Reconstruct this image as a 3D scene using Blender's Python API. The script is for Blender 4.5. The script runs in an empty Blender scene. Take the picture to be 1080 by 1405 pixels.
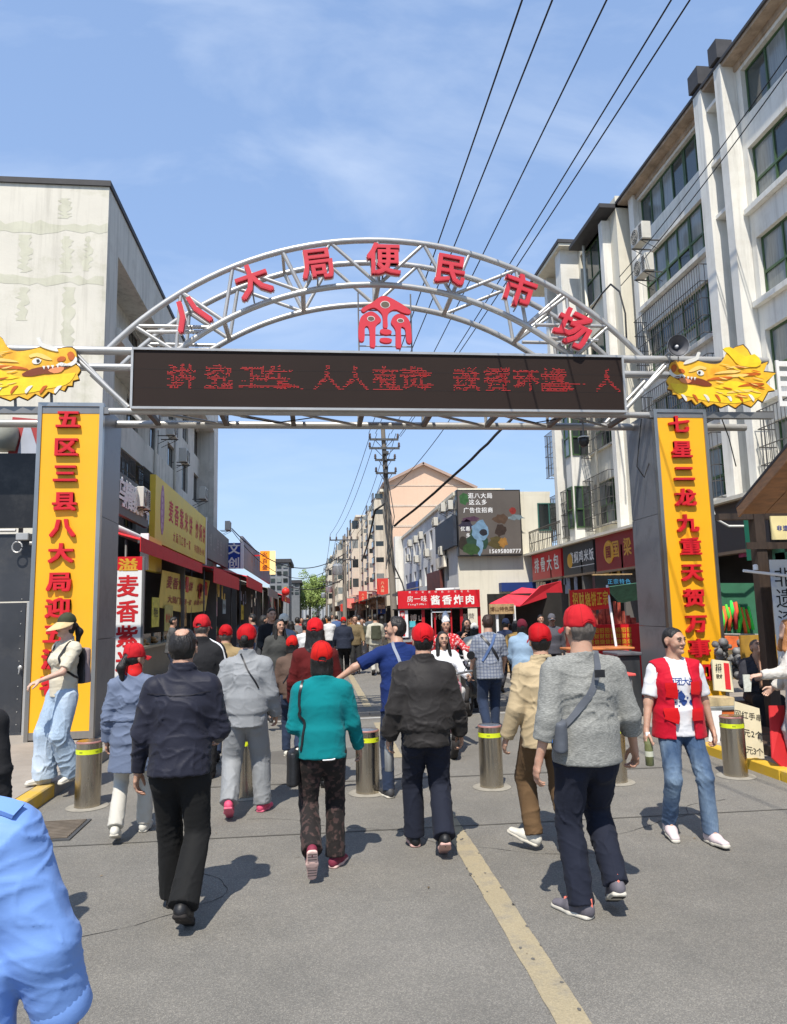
import bpy, math, random
import numpy as np
from mathutils import Vector, Matrix, noise
from mathutils.bvhtree import BVHTree
random.seed(7)
R = math.radians
SC = bpy.context.scene
COL = SC.collection

# ---------------------------------------------------------------- camera
F, CH, YAW, PITCH, ROLL = 1000.0, 1.78, R(6.35), R(7.75), R(1.3)
_f = Vector((math.sin(YAW)*math.cos(PITCH), math.cos(YAW)*math.cos(PITCH), math.sin(PITCH)))
_r = Vector((math.cos(YAW), -math.sin(YAW), 0))
_u = _r.cross(_f)
_c, _s = math.cos(ROLL), math.sin(ROLL)
CR, CU = _c*_r - _s*_u, _s*_r + _c*_u
CO = Vector((0, 0, CH))
cam = bpy.data.cameras.new('camera'); co = bpy.data.objects.new('camera', cam); COL.objects.link(co)
cam.sensor_fit = 'VERTICAL'; cam.sensor_height = 36; cam.lens = 36*F/1405
cam.clip_start = .05; cam.clip_end = 3000
co.matrix_world = Matrix(((CR.x, CU.x, -_f.x, 0), (CR.y, CU.y, -_f.y, 0), (CR.z, CU.z, -_f.z, CH), (0, 0, 0, 1)))
SC.camera = co

# ---------------------------------------------------------------- sky and sun
SUN_EL = R(58)
SUN_DIR = Vector((-0.30, -0.954, 0)).normalized()          # towards the sun, on the ground plane
w = bpy.data.worlds.new('World'); SC.world = w; w.use_nodes = True
nt = w.node_tree; nt.nodes.clear()
def wn(t, **k):
    n = nt.nodes.new(t)
    for a, b in k.items(): setattr(n, a, b)
    return n
sky = wn('ShaderNodeTexSky', sky_type='NISHITA', sun_disc=False)
sky.sun_elevation = SUN_EL; sky.sun_rotation = math.atan2(SUN_DIR.x, SUN_DIR.y)
sky.air_density = 1.35; sky.dust_density = 0.25; sky.ozone_density = 1.6
tc = wn('ShaderNodeTexCoord'); sep = wn('ShaderNodeSeparateXYZ'); nt.links.new(tc.outputs['Generated'], sep.inputs[0])
zz = wn('ShaderNodeMath', operation='MAXIMUM'); zz.inputs[1].default_value = .03; nt.links.new(sep.outputs[2], zz.inputs[0])
zp = wn('ShaderNodeMath', operation='ADD'); zp.inputs[1].default_value = .18; nt.links.new(zz.outputs[0], zp.inputs[0])
dx = wn('ShaderNodeMath', operation='DIVIDE'); dy = wn('ShaderNodeMath', operation='DIVIDE')
nt.links.new(sep.outputs[0], dx.inputs[0]); nt.links.new(zp.outputs[0], dx.inputs[1])
nt.links.new(sep.outputs[1], dy.inputs[0]); nt.links.new(zp.outputs[0], dy.inputs[1])
cmb = wn('ShaderNodeCombineXYZ'); nt.links.new(dx.outputs[0], cmb.inputs[0]); nt.links.new(dy.outputs[0], cmb.inputs[1])
mp = wn('ShaderNodeMapping'); mp.inputs['Rotation'].default_value = (0, 0, R(-50)); mp.inputs['Scale'].default_value = (1.1, 2.2, 1); mp.inputs['Location'].default_value = (4.6, 4.1, 0)
nt.links.new(cmb.outputs[0], mp.inputs[0])
n1 = wn('ShaderNodeTexNoise'); n1.inputs['Scale'].default_value = 1.6; n1.inputs['Detail'].default_value = 7; n1.inputs['Roughness'].default_value = .55; n1.inputs['Distortion'].default_value = .5
nt.links.new(mp.outputs[0], n1.inputs[0])
cr = wn('ShaderNodeValToRGB'); cr.color_ramp.elements[0].position = .47; cr.color_ramp.elements[1].position = .84
cr.color_ramp.elements[0].color = (0, 0, 0, 1); cr.color_ramp.elements[1].color = (.5, .5, .5, 1)
nt.links.new(n1.outputs[0], cr.inputs[0])
mx = wn('ShaderNodeMixRGB'); mx.inputs[2].default_value = (5.0, 5.5, 6.2, 1)
fz = wn('ShaderNodeMapRange'); fz.inputs[1].default_value = .04; fz.inputs[2].default_value = .55; nt.links.new(sep.outputs[2], fz.inputs[0])
fm_ = wn('ShaderNodeMath', operation='MULTIPLY'); nt.links.new(cr.outputs[0], fm_.inputs[0]); nt.links.new(fz.outputs[0], fm_.inputs[1])
nt.links.new(fm_.outputs[0], mx.inputs[0]); gm = wn('ShaderNodeGamma'); gm.inputs[1].default_value = .42; nt.links.new(sky.outputs[0], gm.inputs[0])
tn = wn('ShaderNodeMixRGB', blend_type='MULTIPLY'); tn.inputs[0].default_value = 1; tn.inputs[2].default_value = (1.36, 1.72, 2.38, 1); nt.links.new(gm.outputs[0], tn.inputs[1]); nt.links.new(tn.outputs[0], mx.inputs[1])
bg = wn('ShaderNodeBackground'); bg.inputs['Strength'].default_value = 0.15
nt.links.new(mx.outputs[0], bg.inputs[0])
wo = wn('ShaderNodeOutputWorld'); nt.links.new(bg.outputs[0], wo.inputs[0])
sl = bpy.data.lights.new('sun', 'SUN'); sl.energy = 4.3; sl.angle = R(.53); sl.color = (1, .94, .84)
so = bpy.data.objects.new('sun', sl); COL.objects.link(so)
sd = Vector((SUN_DIR.x*math.cos(SUN_EL), SUN_DIR.y*math.cos(SUN_EL), math.sin(SUN_EL)))
so.rotation_euler = sd.to_track_quat('Z', 'Y').to_euler()
SC.view_settings.view_transform = 'Standard'; SC.view_settings.look = 'None'
SC.view_settings.exposure = 0.45; SC.view_settings.gamma = 1; SC.view_settings.use_curve_mapping = False
SC.cycles.max_bounces = 6; SC.cycles.diffuse_bounces = 3; SC.cycles.glossy_bounces = 3; SC.cycles.transparent_max_bounces = 6
SC.cycles.use_denoising = True

# ---------------------------------------------------------------- photo measuring helpers (pixel of the 1080x1405 photo -> point on a plane)
def ray(x, y): return _f + CR*((x-540)/F) - CU*((y-702.5)/F)
def AY(x, y, Y): d = ray(x, y); return CO + d*(Y/d.y)
def AX(x, y, X): d = ray(x, y); return CO + d*(X/d.x)
def AG(x, y, z=0): d = ray(x, y); return CO + d*((z-CH)/d.z)

# ---------------------------------------------------------------- object helpers
def tag(o, label=None, cat=None, group=None, kind=None):
    if label: o['label'] = label
    if cat: o['category'] = cat
    if group: o['group'] = group
    if kind: o['kind'] = kind
    return o
def empty(name, loc, label=None, cat=None, group=None, rz=0, kind=None):
    o = bpy.data.objects.new(name, None); COL.objects.link(o); o.location = loc; o.rotation_euler = (0, 0, rz)
    o.empty_display_size = .2
    return tag(o, label, cat, group, kind)
def wloc(o):
    v = Vector((0, 0, 0))
    while o is not None: v += o.location; o = o.parent
    return v
def copy_tree(o, parent=None):
    c = o.copy(); COL.objects.link(c)
    if parent is not None: c.parent = parent
    for ch in list(o.children): copy_tree(ch, c)
    return c
class MB:
    def __init__(s): s.v = []; s.f = []; s.mi = []; s.m = 0
    def add(s, vs, fs):
        b = len(s.v); s.v += [Vector(v) for v in vs]; s.f += [tuple(b+i for i in f) for f in fs]; s.mi += [s.m]*len(fs); return s
    def box(s, lo, hi, rot=None, piv=None):
        x0, y0, z0 = lo; x1, y1, z1 = hi
        vs = [Vector(p) for p in ((x0,y0,z0),(x1,y0,z0),(x1,y1,z0),(x0,y1,z0),(x0,y0,z1),(x1,y0,z1),(x1,y1,z1),(x0,y1,z1))]
        if rot is not None:
            piv = Vector(piv) if piv is not None else (Vector(lo)+Vector(hi))/2
            vs = [rot @ (v-piv) + piv for v in vs]
        return s.add(vs, [(0,3,2,1),(4,5,6,7),(0,1,5,4),(1,2,6,5),(2,3,7,6),(3,0,4,7)])
    def bbox(s, lo, hi, b=.01):                                   # box with chamfered vertical + top edges
        import bmesh
        bm = bmesh.new(); r = bmesh.ops.create_cube(bm, size=1)
        lo, hi = Vector(lo), Vector(hi)
        for v in bm.verts: v.co = Vector(((lo[i]+hi[i])/2 + v.co[i]*(hi[i]-lo[i]) for i in range(3)))
        bmesh.ops.bevel(bm, geom=bm.edges[:], offset=b, segments=1, affect='EDGES')
        bm.verts.index_update()
        s.add([v.co.copy() for v in bm.verts], [tuple(v.index for v in f.verts) for f in bm.faces]); bm.free(); return s
    def quad(s, a, b, c, d): return s.add([a, b, c, d], [(0, 1, 2, 3)])
    def slab(s, a, b, c, d, t):                                   # quad given thickness t along its own normal (backwards)
        a, b, c, d = map(Vector, (a, b, c, d)); n = (b-a).cross(d-a).normalized()*t
        return s.add([a, b, c, d, a-n, b-n, c-n, d-n], [(0,1,2,3),(7,6,5,4),(0,4,5,1),(1,5,6,2),(2,6,7,3),(3,7,4,0)])
    def tube(s, pts, r, n=8, cap=True, rr=None):
        pts = [Vector(p) for p in pts]; rings = []
        prev = None
        for i, p in enumerate(pts):
            t = (pts[min(i+1, len(pts)-1)] - pts[max(i-1, 0)]).normalized()
            if prev is None:
                a = Vector((0, 0, 1)) if abs(t.z) < .9 else Vector((1, 0, 0))
                u = t.cross(a).normalized()
            else:
                u = (prev - t*prev.dot(t)).normalized()
            prev = u; v = t.cross(u); q = r if rr is None else rr[i]
            rings.append([p + (u*math.cos(2*math.pi*k/n) + v*math.sin(2*math.pi*k/n))*q for k in range(n)])
        vs = [p for g in rings for p in g]; fs = []
        for i in range(len(rings)-1):
            for k in range(n):
                fs.append((i*n+k, i*n+(k+1) % n, (i+1)*n+(k+1) % n, (i+1)*n+k))
        if cap:
            fs.append(tuple(range(n-1, -1, -1))); fs.append(tuple((len(rings)-1)*n+k for k in range(n)))
        return s.add(vs, fs)
    def lathe(s, prof, c=(0, 0, 0), n=24, axis=None, cap=True):   # prof [(r, z)]
        q = Matrix.Identity(3) if axis is None else Vector(axis).to_track_quat('Z', 'Y').to_matrix()
        c = Vector(c); vs = []; fs = []
        for r, z in prof:
            for k in range(n):
                a = 2*math.pi*k/n; vs.append(c + q @ Vector((r*math.cos(a), r*math.sin(a), z)))
        for i in range(len(prof)-1):
            for k in range(n): fs.append((i*n+k, i*n+(k+1) % n, (i+1)*n+(k+1) % n, (i+1)*n+k))
        if cap:
            fs.append(tuple(range(n-1, -1, -1))); fs.append(tuple((len(prof)-1)*n+k for k in range(n)))
        return s.add(vs, fs)
    def prism(s, pts, o, u, v, t, flip=False):                    # polygon in the plane (o,u,v), extruded t along u x v
        o, u, v = Vector(o), Vector(u), Vector(v); n = u.cross(v).normalized()*t
        m = len(pts); A = [o + u*a + v*b for a, b in pts]
        return s.add(A + [p+n for p in A], [tuple(range(m-1, -1, -1)), tuple(range(m, 2*m))] + [(i, (i+1) % m, m+(i+1) % m, m+i) for i in range(m)])
    def mesh(s, name, mats):
        me = bpy.data.meshes.new(name); me.from_pydata([tuple(v) for v in s.v], [], s.f)
        for m in (mats if isinstance(mats, (list, tuple)) else [mats]): me.materials.append(m)
        if isinstance(mats, (list, tuple)): me.polygons.foreach_set('material_index', s.mi)
        me.validate(); me.update(); return me
    def build(s, name, mats, parent=None, world=True, smooth=False, label=None, cat=None, group=None, kind=None, origin=None):
        off = wloc(parent) if (parent is not None and world) else Vector((0, 0, 0))
        if origin is None and parent is None and s.v and kind != 'structure':
            xs = [v.x for v in s.v]; ys = [v.y for v in s.v]; zs = [v.z for v in s.v]
            origin = Vector(((min(xs)+max(xs))/2, (min(ys)+max(ys))/2, min(zs)))
        loc = Vector((0, 0, 0)) if origin is None else Vector(origin) - off
        tot = off + loc
        if tot.length > 0: s.v = [v - tot for v in s.v]
        me = s.mesh(name, mats)
        if smooth: smooth_mesh(me, smooth)
        o = bpy.data.objects.new(name, me); COL.objects.link(o); o.parent = parent; o.location = loc
        return tag(o, label, cat, group, kind)
def smooth_mesh(me, ang=40):
    me.polygons.foreach_set('use_smooth', [True]*len(me.polygons))
    if ang is not True and ang < 180: me.set_sharp_from_angle(angle=R(ang))
def inst(me, name, parent, loc, scale=(1, 1, 1), rot=(0, 0, 0), world=True):
    o = bpy.data.objects.new(name, me); COL.objects.link(o); o.parent = parent
    o.location = Vector(loc) - (wloc(parent) if (parent is not None and world) else Vector((0, 0, 0)))
    o.scale = scale; o.rotation_euler = rot; return o

# ---------------------------------------------------------------- materials
MATS = {}
def M(key, col=(.5, .5, .5), rough=.7, metal=0, var=.12, vs=2.0, bump=.15, bs=40, streak=0, dirt=None, spec=.5, emit=None, sheen=0, speck=0, alpha=1, trans=0, coords='Object', stretch=(1, 1, 1), ior=1.45):
    """procedural material: base colour varied by noise, optional vertical streaks of wear, fine bump"""
    if key in MATS: return MATS[key]
    m = bpy.data.materials.new(key); m.use_nodes = True; t = m.node_tree; N, L = t.nodes, t.links
    b = N['Principled BSDF']; b.inputs['Roughness'].default_value = rough; b.inputs['Metallic'].default_value = metal
    b.inputs['Specular IOR Level'].default_value = spec; b.inputs['IOR'].default_value = ior
    tc = N.new('ShaderNodeTexCoord'); mp = N.new('ShaderNodeMapping'); mp.inputs['Scale'].default_value = stretch
    L.new(tc.outputs[coords], mp.inputs[0])
    def nz(scale, det=4, src=mp, ro=.6):
        n = N.new('ShaderNodeTexNoise'); n.inputs['Scale'].default_value = scale; n.inputs['Detail'].default_value = det; n.inputs['Roughness'].default_value = ro
        L.new(src.outputs[0], n.inputs['Vector']); return n
    c = (*col[:3], 1); last = None
    n = nz(vs, 5)
    rmp = N.new('ShaderNodeValToRGB'); rmp.color_ramp.elements[0].position = .3; rmp.color_ramp.elements[1].position = .7
    rmp.color_ramp.elements[0].color = tuple(x*(1-var) for x in col[:3])+(1,); rmp.color_ramp.elements[1].color = tuple(min(1, x*(1+var)) for x in col[:3])+(1,)
    L.new(n.outputs[0], rmp.inputs[0]); last = rmp.outputs[0]
    if dirt:
        dcol, amt, ds = dirt
        n2 = nz(ds, 8, ro=.7); r2 = N.new('ShaderNodeValToRGB'); r2.color_ramp.elements[0].position = .5; r2.color_ramp.elements[1].position = .72
        L.new(n2.outputs[0], r2.inputs[0]); ml = N.new('ShaderNodeMath'); ml.operation = 'MULTIPLY'; ml.inputs[1].default_value = amt; L.new(r2.outputs[0], ml.inputs[0])
        mx = N.new('ShaderNodeMixRGB'); mx.inputs[2].default_value = (*dcol, 1); L.new(ml.outputs[0], mx.inputs[0]); L.new(last, mx.inputs[1]); last = mx.outputs[0]
    if streak:
        mp2 = N.new('ShaderNodeMapping'); mp2.inputs['Scale'].default_value = (3.5, 3.5, .22); L.new(tc.outputs['Object'], mp2.inputs[0])
        n3 = nz(1.6, 7, src=mp2, ro=.65); r3 = N.new('ShaderNodeValToRGB'); r3.color_ramp.elements[0].position = .5; r3.color_ramp.elements[1].position = .75
        L.new(n3.outputs[0], r3.inputs[0]); ml = N.new('ShaderNodeMath'); ml.operation = 'MULTIPLY'; ml.inputs[1].default_value = streak; L.new(r3.outputs[0], ml.inputs[0])
        mx = N.new('ShaderNodeMixRGB'); mx.inputs[2].default_value = (col[0]*.28, col[1]*.27, col[2]*.24, 1); L.new(ml.outputs[0], mx.inputs[0]); L.new(last, mx.inputs[1]); last = mx.outputs[0]
    if speck:
        n4 = nz(bs*2.2, 2); mx = N.new('ShaderNodeMixRGB'); mx.blend_type = 'OVERLAY'; mx.inputs[0].default_value = speck
        L.new(last, mx.inputs[1]); L.new(n4.outputs[0], mx.inputs[2]); last = mx.outputs[0]
    L.new(last, b.inputs['Base Color'])
    if bump:
        nb = nz(bs, 3); bp = N.new('ShaderNodeBump'); bp.inputs['Strength'].default_value = bump; bp.inputs['Distance'].default_value = .01
        L.new(nb.outputs[0], bp.inputs['Height']); L.new(bp.outputs[0], b.inputs['Normal'])
    rr = N.new('ShaderNodeMapRange'); rr.inputs[3].default_value = max(0, rough-.08); rr.inputs[4].default_value = min(1, rough+.1)
    L.new(n.outputs[0], rr.inputs[0]); L.new(rr.outputs[0], b.inputs['Roughness'])
    if emit: b.inputs['Emission Color'].default_value = (*emit[0], 1); b.inputs['Emission Strength'].default_value = emit[1]
    if sheen: b.inputs['Sheen Weight'].default_value = sheen
    if trans: b.inputs['Transmission Weight'].default_value = trans
    if alpha < 1: b.inputs['Alpha'].default_value = alpha
    MATS[key] = m; return m
def srgb(r, g, b):
    f = lambda x: (x/255/12.92) if x <= 10 else ((x/255+.055)/1.055)**2.4
    return (f(r), f(g), f(b))

# ---------------------------------------------------------------- lettering
_fc = bpy.data.curves.new('glyph', 'FONT'); _fc.resolution_u = 2; _fo = bpy.data.objects.new('glyph', _fc); COL.objects.link(_fo)
_dg = bpy.context.evaluated_depsgraph_get(); GL = {}
def glyph(ch, bold=.02):
    """(verts Nx3 in an em box centred on 0, z 0..1, faces); flat front only when read with flat=True"""
    k = (ch, bold)
    if k not in GL:
        _fc.body = ch; _fc.offset = bold; _fc.extrude = .5; _dg.update()
        me = bpy.data.meshes.new_from_object(_fo.evaluated_get(_dg))
        n = len(me.vertices); a = np.zeros(n*3); me.vertices.foreach_get('co', a); a = a.reshape(-1, 3)
        if n:
            a[:, 0] -= (.5 if ord(ch) > 255 else (a[:, 0].min()+a[:, 0].max())/2); a[:, 1] -= .38; a[:, 2] += .5
        fs = [tuple(p.vertices) for p in me.polygons]; bpy.data.meshes.remove(me)
        front = [f for f in fs if all(a[i, 2] > .5 for i in f)]
        GL[k] = (a, fs, front)
    return GL[k]
ALLCH = '八大局便民市场五区三县迎洲客七星二龙九重天贺万事和讲究卫生，人有责：；改善环境。麦香紫米饼炒饭焖乌糟酸扎啤文创大门第一家酱炸肉房味中华特色小吃名排骨包国梁烧饼黄焖鸡正宗博山菜非遗漆扇招财手串元个百团战排队美食这么多有商铺咨询火爆油公益广告'
def put_char(mb, ch, o, u, v, sx, sy, t=0.0, bold=.02, rot=0.0):
    """adds glyph at centre o in the plane of unit vectors u (right), v (up); t = thickness (0 = flat print).
    Heavy strokes are stamped from shifted copies, each half a millimetre prouder, so counters stay open"""
    a, fs, fr = glyph(ch, 0)
    if not len(a): return
    o, u, v = Vector(o), Vector(u), Vector(v); n = u.cross(v).normalized()
    c, s_ = math.cos(rot), math.sin(rot); e = bold*.8
    st = [(0, 0)] if e <= .012 else [(-e, -e*.8), (e, -e*.8), (e, e*.8), (-e, e*.8), (0, 0)]
    for k, (du, dv) in enumerate(st):
        vs = [o + u*(((p[0]+du)*c-(p[1]+dv)*s_)*sx) + v*(((p[0]+du)*s_+(p[1]+dv)*c)*sy) + n*((p[2]*t if t else 0)+k*.0006) for p in a]
        mb.add(vs, fs if t else fr)
def write(mb, text, o, u, v, size, pitch=None, t=0.0, bold=.02, sx=None, down=False):
    """text centred on o; pitch between characters; down=True writes a column"""
    u, v = Vector(u), Vector(v); pitch = pitch or size*1.08; sx = sx or size
    n = len(text)
    for i, ch in enumerate(text):
        if ch == ' ': continue
        k = (i-(n-1)/2)*pitch
        put_char(mb, ch, Vector(o) + (-v*k if down else u*k), u, v, sx, size, t, bold)
UX, UY, UZ = Vector((1, 0, 0)), Vector((0, 1, 0)), Vector((0, 0, 1))
# ---------------------------------------------------------------- shared materials
m_steel = M('brushed_steel', (.42, .40, .37), .32, 1, .10, 1.2, .05, 60, streak=.25)
m_tube = M('silver_paint', (.46, .45, .43), .36, .45, .08, 1.5, .06, 30, dirt=((.25, .23, .2), .35, 2.5))
m_tubedk = M('grey_steel', (.22, .22, .22), .45, .5, .15, 2, .08, 30)
m_black = M('black_metal', (.018, .018, .02), .35, .2, .3, 2, .06, 20, dirt=((.09, .085, .08), .5, 1.5))
m_plate = M('grey_black_sheet', (.05, .053, .06), .42, .3, .2, 1.2, .05, 15, dirt=((.13, .12, .11), .4, 2.2))
m_yel = M('yellow_panel', srgb(240, 174, 28), .42, 0, .05, .8, .03, 20, dirt=((.55, .36, .05), .18, 2))
m_red3 = M('red_letter', srgb(206, 30, 40), .38, 0, .08, 3, .03, 30)
m_redarch = M('faded_red_letter', srgb(200, 46, 60), .5, 0, .07, 3, .05, 30)
m_pale = M('pale_letter_edge', (.70, .62, .60), .5, 0, .05, 3, .03, 30)
m_led = M('led_screen', (.026, .017, .014), .6, 0, .12, .5, .12, 150, spec=.15)
m_leddot = M('led_dot', (.25, .02, .02), .5, 0, 0, 1, 0, emit=((1, .05, .05), .38))
m_white = M('white_paint', (.74, .73, .70), .55, 0, .05, 1.5, .05, 30, dirt=((.45, .42, .36), .3, 3))
m_cloudwhite = M('white_board', (.78, .78, .78), .5, 0, .04, 1.5, .03, 30)
m_redcloth = M('red_awning', srgb(206, 36, 40), .7, 0, .12, 2, .25, 14, dirt=((.12, .02, .02), .4, 2))
m_pinkcloth = M('pink_red_awning', srgb(222, 52, 66), .6, 0, .08, 2, .15, 10)
m_redsign = M('red_sign', srgb(204, 26, 38), .45, 0, .06, 1.5, .04, 20)
m_darkred = M('dark_red_sign', srgb(140, 28, 30), .5, 0, .10, 1.5, .05, 20)
m_wood = M('brown_wood', (.36, .18, .08), .55, 0, .3, 5, .2, 30, stretch=(1, 1, 8))
m_wooddk = M('dark_wood', (.045, .03, .022), .6, 0, .3, 5, .2, 30, stretch=(8, 1, 1))
m_woodlt = M('light_wood', (.42, .28, .14), .6, 0, .2, 5, .15, 30, stretch=(6, 1, 1))
m_dark = M('painted_interior_shade', (.02, .018, .016), .9, 0, .4, 1.5, .1, 10)  # near-black colour puts the shade inside shops and stalls on the surface
m_conc = M('pavement_concrete', (.30, .265, .225), .9, 0, .12, 1.4, .35, 45, dirt=((.13, .12, .10), .5, 1.2), speck=.25)
m_kerby = M('yellow_kerb_paint', srgb(196, 160, 60), .75, 0, .12, 3, .3, 35, dirt=((.28, .25, .2), .8, 4))
m_cream = M('cream_wall', (.68, .64, .53), .85, 0, .06, .6, .15, 18, streak=.25, dirt=((.42, .38, .3), .3, .7))
m_facade = M('white_wall', (.73, .71, .65), .8, 0, .06, .5, .12, 18, streak=.42, dirt=((.52, .48, .41), .5, 1.1))
m_facadelow = M('pale_grey_wall', (.68, .68, .67), .85, 0, .06, .5, .12, 18, streak=.3)
m_oldwall = M('stained_plaster', (.66, .62, .53), .9, 0, .08, .4, .25, 12, streak=.28, dirt=((.40, .39, .26), .85, .55))
m_leftwall = M('weathered_grey_wall', (.60, .57, .50), .9, 0, .1, .5, .25, 14, streak=.5, dirt=((.34, .32, .27), .6, .8))
m_peach = M('peach_render', (.72, .50, .36), .85, 0, .04, .4, .1, 12, streak=.12)
m_roofdk = M('dark_roof_edge', (.05, .048, .05), .7, 0, .25, 3, .2, 20)
m_brownsoffit = M('brown_weathered_soffit', (.40, .31, .23), .85, 0, .3, 2, .3, 15, streak=.5)
m_green = M('green_window_frame', (.05, .10, .04), .4, 0, .2, 3, .05, 30)
m_alu = M('aluminium_frame', (.45, .46, .46), .4, .6, .08, 3, .04, 30)
m_glass = M('window_glass', (.05, .065, .065), .06, 0, .35, .5, 0, spec=.9)
m_glassdk = M('dark_window_glass', (.022, .027, .028), .08, 0, .4, .6, 0, spec=.8)
m_curtain = M('curtain_behind_glass', (.20, .22, .215), .18, 0, .25, 3, .0, stretch=(1, 6, .4), spec=.9)
m_bars = M('window_bar_steel', (.11, .105, .1), .5, .5, .2, 3, .1, 30)
m_ac = M('ac_plastic', (.58, .56, .50), .55, 0, .08, 2, .05, 30, dirt=((.3, .27, .22), .4, 3))
m_acdk = M('ac_grille_black', (.03, .03, .03), .6)
m_cable = M('black_cable', (.012, .012, .013), .6, 0, .1, 3, 0)
m_pole = M('concrete_pole', (.23, .20, .165), .9, 0, .15, 2, .3, 30, streak=.4)
m_iron = M('galvanised_iron', (.10, .10, .10), .55, .5, .2, 3, .1, 30)
m_poster = M('coloured_poster', (.45, .38, .30), .6, 0, .5, 9, 0)
def plain(key, c, rough=.6, **k): return M(key, srgb(*c), rough, **k)
m_txt_white = plain('white_lettering', (236, 234, 228), var=.02, bump=0)
m_txt_gold = plain('gold_lettering', (214, 160, 52), .45, var=.1, bump=0)
m_txt_red = plain('red_lettering', (196, 30, 38), var=.05, bump=0)
m_txt_black = plain('black_lettering', (22, 22, 24), var=.02, bump=0)
m_yelsign = plain('yellow_shop_sign', (226, 196, 66), .5, var=.08, vs=.6, dirt=((.62, .45, .06), .4, .5))
# ---------------------------------------------------------------- ground, road, pavements
def road_mat():
    m = bpy.data.materials.new('asphalt'); m.use_nodes = True; N, L = m.node_tree.nodes, m.node_tree.links
    b = N['Principled BSDF']; b.inputs['Roughness'].default_value = .88; b.inputs['Specular IOR Level'].default_value = .3
    tc = N.new('ShaderNodeTexCoord')
    def nz(s, d, r=.6):
        n = N.new('ShaderNodeTexNoise'); n.inputs['Scale'].default_value = s; n.inputs['Detail'].default_value = d; n.inputs['Roughness'].default_value = r; L.new(tc.outputs['Object'], n.inputs[0]); return n
    big = nz(.35, 6); mid = nz(2.2, 6, .7); vo = N.new('ShaderNodeTexVoronoi'); vo.inputs['Scale'].default_value = 190; L.new(tc.outputs['Object'], vo.inputs[0])
    fine = nz(140, 3, .8)
    r1 = N.new('ShaderNodeValToRGB'); r1.color_ramp.elements[0].position = .35; r1.color_ramp.elements[1].position = .68
    r1.color_ramp.elements[0].color = (.160, .152, .137, 1); r1.color_ramp.elements[1].color = (.205, .195, .177, 1); L.new(big.outputs[0], r1.inputs[0])
    r2 = N.new('ShaderNodeValToRGB'); r2.color_ramp.elements[0].position = .3; r2.color_ramp.elements[1].position = .75
    r2.color_ramp.elements[0].color = (.88, .88, .88, 1); r2.color_ramp.elements[1].color = (1.12, 1.11, 1.09, 1); L.new(mid.outputs[0], r2.inputs[0])
    m1 = N.new('ShaderNodeMixRGB'); m1.blend_type = 'MULTIPLY'; m1.inputs[0].default_value = 1; L.new(r1.outputs[0], m1.inputs[1]); L.new(r2.outputs[0], m1.inputs[2])
    r3 = N.new('ShaderNodeValToRGB'); e = r3.color_ramp.elements; e[0].position = 0; e[0].color = (.45, .44, .42, 1); e[1].position = 1; e[1].color = (2.3, 2.25, 2.1, 1)
    e.new(.35).color = (.8, .8, .78, 1); e.new(.7).color = (1.25, 1.22, 1.17, 1)
    sp = N.new('ShaderNodeSeparateColor'); L.new(vo.outputs['Color'], sp.inputs[0]); L.new(sp.outputs[0], r3.inputs[0])
    m2 = N.new('ShaderNodeMixRGB'); m2.blend_type = 'MULTIPLY'; m2.inputs[0].default_value = .38; L.new(m1.outputs[0], m2.inputs[1]); L.new(r3.outputs[0], m2.inputs[2])
    # dark patches of gum and oil
    n5 = nz(5.5, 3); r5 = N.new('ShaderNodeValToRGB'); r5.color_ramp.elements[0].position = .70; r5.color_ramp.elements[1].position = .76
    r5.color_ramp.elements[0].color = (1, 1, 1, 1); r5.color_ramp.elements[1].color = (.72, .70, .68, 1); L.new(n5.outputs[0], r5.inputs[0])
    m3 = N.new('ShaderNodeMixRGB'); m3.blend_type = 'MULTIPLY'; m3.inputs[0].default_value = 1; L.new(m2.outputs[0], m3.inputs[1]); L.new(r5.outputs[0], m3.inputs[2])
    L.new(m3.outputs[0], b.inputs['Base Color'])
    bp = N.new('ShaderNodeBump'); bp.inputs['Strength'].default_value = .55; bp.inputs['Distance'].default_value = .006
    ad = N.new('ShaderNodeMath'); ad.operation = 'ADD'; L.new(vo.outputs['Distance'], ad.inputs[0]); L.new(fine.outputs[0], ad.inputs[1]); L.new(ad.outputs[0], bp.inputs['Height']); L.new(bp.outputs[0], b.inputs['Normal'])
    return m
m_road = road_mat()
MB().quad((-900, -60, -.03), (900, -60, -.03), (900, 1800, -.03), (-900, 1800, -.03)).build('ground', M('far_ground', (.16, .15, .13), .95, 0, .2, .05), kind='structure')
mb = MB()
for i in range(24):
    y0 = -14 + i*12; mb.quad((-5.4, y0, 0), (5.6, y0, 0), (5.6, y0+12, 0), (-5.4, y0+12, 0))
mb.build('road', m_road, kind='structure')
# centre line, worn
m_line = M('worn_road_paint', (.33, .275, .175), .85, 0, .08, 2, .5, 60, dirt=((.19, .175, .15), .9, 4), speck=.35)
def line(pts, wd, name='road_marking', z=.004, m=m_line, n=24, jit=.004):
    mb = MB(); (x0, y0), (x1, y1) = pts; d = Vector((x1-x0, y1-y0, 0)); s = Vector((d.y, -d.x, 0)).normalized()*wd/2
    L_, R_ = [], []
    for i in range(n+1):
        p = Vector((x0, y0, z)) + d*(i/n); L_.append(p-s+s.normalized()*random.uniform(-jit, jit)); R_.append(p+s+s.normalized()*random.uniform(-jit, jit))
    for i in range(n): mb.quad(L_[i], R_[i], R_[i+1], L_[i+1])
    return mb.build(name, m, kind='structure')
line([(1.085, 1.5), (1.135, 7.0)], .15, n=60)
line([(1.0, 14.1), (1.02, 24)], .15)
line([(1.0, 9.2), (1.02, 12.1)], .15)
line([(-1.2, 8.1), (4.0, 8.0)], .04, m=M('faint_road_seam', (.10, .093, .08), .9, 0, .2, 4, .3, 50))
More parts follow.
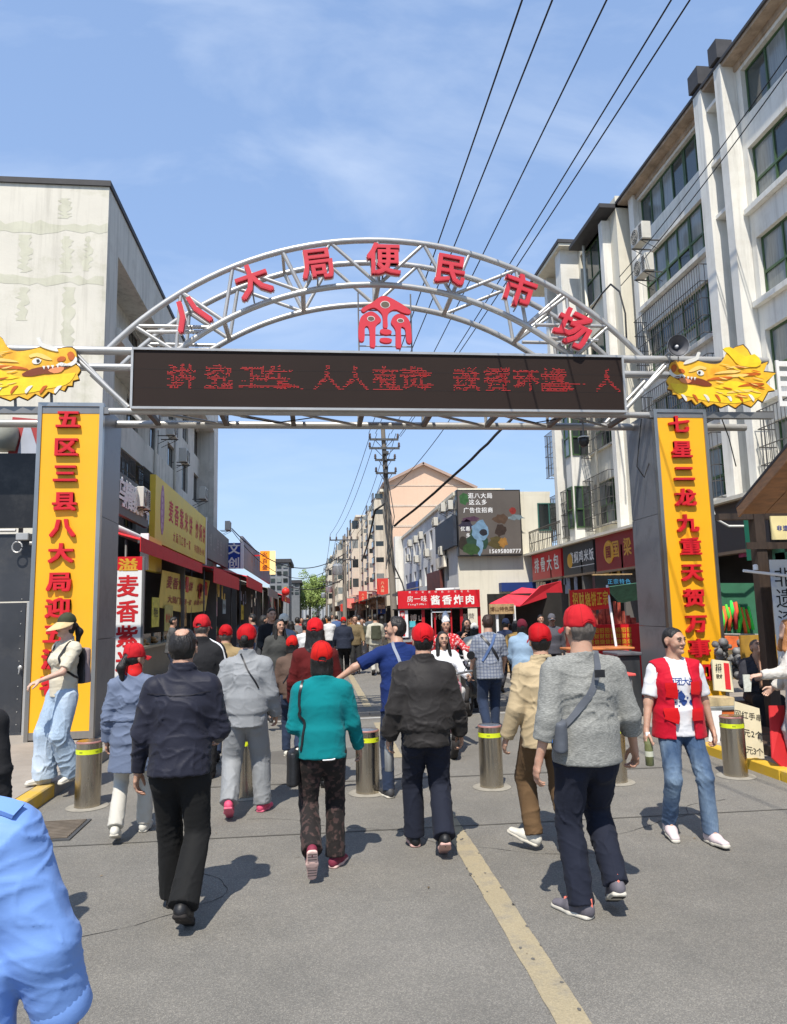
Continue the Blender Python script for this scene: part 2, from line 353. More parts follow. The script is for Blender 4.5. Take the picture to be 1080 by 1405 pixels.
line([(-5, 6.35), (4.6, 6.2)], .02, m=MATS['faint_road_seam'])
# patch repairs, a tar seam and fine cracks
m_patch = M('patched_asphalt', (.120, .112, .100), .9, 0, .10, 2, .45, 90, speck=.5)
for (x, y, a, b) in ((-.1, 9.6, .9, .5), (3.3, 9.2, .5, .8)):
    n_ = 14; rr_ = random.Random(int(y*10)); MB().add([(x+a*math.cos(t*6.283/n_)*rr_.uniform(.8, 1.1), y+b*math.sin(t*6.283/n_)*rr_.uniform(.8, 1.1), .0025) for t in range(n_)], [tuple(range(n_))]).build('road_patch', m_patch if y > 8 else MATS['patched_asphalt'], kind='structure')
for k, (x, y, h_, ln) in enumerate(((-1.9, 4.3, .3, 2.6), (.4, 3.1, -.5, 1.6), (2.1, 5.7, .2, 2.2), (3.4, 4.4, 1.2, 2.0), (-.6, 6.8, .1, 3.5), (.2, 7.9, -.1, 2.8))):
    rr_ = random.Random(k); pts = [Vector((x, y, .003))]
    for i in range(26): h_ += rr_.uniform(-.35, .35); pts.append(pts[-1]+Vector((math.cos(h_), math.sin(h_)*.7, 0))*(ln/26))
    mb = MB()
    for i in range(26): d = (pts[i+1]-pts[i]).normalized(); s = Vector((-d.y, d.x, 0))*rr_.uniform(.001, .0035); mb.quad(pts[i]-s, pts[i+1]-s, pts[i+1]+s, pts[i]+s)
    mb.build('road_crack', M('crack_dark', (.045, .042, .038), .95), kind='structure')
mb = MB(); rr_ = random.Random(77)                              # chips worn out of the centre line
for i in range(60):
    y = rr_.uniform(1.9, 7); x = 1.085+(y-1.5)*.0091+rr_.choice((-.072, .072, rr_.uniform(-.07, .07)))+rr_.uniform(-.008, .008); s = rr_.uniform(.003, .012); a0 = rr_.uniform(0, 6)
    mb.add([(x+s*rr_.uniform(.6, 1.3)*math.cos(a0+t), y+s*1.5*rr_.uniform(.6, 1.3)*math.sin(a0+t), .0065) for t in (0, 1.1, 2.3, 3.5, 4.8)], [(0, 1, 2, 3, 4)])
mb.build('paint_chips', MATS['patched_asphalt'], kind='structure')
# speed bump across the road behind the gate
mb = MB()
for i in range(16):
    x = -2.2 + i*.45
    mb.prism([(-.17, 0), (-.13, .028), (-.05, .042), (.05, .042), (.13, .028), (.17, 0)], (x, 13.0, .002), UY, UZ, .44)
mb.build('speed_bump', M('black_rubber', (.025, .025, .027), .7, 0, .3, 4, .2, 30, dirt=((.12, .11, .09), .5, 3)), label='black rubber speed bump across the road behind the gate', cat='speed bump')
mb = MB(); mb.quad((-2.2, 12.55, .006), (4.8, 12.55, .006), (4.8, 12.68, .006), (-2.2, 12.68, .006)); mb.build('road_marking', M('grey_white_paint', (.34, .33, .31), .8, 0, .2, 4), kind='structure')
# left pavement with kerb stones
KH = .13
mb = MB(); mb.box((-9, 7.05, -.02), (-2.78, 260, KH)); mb.build('pavement', m_conc, kind='structure')
mb = MB(); kerb = empty('kerb', (-2.7, 7, 0), kind='structure')
kb = MB().bbox((-.075, -.49, -.02), (.075, .49, KH+.004), .012).mesh('kerb_stone', m_kerby); kb2 = kb.copy(); kb2.materials.clear(); kb2.materials.append(M('grey_kerb', (.27, .25, .22), .9, 0, .15, 3, .3, 40))
for i in range(16): inst(kb if i < 1 else kb2, 'kerb_stone', kerb, (-2.70, 7.54+i, 0))
# corner kerb run turning left at the near end
kerb3 = empty('kerb', (-2.7, 7.0, 0), kind='structure')
for i in range(5): inst(kb if i == 0 else kb2, 'kerb_stone', kerb3, (-3.27-i*.99, 6.98, 0), rot=(0, 0, R(90)))
# right pavement
mb = MB(); mb.box((4.80, 5.6, -.02), (12, 260, KH-.03)); mb.build('pavement', m_conc, kind='structure')
kerb2 = empty('kerb', (4.7, 5, 0), kind='structure')
kb3 = MB().bbox((-.07, -.39, -.02), (.07, .39, KH-.02), .012).mesh('kerb_stone', M('bright_yellow_kerb', srgb(205, 165, 45), .75, 0, .1, 3, .3, 35, dirt=((.3, .27, .22), .6, 3)))
for i in range(22): inst(kb3 if i < 4 else kb2, 'kerb_stone', kerb2, (4.73, 6.0+i*.79, 0), scale=(1, 1 if i < 4 else .8, 1 if i < 4 else .85))
# drain grate by the left kerb
g = empty('drain_grate', (-2.35, 6.75, .004), 'weathered steel drain grate set in the road beside the left bollard', 'drain grate')
MB().box((-2.62, 6.45, .0), (-1.98, 7.05, .012)).build('frame', m_iron, g)
mb = MB()
for i in range(12): mb.box((-2.59, 6.49+i*.045, .013), (-2.01, 6.515+i*.045, .022))
mb.build('grating', M('rusty_grate', (.16, .13, .10), .8, .3, .3, 8, .3, 40), g)
# ---------------------------------------------------------------- gate
YF, YB = 10.75, 11.5
gate = empty('market_gate', (1.1, 11.1, 0), 'silver steel truss gate arching over the street with dark LED board and yellow pillars', 'gate')
def circ3(a, b, c):
    ax, az, bx, bz, cx, cz = a.x, a.z, b.x, b.z, c.x, c.z
    d = 2*(ax*(bz-cz)+bx*(cz-az)+cx*(az-bz))
    ux = ((ax*ax+az*az)*(bz-cz)+(bx*bx+bz*bz)*(cz-az)+(cx*cx+cz*cz)*(az-bz))/d
    uz = ((ax*ax+az*az)*(cx-bx)+(bx*bx+bz*bz)*(ax-cx)+(cx*cx+cz*cz)*(bx-ax))/d
    return ux, uz, math.hypot(ax-ux, az-uz)
cxo, czo, ro = circ3(AY(152, 476, YF), AY(525, 330, YF), AY(878, 488, YF))
cxi, czi, ri = circ3(AY(251, 476, YF), AY(528, 391, YF), AY(777, 484, YF))
ZB = AY(500, 487, YF).z                                         # top of the box beam
ZL = AY(400, 566, YF).z                                         # lower chord
def arcpt(cx, cz, r, a, Y): return Vector((cx+r*math.sin(a), Y, cz+r*math.cos(a)))
def arc(cx, cz, r, Y):
    am = math.acos(max(-1, min(1, (ZB-cz)/r)))
    return [arcpt(cx, cz, r, -am+2*am*i/40, Y) for i in range(41)], am
for (cx, cz, r) in ((cxo, czo, ro), (cxi, czi, ri)):
    for Y in (YF, YB):
        pts, am = arc(cx, cz, r, Y); MB().tube(pts, .047, 12).build('arch_tube', m_tube, gate, smooth=60)
# web of the arch
xs = [-2.05, -1.15, -.05, 1.1, 2.2, 3.3, 4.25]
def onarc(cx, cz, r, x, Y): return Vector((x, Y, cz+math.sqrt(max(0, r*r-(x-cx)**2))))
amo = math.acos((ZB-czo)/ro); ami = math.acos((ZB-czi)/ri)
st = []
for x in (-1.32, -.13, 1.04, 2.2, 3.38):
    # radial stations
    ti = onarc(cxi, czi, ri, x, YF); a = math.atan2(ti.x-cxi, ti.z-czi); st.append((x, a))
strut = lambda p, q, r=.038: MB().tube([p, q], r*.86, 10).build('strut', m_tube, gate, smooth=60)
tops, bots = [], []
for x, a in st:
    to = Vector((x - (.32 if x < 0.5 else -.32 if x > 1.5 else 0)*abs((x-1.04)/1.2), YF, 0)); to = onarc(cxo, czo, ro, to.x, YF)
    bi = onarc(cxi, czi, ri, x, YF); tops.append(to); bots.append(bi)
    tb = to.copy(); tb.y = YB; bb = bi.copy(); bb.y = YB
    strut(to, bi); strut(tb, bb); strut(to, tb, .03); strut(bi, bb, .045)
endL, endR = Vector((cxi-ri*math.sin(ami), YF, ZB)), Vector((cxi+ri*math.sin(ami), YF, ZB))
for Y in (YF, YB):
    f = lambda v: Vector((v.x, Y, v.z))
    for i in range(4):
        m = (tops[i]+tops[i+1])/2; mo = onarc(cxo, czo, ro, m.x, Y)
        strut(mo, f(bots[i]), .034); strut(mo, f(bots[i+1]), .034)
    for e, s, tp in ((endL, -1, tops[0]), (endR, 1, tops[-1])):
        o1 = onarc(cxo, czo, ro, e.x-s*.05, Y); o2 = onarc(cxo, czo, ro, e.x+s*.62, Y)
        strut(o1, f(bots[0 if s < 0 else -1]), .034); strut(o1, f(e)+Vector((0, 0, .02)), .034); strut(o2, f(e), .034)
        strut(f(Vector((o2.x, Y, o2.z))), Vector((bots[0 if s < 0 else -1].x-s*.15+s*.3, Y, o2.z)), .034)
        o3 = onarc(cxi, czi, ri, e.x-s*.42, Y); strut(Vector((o3.x+s*.85, Y, o3.z-.02)), o3, .034)
# box beam through the pillars
XL, XR = -5.6, 7.4
for (Y, z, r) in ((YF, ZB, .062), (YB, ZB, .062), (YF, ZL, .05), (YB, ZL, .062)):
    MB().tube([(XL if (Y, z) != (YF, ZL) else -2.95, Y, z), (XR if (Y, z) != (YF, ZL) else 5.3, Y, z)], r, 12).build('beam_tube', m_tube, gate, smooth=60)
for z, xa, xb in ((ZL, XL, -2.95), (ZL, 5.3, XR)):
    MB().box((xa, YF-.045, z-.05), (xb, YF+.045, z+.05)).build('beam_channel', m_tubedk, gate)
for s, x0, x1 in ((-1, -3.45, -2.68), (1, 5.65, 4.9)):
    for Y in (YF, YB): strut((x0, Y, ZB-.12), (x1, Y, ZL+.06), .04)
    strut((x0-.75*1*(-s)*-1, YF, ZL+.05), (x0, YF, ZB-.05), .035)
xx = -2.4
while xx < 5.0:
    MB().box((xx-.035, YF+.05, ZL-.035), (xx+.035, YB-.05, ZL+.035)).build('cross_member', M('brown_steel', (.14, .115, .10), .6, .3, .2, 3), gate)
    strut((xx, YF, ZB), (xx, YB, ZB), .03); strut((xx, YB, ZL), (xx, YB, ZB), .03)
    if xx < 4: strut((xx, YF, ZL), (xx+1.05, YB, ZL), .026)
    xx += 1.05
# LED board
p0, p1 = AY(184, 480, 10.6), AY(852, 491, 10.6); q0, q1 = AY(184, 556, 10.6), AY(855, 565, 10.6)
lx0, lx1, lz1, lz0 = p0.x, p1.x, (p0.z+p1.z)/2, (q0.z+q1.z)/2
led = MB().box((lx0, 10.6, lz0), (lx1, 10.70, lz1)).build('led_screen', m_led, gate)
mb = MB()
for a in ((lx0-.03, lz1, lx1+.03, lz1+.035), (lx0-.03, lz0-.035, lx1+.03, lz0), (lx0-.035, lz0+.001, lx0-.002, lz1-.001), (lx1+.002, lz0+.001, lx1+.035, lz1-.001)):
    mb.box((a[0], 10.575, a[1]), (a[2], 10.71, a[3]))
mb.build('frame', m_tube, led)
mb = MB()                                                       # module seams on the screen
nx = 23
for i in range(1, 1): x = lx0+(lx1-lx0)*i/nx; mb.box((x-.002, 10.5975, lz0+.003), (x+.002, 10.5995, lz1-.003))
for k in (1, 2): z = lz0+(lz1-lz0)*k/3; mb.box((lx0+.003, 10.5982, z-.0008), (lx1-.003, 10.5994, z+.002))
mb.build('module_seam', M('led_seam', (.012, .01, .01), .6), led, kind='stuff')
def dots(ch, n=20):
    a, fs, fr = glyph(ch, .0)
    g = np.zeros((n, n), bool)
    if not len(a): return g
    c = (np.arange(n)+.5)/n - .5; X, Z = np.meshgrid(c, c)
    for f in fr:
        for k in range(1, len(f)-1):
            A, B, C = a[f[0], :2], a[f[k], :2], a[f[k+1], :2]
            def e(P, Q): return (X-P[0])*(Q[1]-P[1])-(Z-P[1])*(Q[0]-P[0])
            s1, s2, s3 = e(A, B), e(B, C), e(C, A); eps = .0035
            g |= ((s1 >= -eps) & (s2 >= -eps) & (s3 >= -eps)) | ((s1 <= eps) & (s2 <= eps) & (s3 <= eps)) & (abs(s1+s2+s3) > 1e-5)
    return g
mb = MB(); rnd = random.Random(3)
for ch, px in zip('讲究卫生，人人有责：改善环境。人', (249, 300, 347, 383, 399, 449, 487, 530, 567, 593, 640, 682, 722, 760, 787, 833)):
    c = AY(px, 516 + (px-250)*.010, 10.6); g = dots(ch); n = g.shape[0]; S = .41; d = S/n
    for i in range(n):
        for j in range(n):
            if g[i, j] and rnd.random() < (.95 if i % 2 == 0 else .50):
                x = c.x+((j+.5)/n-.5)*S; z = c.z+((i+.5)/n-.5)*S*.92; w_ = d*.40
                if x+w_ > lx1-.01: continue
                mb.box((x-w_, 10.5945, z-d*.17), (x+w_, 10.5972, z+d*.17))
mb.build('led_lettering', m_leddot, led, kind='stuff')
# arch characters
for ch, (px, py), rot, sz in zip('八大局便民市场', ((261, 430), (347, 387), (436, 363), (526, 357), (618, 371), (711, 400), (786, 452)), (24, 22, 9, 0, -9, -19, -26), (.54, .53, .52, .53, .52, .55, .60)):
    c = AY(px, py, YF-.20); th = R(rot)
    mb = MB(); put_char(mb, ch, c, UX, UZ, sz, sz, .07, .031, th); o = mb.build('character', m_redarch, gate)
    mb = MB(); put_char(mb, ch, c+Vector((0, .035, 0)), UX, UZ, sz, sz, .034, .050, th); mb.build('edge', m_pale, o)
    for dz in (-.18, .14): MB().tube([c+Vector((0, -.0, dz)), c+Vector((0, .30, dz*1.1))], .012, 6).build('bracket', m_tubedk, o)
# emblem under the arch
E0 = AY(529, 440, YF-.10); es = 1.30/1000                     # outline drawn on a 1000-unit square
def outline(pts): return [((x-400)*es*1.02, -(y-990)*es*1.02) for x, y in pts]
em = empty('emblem', E0); em.parent = gate; em.location = E0 - wloc(gate)
def bez(pts, n=6):                                              # Catmull-Rom closed
    out = []; m = len(pts)
    for i in range(m):
        p0, p1, p2, p3 = [Vector(pts[(i+k-1) % m]+(0,)) for k in range(4)]
        for k in range(n):
            t = k/n; q = .5*((2*p1)+(p2-p0)*t+(2*p0-5*p1+4*p2-p3)*t*t+(3*p1-p0-3*p2+p3)*t*t*t); out.append((q.x, q.y))
    return out
roof = [(385, 685), (560, 760), (690, 855), (680, 900), (600, 885), (520, 850), (450, 880), (425, 950), (425, 1060), (400, 1080), (372, 1060), (370, 950), (350, 890), (280, 835), (210, 850), (150, 890), (125, 850), (250, 770)]
lleg = [(230, 880), (310, 920), (350, 990), (290, 1050), (280, 1160), (275, 1300), (240, 1312), (215, 1290), (213, 1140), (195, 1065), (160, 1080), (152, 1220), (110, 1245), (85, 1200), (90, 1050), (125, 940)]
rleg = [(575, 900), (650, 940), (692, 1030), (700, 1230), (670, 1258), (640, 1225), (632, 1100), (610, 1065), (580, 1080), (578, 1295), (545, 1315), (515, 1290), (515, 1100), (465, 1010), (500, 930)]
mouth1 = [(340, 1100), (400, 1088), (465, 1110), (460, 1145), (400, 1158), (342, 1140)]
mouth2 = [(335, 1205), (400, 1195), (465, 1210), (462, 1245), (400, 1258), (338, 1240)]
for P in (roof, lleg, rleg, mouth1, mouth2):
    pts = outline(bez(P, 4)); cx_ = sum(p[0] for p in pts)/len(pts); cz_ = sum(p[1] for p in pts)/len(pts)
    mb = MB(); mb.prism(pts[::-1], E0+Vector((0, .0, 0)), UX, UZ, -.07); o = mb.build('stroke', m_redarch, em)
for (ex, ey, rx, ry) in ((400, 795, 50, 38), (232, 970, 38, 26), (575, 985, 34, 20)):
    a, b = outline([(ex, ey)])[0]
    mb = MB(); mb.prism([(a+rx*es*math.cos(t*.4), b+ry*es*math.sin(t*.4)) for t in range(16)], E0+Vector((0, -.0, 0)), UX, UZ, .006); mb.build('eye', M('emblem_eye', (.12, .09, .06), .6), em)
    mb = MB(); mb.prism([(a+(rx+8)*es*math.cos(t*.4), b+(ry+8)*es*math.sin(t*.4)) for t in range(16)], E0+Vector((0, 0, 0)), UX, UZ, .003); mb.build('eye_rim', m_pale, em)
mb = MB()
for dx_ in (-.41, .41): mb.tube([E0+Vector((dx_, .09, .48)), E0+Vector((dx_, .09, -.5))], .013, 6)
for dz in (-.20, -.38, .2): mb.tube([E0+Vector((-.41, .09, dz)), E0+Vector((.41, .09, dz))], .010, 6)
mb.build('support', m_tubedk, em)
# pillars
def pillar(x0, x1, side, text, chars_px, pix):
    zt = AY(100, 552, YF).z - .02 if side < 0 else AY(930, 561, YF).z - .02
    zb = KH if side < 0 else KH-.03
    pr = empty('pillar', ((x0+x1)/2, YF+.5, zb)); pr.parent = gate; pr.location -= wloc(gate)
    fr = .055
    MB().box((x0+fr, YF-.04, zb+.12), (x1-fr, YF+.02, zt-fr)).build('face_panel', m_yel, pr)
    mb = MB()
    mb.box((x0, YF-.06, zb), (x0+fr, YF+.03, zt)); mb.box((x1-fr, YF-.06, zb), (x1, YF+.03, zt))
    mb.box((x0+fr, YF-.06, zt-fr), (x1-fr, YF+.03, zt)); mb.box((x0+fr, YF-.05, zb+.02), (x1-fr, YF+.03, zb+.12))
    mb.build('frame', m_steel, pr)
    # body behind, in stacked sheets with visible joints
    z = zb
    for i, h in enumerate((1.35, 1.75, zt-zb-3.10)):
        mb = MB(); mb.box((x0+.01+.003*i, YF+.035, z+.004), (x1-.01-.003*i, YF+1.0, z+h-.004)); mb.build('side_sheet', M('grey_aluminium_sheet', (.25, .255, .27), .42, .55, .12, .8, .04, 12, dirt=((.10, .10, .105), .6, 1.3)) , pr); z += h
    ch_h = .285
    for ch, (px, py) in zip(text, chars_px):
        c = AY(px, py, YF-.04); mb = MB(); put_char(mb, ch, Vector((c.x, YF-.042, c.z)), UX, UZ, .35, ch_h, .055, .042); mb.build('character', m_red3, pr)
    return pr
lp = [(95, 576), (92, 614), (91, 650), (90, 688), (87, 724), (85, 759), (83, 798), (81, 834), (78, 869), (76, 904), (74, 939)]
rp = [(930, 583), (934, 617), (937, 650), (939, 683), (942, 718), (946, 750), (948, 785), (951, 820), (954, 855), (958, 889), (961, 922)]
pillar(-3.93, -3.02, -1, '五区三县八大局迎五洲客', lp, None)
pillar(5.36, 6.24, 1, '七星二龙九重天贺万事和', rp, None)

# ---------------------------------------------------------------- dragon head cut-outs on the beam
def dragon(flip, label):
    # drawn in photo pixels of the left head (faces right), plane at YF-.12
    O = (0, 505) if not flip else (1062, 520)
    def P(x, y, Y=YF-.13):
        if flip: x, y = 1000-x*.77, (y-505)*.88+520
        return AY(x, y, Y)
    root = empty('dragon_head', P(50, 545), label, 'dragon sign', 'dragon head cut-outs')
    Yp = YF-.13
    def poly(pts, Y, t, name, mat, sm=3):
        ps = bez(pts, sm) if sm else pts
        q = [P(x, y, Y) for x, y in ps]; me = MB(); n = len(q)
        back = [v + Vector((0, t, 0)) for v in q]
        fr = tuple(range(n)); 
        if not flip: me.add(q+back, [tuple(range(n-1, -1, -1)), tuple(range(n, 2*n))] + [(i, (i+1) % n, n+(i+1) % n, n+i) for i in range(n)])
        else: me.add(q+back, [tuple(range(n)), tuple(range(2*n-1, n-1, -1))] + [(n+i, n+(i+1) % n, (i+1) % n, i) for i in range(n)])
        return me.build(name, mat, root)
    yo = M('dragon_orange_yellow', srgb(240, 178, 46), .45, 0, .28, 3.2, .03, 20, dirt=(srgb(214, 112, 22), .85, 2.3))
    yel = M('dragon_yellow', srgb(246, 206, 40), .45, 0, .12, 5, .03, 20, dirt=(srgb(238, 170, 36), .7, 4))
    whi = M('dragon_white', (.72, .70, .64), .5); blk = M('dragon_black', (.03, .027, .025), .6); dor = M('dragon_dark_orange', srgb(190, 92, 22), .5, 0, .2, 6, 0); pal = M('dragon_pale_orange', srgb(246, 200, 110), .5, 0, .1, 6, 0)
    body = [(-40, 470), (-25, 452), (0, 462), (5, 468), (12, 478), (24, 482), (42, 480), (58, 476), (66, 478), (74, 480), (84, 478), (98, 477), (104, 483), (105, 492), (102, 497), (94, 500), (88, 502), (76, 503), (72, 507), (80, 508), (92, 505), (104, 500), (110, 508), (106, 514), (108, 520), (100, 522), (99, 529), (92, 529), (88, 536), (80, 533), (74, 540), (66, 537), (58, 545), (48, 540), (38, 548), (26, 543), (14, 549), (0, 544), (-12, 550), (-24, 542), (-40, 548), (-52, 536), (-60, 540), (-70, 524), (-82, 522), (-66, 510), (-84, 496), (-62, 494), (-70, 478), (-50, 484)]
    poly([(x*1.0+(1.2 if x > 40 else -1), y+(1.6 if y > 505 else -1.6)) for x, y in body], YF-.10, .03, 'backing', M('dragon_backing', (.10, .07, .04), .7), 2)
    poly(body, YF-.13, .028, 'head', yo, 2)
    fy = YF-.136
    poly([(-60, 528), (-30, 512), (0, 508), (20, 516), (48, 518), (74, 514), (98, 512), (104, 512), (96, 524), (84, 530), (66, 533), (46, 538), (20, 541), (-10, 543), (-40, 538)], fy, .004, 'lower_mane', yel, 2)
    poly([(30, 513), (44, 506), (60, 503), (74, 503), (84, 500), (98, 502), (84, 508), (76, 512), (60, 513), (44, 516), (34, 516)], fy-.004, .005, 'mouth', M('dragon_mouth', srgb(120, 52, 20), .6), 2)
    poly([(66, 508), (76, 504), (88, 504), (84, 510), (74, 512)], fy-.008, .005, 'tongue', M('dragon_tongue', srgb(226, 140, 90), .6), 2)
    for tx, ty in ((60, 503), (66, 502.5), (72, 502), (79, 501), (86, 499)):
        poly([(tx-2.2, ty-1), (tx+2.2, ty-1), (tx+.6, ty+4)], fy-.010, .004, 'tooth', whi, 0)
    poly([(84, 497), (92, 499), (100, 495), (104, 489), (106, 494), (102, 500), (92, 504), (82, 502), (78, 500)], fy-.004, .004, 'lip', whi, 2)
    poly([(78, 493), (83, 489), (90, 490), (88, 495), (81, 496)], fy-.004, .004, 'nostril', dor, 2)
    poly([(92, 486), (97, 482), (102, 486), (101, 493), (96, 494)], fy-.004, .004, 'snout_spot', dor, 2)
    poly([(44, 495), (50, 491), (57, 494), (53, 499), (46, 499)], fy-.004, .004, 'eye', whi, 2)
    poly([(50, 493.5), (53.5, 493), (54.5, 496), (51, 497.5)], fy-.008, .004, 'pupil', blk, 2)
    poly([(40, 487), (52, 484), (64, 488), (72, 494), (62, 493), (50, 489), (42, 491)], fy-.004, .004, 'brow', pal, 2)
    for k, (sx, sy) in enumerate(((-30, 486), (-44, 498), (-22, 500), (-50, 514), (-8, 494), (6, 504), (-30, 524))):
        poly([(sx-14, sy-2), (sx, sy-3), (sx+22, sy-1), (sx+34, sy+3), (sx+14, sy+2), (sx-4, sy+1.5)], fy-.004-.0004*k, .004, 'mane_streak', (pal, dor)[k % 2], 2)
    rn = random.Random(6)
    for k in range(26):
        sx, sy = rn.uniform(-58, 34), rn.uniform(482, 536); l_ = rn.uniform(9, 20); w_ = rn.uniform(.6, 1.3)
        if 500 < sy < 520 and sx > 20 or (36 < sx+l_ and sy < 502): continue
        poly([(sx-l_*.5, sy+1), (sx, sy-w_), (sx+l_*.6, sy-w_*.3-2), (sx, sy+w_)], fy-.0085-.0002*k, .003, 'mane_streak', (pal, dor, yel)[k % 3], 2)
    for k in range(7): x_ = -46+k*20; poly([(x_, 536+2*(k % 2)), (x_+5, 530), (x_+11, 529), (x_+7, 534), (x_+2, 540)], fy-.0085, .003, 'mane_tip', (whi, dor)[k % 2], 2)
    poly([(52, 468), (50, 464), (55, 463), (58, 470), (66, 473), (76, 476), (80, 482), (72, 481), (62, 478), (54, 474)], YF-.145, .02, 'horn', whi, 2)
    if flip:
        poly([(-50, 486), (-58, 478), (-46, 466), (-30, 470), (-14, 462), (-2, 455), (10, 458), (0, 466), (-8, 474), (-20, 484)], YF-.146, .02, 'antler', yel, 2)
    for x in (20, 70): a = P(x, 520, YF-.07); MB().tube([a, (a.x, YF+.02, ZL+.02)], .02, 6).build('bracket', m_tubedk, root)
    return root
dragon(False, 'yellow painted dragon head cut-out above the left gate pillar, facing right')
dragon(True, 'yellow painted dragon head cut-out above the right gate pillar, facing left with raised antler')
# ladder-like white bracket at the far right of the beam
c0, c1 = AY(1063, 497, YF-.02), AY(1100, 560, YF-.02)
o = empty('vent_panel', (c0.x+.3, YF, c1.z), 'cream slotted metal panel at the right end of the gate beam', 'panel')
mb = MB(); hh = (c0.z-c1.z)
for i in range(5): z = c1.z + i*hh/4.6; mb.box((c0.x, YF-.12, z), (c0.x+.8, YF-.09, z+.085))
mb.box((c0.x-.05, YF-.12, c1.z), (c0.x, YF-.09, c0.z)); mb.build('louvre', m_white, o)
# horn loudspeaker
hc = AY(931, 474, YF-.45)
o = empty('loudspeaker', (hc.x, YF, ZB+.062), 'grey horn loudspeaker standing on the gate beam above the right dragon head', 'loudspeaker')
ax = Vector((-.10, -1, -.12)).normalized()
MB().lathe([(.165, 0), (.172, .004), (.172, -.008), (.15, -.05), (.10, -.14), (.055, -.22), (.05, -.30), (.03, -.32)], hc, 28, ax, cap=False).build('horn', M('horn_grey', (.32, .33, .35), .5, .1), o, smooth=50)
MB().lathe([(.155, .0), (.12, -.03), (.07, -.09), (.03, -.15), (.01, -.16)][::-1], hc+ax*.006, 28, ax, cap=False).build('throat', M('horn_inner', (.10, .10, .11), .5), o, smooth=True)
MB().lathe([(.001, .02), (.02, .015), (.028, -.01), (.03, -.03)], hc-ax*.06, 16, ax).build('driver_tip', m_cloudwhite, o, smooth=True)
mb = MB(); mb.tube([hc-ax*.26, (hc.x, YF-.0, ZB+.06)], .015, 6); mb.build('stem', m_tubedk, o); MB().tube([hc+Vector((-.07, .12, 0)), hc+Vector((-.07, .18, -.2)), hc+Vector((.07, .18, -.2)), hc+Vector((.07, .12, 0))], .01, 6).build('yoke', m_tubedk, o)
# dome camera hanging from the beam
dc = AY(801, 605, YF+.3)
o = empty('surveillance_camera', (dc.x, YF+.3, dc.z), 'black dome surveillance camera hanging under the right half of the gate beam', 'camera')
MB().lathe([(.085, .05), (.085, .0), (.075, -.05), (.045, -.09), (.01, -.10)][::-1], dc, 20).build('dome', m_black, o, smooth=True)
MB().lathe([(.09, .05), (.09, .065), (.05, .08)], dc, 20).build('housing', m_white, o, smooth=40)
MB().tube([dc+Vector((0, 0, .07)), (dc.x, YF+.3, ZL-.02)], .012, 6).build('stem', m_tubedk, o)
# loose cables along the beam and pillar
for k, pts in enumerate((((880, 575), (874, 640), (884, 655), (893, 628)), ((700, 572), (735, 580), (770, 574)), ((330, 572), (380, 580), (430, 573)), ((985, 560), (1000, 600), (1010, 640)))):
    q = [AY(x, y, YF+.25) for x, y in pts]; pp = []
    for i in range(len(q)-1):
        for t in range(5): pp.append(q[i].lerp(q[i+1], t/5))
    pp.append(q[-1]); c = MB().tube(pp, .009, 6).build('loose_cable', m_cable, gate, smooth=True)
q = [AY(x, y, 10.95) for x, y in ((968, 575), (972, 640), (975, 690), (982, 712), (1000, 722), (1030, 722), (1048, 708), (1075, 690))]
MB().tube(q, .02, 8).build('conduit', m_white, gate, smooth=True)
# ---------------------------------------------------------------- building kit
def wall_open(parent, name, o, u, n, W, Hh, ops, mat, depth=.18):
    """wall sheet from o along u (width W) and up (height Hh), outward normal n, with real openings [(u0,u1,z0,z1)] and reveals"""
    o, u, n = Vector(o), Vector(u), Vector(n); us = sorted({0, W} | {a for p in ops for a in p[:2]}); zs = sorted({0, Hh} | {a for p in ops for a in p[2:]})
    us = [a for a in us if 0 <= a <= W]; zs = [a for a in zs if 0 <= a <= Hh]
    mb = MB(); P = lambda a, z, d=0: o + u*a + UZ*z - n*d
    for i in range(len(us)-1):
        for j in range(len(zs)-1):
            a, b, c, d = us[i], us[i+1], zs[j], zs[j+1]; mx_, mz = (a+b)/2, (c+d)/2
            if any(q[0] < mx_ < q[1] and q[2] < mz < q[3] for q in ops): continue
            mb.quad(P(a, c), P(b, c), P(b, d), P(a, d))
    for (a, b, c, d) in ops:
        mb.quad(P(a, c), P(a, c, depth), P(a, d, depth), P(a, d)); mb.quad(P(b, c, depth), P(b, c), P(b, d), P(b, d, depth))
        mb.quad(P(a, c), P(b, c), P(b, c, depth), P(a, c, depth)); mb.quad(P(a, d, depth), P(b, d, depth), P(b, d), P(a, d))
    return mb.build(name, mat, parent)
PANE = {}
